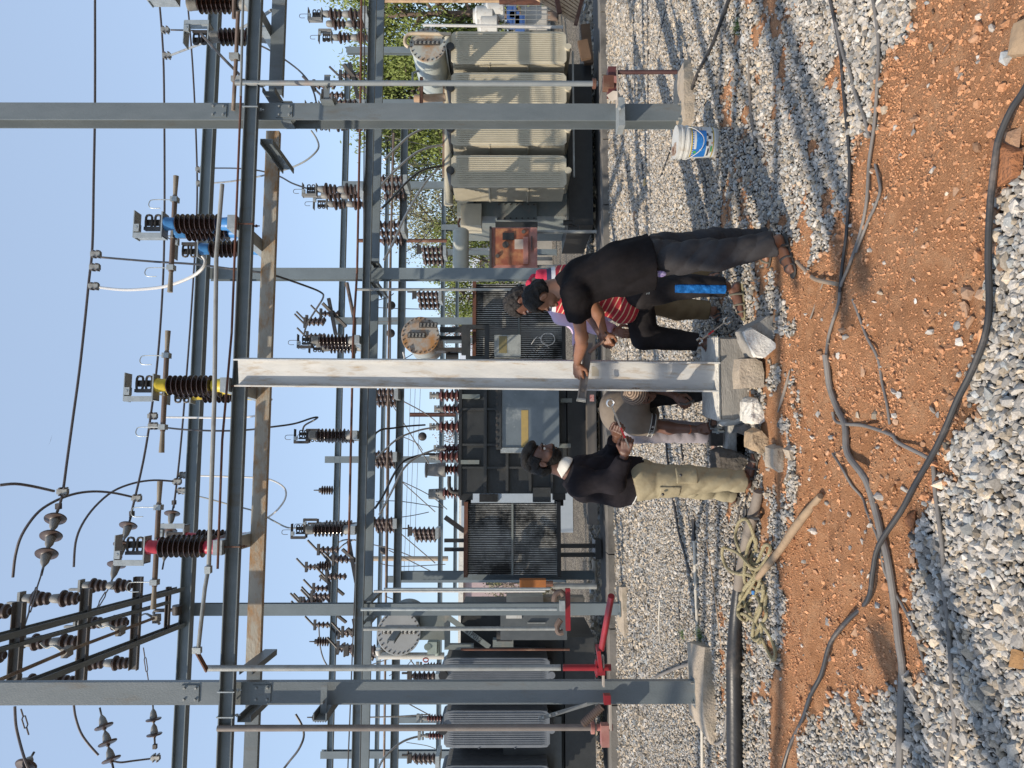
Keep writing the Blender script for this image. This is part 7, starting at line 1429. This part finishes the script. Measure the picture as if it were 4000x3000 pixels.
for (aa, zz_, ww, hh_) in ((-1.95, .27, .30, .05), (-1.55, .21, .22, .07), (-1.35, .28, .20, .04), (-1.15, .17, .16, .03)): wrap(Hh * zz_, Hh * zz_ + Hh * hh_, aa - ww / 2, aa + ww / 2, .0025, inkm, 'ink_picture', lb)
wrap(Hh * .175, Hh * .215, -2.5, -2.1, .0025, gm, 'green_print', lb); wrap(Hh * .175, Hh * .20, -1.95, -1.85, .0026, mat('orange_spot', (.6, .2, .03)), 'orange_spot', lb)
part('wire_handle', MB().tube([o_ + up * Hh * .80 + Vector((-.02, -r1 * 1.05, 0)) + Vector((.16 * 1, 0, 0)) * 0 + Vector((.125, .06, 0)), o_ + up * Hh * .62 + Vector((.07, -.145, 0)), o_ + up * Hh * .42 + Vector((-.01, -.165, 0)), o_ + up * Hh * .46 + Vector((-.10, -.13, 0)), o_ + up * Hh * .70 + Vector((-.148, -.03, 0)), o_ + up * Hh * .80 + Vector((-.138, .03, 0))], .0035, 6, 4), WHITEP, bt, True)
part('lid_debris', MB().box(o_ + up * (Hh + .006) + Vector((-.06, -.02, 0)), .09, .05, .012).box(o_ + up * (Hh + .012) + Vector((-.07, .02, 0)), .07, .04, .02), mat('brown_smear', (.10, .035, .025), (.45, .36, .28), .7, 0, 30), bt, True)
# ------------------------------------------------------------ cables, pipes and sticks on the ground
def gcable(label, pts, r, m, lift=0.0, name='ground_cable', cat='cable', group='cables lying on the ground', n=10, sm=4, lifts=None):
    P = [G(X, Y, r * .8 + (lifts[k] if lifts else lift)) for k, (X, Y) in enumerate(pts)]
    return single(name, MB().tube(P, r, n, sm), m, label, cat, group, base=P[0])
gcable('thick black cable sweeping over the red soil nearest the camera', [(4060, 240), (4000, 355), (3950, 430), (3903, 540), (3888, 625), (3868, 800), (3860, 1000), (3864, 1200), (3845, 1320), (3795, 1450), (3740, 1560), (3690, 1680), (3640, 1780), (3570, 1900), (3518, 2000), (3440, 2130), (3410, 2235), (3368, 2344), (3313, 2422), (3259, 2512), (3232, 2633), (3211, 2717), (3139, 2808), (3090, 2904), (3066, 3000), (3050, 3060)], .0125, BLK,
       lifts=[.02, .03, .04, .05, .05, .04, .03, .03, .03, .03, .04, .04, .04, .04, .04, .03, .03, .02, .02, .01, .01, .005, 0, 0, 0, 0])
gcable('heavy grey black cable running from the mound to the bottom edge', [(3226, 1386), (3229, 1422), (3241, 1512), (3271, 1597), (3301, 1663), (3350, 1772), (3386, 1874), (3422, 2000), (3446, 2078), (3470, 2181), (3494, 2362), (3512, 2512), (3524, 2603), (3521, 2723), (3514, 3000), (3514, 3080)], .0165, GCAB, .006)
gcable('slim cable continuing over the soil ridge toward the right edge', [(3226, 1386), (3235, 1325), (3247, 1277), (3277, 1181), (3283, 1120), (3320, 1030), (3362, 904), (3386, 784), (3395, 633), (3416, 482), (3428, 301), (3431, 150), (3408, -20)], .0085, GCAB, .01)
gcable('dark cable crossing the gravel to the right edge', [(3280, 1140), (3285, 1090), (3295, 1000), (3307, 904), (3316, 753), (3319, 633), (3310, 512), (3295, 362), (3283, 211), (3259, 78), (3238, -20)], .0088, BLK, .012)
gcable('short cable branching between the two slim cables', [(3265, 90), (3295, 220), (3315, 262), (3340, 362), (3375, 458), (3395, 537)], .0085, GCAB, .012)
gcable('loose cable end curled on the soil', [(3419, 642), (3433, 700), (3437, 748), (3416, 814), (3392, 862), (3345, 985)], .0075, GCAB, .004)
gcable('grey cable starting at the ridge and bending to the near gravel', [(3253, 1609), (3265, 1645), (3307, 1657), (3386, 1663), (3482, 1699), (3542, 1729), (3627, 1790), (3645, 1826), (3651, 1904), (3663, 2000), (3681, 2150), (3687, 2300), (3705, 2452), (3714, 2603), (3723, 2753), (3728, 2844), (3711, 2904), (3697, 3000), (3690, 3070)], .0088, GCAB, .012)
gcable('thin cable passing under the heavy one toward the bottom edge', [(3253, 1772), (3289, 1826), (3319, 1892), (3356, 1946), (3391, 2000), (3434, 2115), (3458, 2229), (3500, 2320), (3560, 2434), (3603, 2567), (3639, 2675), (3669, 2784), (3681, 2874), (3682, 3000), (3680, 3060)], .0068, GCAB, .006)
gcable('curved root like cable in the middle of the soil', [(3325, 1169), (3362, 1253), (3398, 1320), (3428, 1398), (3449, 1494), (3464, 1579), (3476, 1657)], .0068, GCAB, .002)
gcable('pale root bent beside the nearest sandal', [(3112, 1022), (3150, 1062), (3200, 1092), (3272, 1110)], .012, mat('pale_root', (.34, .26, .18), (.25, .18, .13), .8, 0, 8), .004, name='tree_root', cat='root', group=None)
gcable('dark cable looping round the right footing', [(2852, -20), (2784, 169), (2723, 289), (2699, 362), (2688, 440), (2686, 500)], .014, BLK, .02)
gcable('dark cable beyond the bucket', [(2716, 606), (2750, 681), (2762, 753), (2761, 872)], .012, BLK, .0)
gcable('thin dark cable across the far gravel left of the bearded man', [(2584, 1560), (2595, 1643), (2604, 1751), (2609, 1809), (2627, 1936), (2654, 2090), (2669, 2145), (2696, 2241)], .013, BLK, .012)
gcable('second thin dark cable on the far gravel', [(2672, 1585), (2661, 1715), (2668, 1800)], .010, BLK, .01)
for k, pts in enumerate(([(2530, -20), (2532, 240), (2530, 420)], [(2512, 1180), (2518, 1500), (2524, 1600)], [(2606, 10), (2575, 150), (2558, 255)], [(2450, 1300), (2452, 1700), (2458, 2100)], [(2470, 2500), (2490, 2680), (2492, 2960)], [(2652, 2350), (2660, 2660)], [(2448, 620), (2456, 760), (2462, 900), (2455, 1000)], [(2420, 300), (2425, 330), (2450, 370), (2478, 410)], [(2640, 520), (2600, 640), (2580, 690)], [(2500, 520), (2512, 700)])):
    gcable(('far', 'long', 'short', 'straight', 'bent', 'stray', 'wavy', 'curled', 'slanting', 'faint')[k] + ' black wire lying on the gravel ' + ('at the top edge', 'behind the crouching man', 'right of the maroon handle', 'near the dark transformer', 'near the left column', 'beyond the white stick', 'below the cream radiators', 'by the maroon box', 'beside the bucket', 'between the two near columns')[k], pts, .009, BLK, .008, n=6, name='ground_wire', cat='wire', group='black wires on the far gravel')
def stick(label, pts, r, m, lift=.0, name='stick', cat='stick', group='sticks lying on the gravel', rr=None): P = [G(X, Y, r * .7 + lift) for X, Y in pts]; return single(name, MB().tube(P, r, 9, 3, rr), m, label, cat, group, base=P[0])
stick('grey brown stick lying on the right gravel', [(2925, 157), (2930, 392), (2949, 545)], .011, mat('grey_stick', (.20, .17, .14), (.15, .125, .10), .8), .01)
stick('long white straight stick with black taped tip', [(2712, 2108), (2718, 2300), (2728, 2540)], .016, mat('white_stick', (.60, .55, .46), (.50, .45, .37), .7), .01)
stick('black taped tip of the white stick', [(2708, 2028), (2711, 2112)], .019, BLK, .012, name='tape_roll', cat='tape')
stick('pale stick continuing left of the left footing', [(2742, 2842), (2744, 3060)], .015, mat('white_stick', (.60, .55, .46)), .01)
stick('thin pink brown lath on the gravel', [(2760, 2108), (2790, 2300), (2820, 2540)], .008, PLANK, .01)
stick('grey pipe leaning to the left footing', [(2560, 2645), (2640, 2610), (2712, 2588)], .017, GCAB, .02, name='loose_pipe', cat='pipe')
stick('white broken lath among the stones', [(2577, 2348), (2574, 2440), (2579, 2515)], .011, mat('white_stick', (.6, .55, .46)), .01)
stick('curved grey hose end behind the left footing', [(2762, 2845), (2775, 2885), (2800, 2905), (2830, 2880), (2838, 2790)], .013, GCAB, .01, name='hose', cat='hose')
stick('curved reinforcing bar by the rope', [(2868, 2380), (2872, 2180), (2880, 2030), (2900, 1960)], .007, DARKM, .06, name='steel_bar', cat='steel bar')
l0, l1 = G(3205, 1938, .045), G(2960, 2258, .05); lg = [l0, l0.lerp(l1, .3) + Vector((.006, 0, .004)), l0.lerp(l1, .6) + Vector((-.008, .004, 0)), l0.lerp(l1, .85), l1]
t = thing('log', 'long pale brown wooden log beside the rope', 'log', lg[0]); part('bark', MB().tube(lg, .024, 14, 4, [.017, .026, .023, .024, .019]), WOOD, t)
# big black pipe
bp_ = [G(2871, 3070, .06), G(2870, 2800, .06), G(2868, 2600, .06), G(2872, 2450, .055), G(2885, 2300, .05), G(2905, 2180, .05), G(2930, 2060, .045), G(2955, 1960, .04), G(2962, 1920, .04)]
t = thing('drain_pipe', 'big black plastic pipe lying along the gravel at the left', 'pipe', bp_[0])
part('tube', MB().tube(bp_[:5], .062, 24, 6, [.062, .062, .060, .050, .042]), mat('black_polythene_pipe', (.022, .022, .023), (.035, .034, .033), .38, 0, 4, .1, 30, c3=(.14, .11, .09), s3=1.6, t3=.66), t)
part('muddy_end', MB().tube(bp_[4:], .040, 20, 6, [.042, .040, .042, .036, .034]), mat('muddy_pipe', (.24, .20, .16), (.16, .135, .115), .8, 0, 4, .2, 30, c3=(.06, .055, .05), s3=3), t)
part('rubber_strip', MB().tube([G(2905, 2010, .03), G(2935, 2022, .07), G(2965, 2025, .05), G(2975, 2010, .01)], .012, 8, 3), BLK, t); part('rubber_strip', MB().tube([G(2912, 1985, .08), G(2912, 2052, .07)], .011, 8, 0), BLK, t)
# rope
ROPE = mat('tan_braided_rope', (.50, .43, .25), (.38, .32, .18), .8, 0, 60, .9, 240)
raw = [(960, 545), (950, 400), (880, 200), (800, 210), (765, 330), (790, 440), (850, 560), (870, 600), (960, 650), (1040, 570), (1090, 450), (1040, 425), (1005, 500), (960, 600), (905, 580), (930, 500), (960, 400), (930, 350), (885, 430), (860, 560), (845, 700), (860, 780), (920, 800), (1000, 850), (1050, 830), (1040, 1000), (1050, 1080), (990, 1180), (930, 1270), (930, 1200), (960, 1050), (1010, 950), (1020, 800), (960, 740), (880, 700), (780, 690), (690, 640), (645, 540), (650, 450), (700, 460), (790, 500), (880, 600), (930, 680), (960, 700), (920, 790), (850, 900), (790, 1000), (800, 1090), (860, 1120), (900, 1060), (860, 1000), (840, 900), (850, 820), (920, 740), (980, 640), (1000, 700), (980, 800), (930, 900), (870, 980), (800, 1000), (790, 1080), (830, 1060), (900, 1100), (980, 1180), (960, 1290), (990, 1330), (1010, 1250), (1000, 1150), (1040, 1200), (1100, 1300), (1135, 1420), (1115, 1490), (1060, 1400), (1010, 1300), (960, 1310), (920, 1270), (950, 1130), (1000, 1000), (950, 880), (890, 860), (820, 880), (810, 940), (850, 830), (920, 760)]
rp = []
for k, (x, y) in enumerate(raw): X, Y = 2550 + x / 2.37, 1950 + y / 2.37; over = .05 if (2858 < X < 2925 and Y < 2330) or X < 2905 else .0; rp.append(G(X, Y, .012 + .018 * (k % 3) + over))
t = thing('rope', 'tangled coil of tan braided rope thrown over the black pipe', 'rope', rp[0]); part('strand', MB().tube(rp, .0122, 8, 4), ROPE, t)
part('blue_tape', MB().tube([G(2942, 2308, .055), G(2942, 2322, .055)], .0115, 8, 0), BLUE, t)
# debris
def chunk(label, X, Y, s, m, name='stone', cat='stone', group='loose stones', seed=1, flat=.6):
    c = G(X, Y, s * .25); rr = random.Random(seed); P = [c + Vector((rr.uniform(-1, 1) * s, rr.uniform(-1, 1) * s * .8, rr.uniform(-.5, .6) * s * flat)) for _ in range(14)]
    return rough_hull(P, name, m, label, cat, group, 2, s * .06, seed)
TAN = mat('tan_stone', (.42, .26, .16), (.34, .20, .12), .9, 0, 9, .4, 60); WET = mat('grey_stone', (.24, .23, .22), (.18, .175, .17), .85, 0, 9, .4, 60)
for k, (X, Y, s, m, l) in enumerate(((3378, 1450, .032, TAN, 'tan flat stone with a notch in the middle of the soil'), (3570, 490 - 0, .012, TAN, 'small tan stone right of the grey one on the soil'), (3740, 280, .022, TAN, 'tan stone on the upper soil'), (3735, 750, .022, TAN, 'orange brown flat stone near the right soil'), (3570, 515, .020, WET, 'pale grey pebble on the right soil'), (3515, 608, .018, WET, 'dark grey pebble under the tan one'), (3585, 1178, .014, CONCW, 'whitish pebble below the ridge'), (3660, 1620, .018, WET, 'grey pebble near the soil edge'), (3357, 1622, .018, CONC, 'cream pebble by the cable bend'), (3234, 2430, .024, WET, 'grey stone in the shade band'),
                                (3340, 2465, .032, TAN, 'orange flat stone in the lower soil'), (3325, 2140, .016, WET, 'round grey pebble in the lower soil'), (3365, 2755, .030, TAN, 'orange stone at the soil tip'), (3980, 590 - 430, .06, WOOD, 'brown lump at the right edge'), (2385, 2052, .07, CONCW, 'whitish stone by the dark transformer kerb'), (2480, 845, .07, TAN, 'tan stone on the far gravel'), (2518, 715, .06, mat('yellow_foam', (.60, .42, .18), (.52, .36, .15), .8), 'yellowish block on the far gravel'), (2705, 600, .05, TAN, 'tan stone leaning behind the bucket'), (2478, 2470, .06, WET, 'silvery crumpled lump beside the left mid footing'),
                                (3930, 640, .10, mat('orange_clod', (.36, .15, .065), (.28, .115, .05), .95, 0, 12, .9, 60), 'large soil clod under the black cable'), (3955, 560, .05, TAN, 'tan clod beside the black cable'), (3770, 1210, .035, TAN, 'clod at the soil edge under the cable, upper'), (3790, 1265, .03, TAN, 'clod at the soil edge under the cable, lower'), (3560, 2020, .05, MATS['orange_clod'], 'orange clod at the soil corner'), (3650, 1900, .05, MATS['orange_clod'], 'orange clod between two cables'), (3568, 2180, .03, TAN, 'tan stone at the edge of the near gravel'))):
    chunk(l, X, Y, s, m, seed=k + 2)
chunk('broken brown brick piece at the bottom right corner', 3975, 2570, .05, mat('brown_bark', (.34, .19, .08), (.22, .12, .05), .9, 0, 9, .5, 50), 'wood_chip', 'wood chip', None, 77, .5)
stick('flattened grey stick half buried in the ridge', [(3148, 1245), (3222, 1085)], .014, mat('grey_driftwood', (.26, .22, .18), (.19, .165, .14), .9), .006, rr=[.005, .016, .014, .004])
stick('short greyish stick lying near the plinth lumps', [(3038, 1610), (3055, 1560), (3072, 1500), (3085, 1445)], .010, mat('grey_driftwood', (.26, .22, .18)), .004, rr=[.004, .011, .010, .004])
# small weeds
def weed(label, X, Y, s, seed):
    rr = np.random.default_rng(seed); c = G(X, Y); mb = MB()
    for k in range(60):
        a = rr.uniform(0, 6.28); l = s * rr.uniform(.4, 1); b = c + Vector((rr.normal() * s * .4, rr.normal() * s * .4, 0)); tip = b + Vector((math.cos(a) * l * .5, math.sin(a) * l * .5, l)); sd_ = Vector((-math.sin(a), math.cos(a), 0)) * .004
        mb.add([b - sd_, b + sd_, tip], [(0, 1, 2)])
    o = single('weed', mb, mat('grass_blade', (.07, .13, .03), (.12, .18, .05), .7), label, 'weed', 'weeds in the gravel', base=c, smooth=False); return o
weed('green weed tuft beside the white stick', 2742, 2480, .09, 1); weed('tiny weed on the far left gravel', 2672, 2480, .07, 2); weed('tiny weed on the right gravel', 2888, 105, .07, 3); weed('small green weed by the kerb', 2683, 290, .06, 4)
# ------------------------------------------------------------ unseen columns and tubes added behind the camera to cast the ground shade
for lab, x, y, zt in (('unseen column added to shade the soil, first', -5.5, .30, 4.75), ('unseen column added to shade the soil, second', -4.9, .02, 4.7)):  # added casters out of view; their shadows band the lower left soil
    p = Vector((x, y, -.05)); t = thing('gantry_column', lab, 'steel column', p, TH, GC); part('shaft', MB().box((0, 0, zt / 2), .17, .14, zt), STEEL, t, True, smooth=False)
for k, (z, y0, sl) in enumerate(((6.7, 1.55, -.13), (6.7, 1.95, -.12), (6.9, .15, .02))):  # tubes added overhead, out of view, for the soft shadow bands
    a, b = Vector((-13, y0 + 6.6 * -sl * 1.0, z)), Vector((4, y0 + 10.4 * sl, z)); single('shade_caster_tube', MB().tube([a, b], .055, 10, 0), GALVD, ('first', 'second', 'third')[k] + ' unseen overhead tube added for ground shade', 'busbar', 'unseen tubes added to cast shade', base=a)

for k, (x, y, r_, ta, tb_) in enumerate(((-3.16, 2.08, .075, -3, 3.6), (-4.45, -.0, .085, -1.5, 5), (-4.6, -.32, .07, -1.2, 5), (-3.85, 1.05, .05, -2, 4.4))):  # added out of view so slanting shadow streaks cross the right gravel
    a, b = Vector((x + .85 * ta, y + .53 * ta, 6.7)), Vector((x + .85 * tb_, y + .53 * tb_, 6.7)); single('shade_streak_tube', MB().tube([a, b], r_, 8, 0), GALVD, ('nearest', 'second', 'third', 'thin')[k] + ' unseen slanting tube added to streak the gravel with shade', 'busbar', 'unseen tubes added to cast shade', base=a)
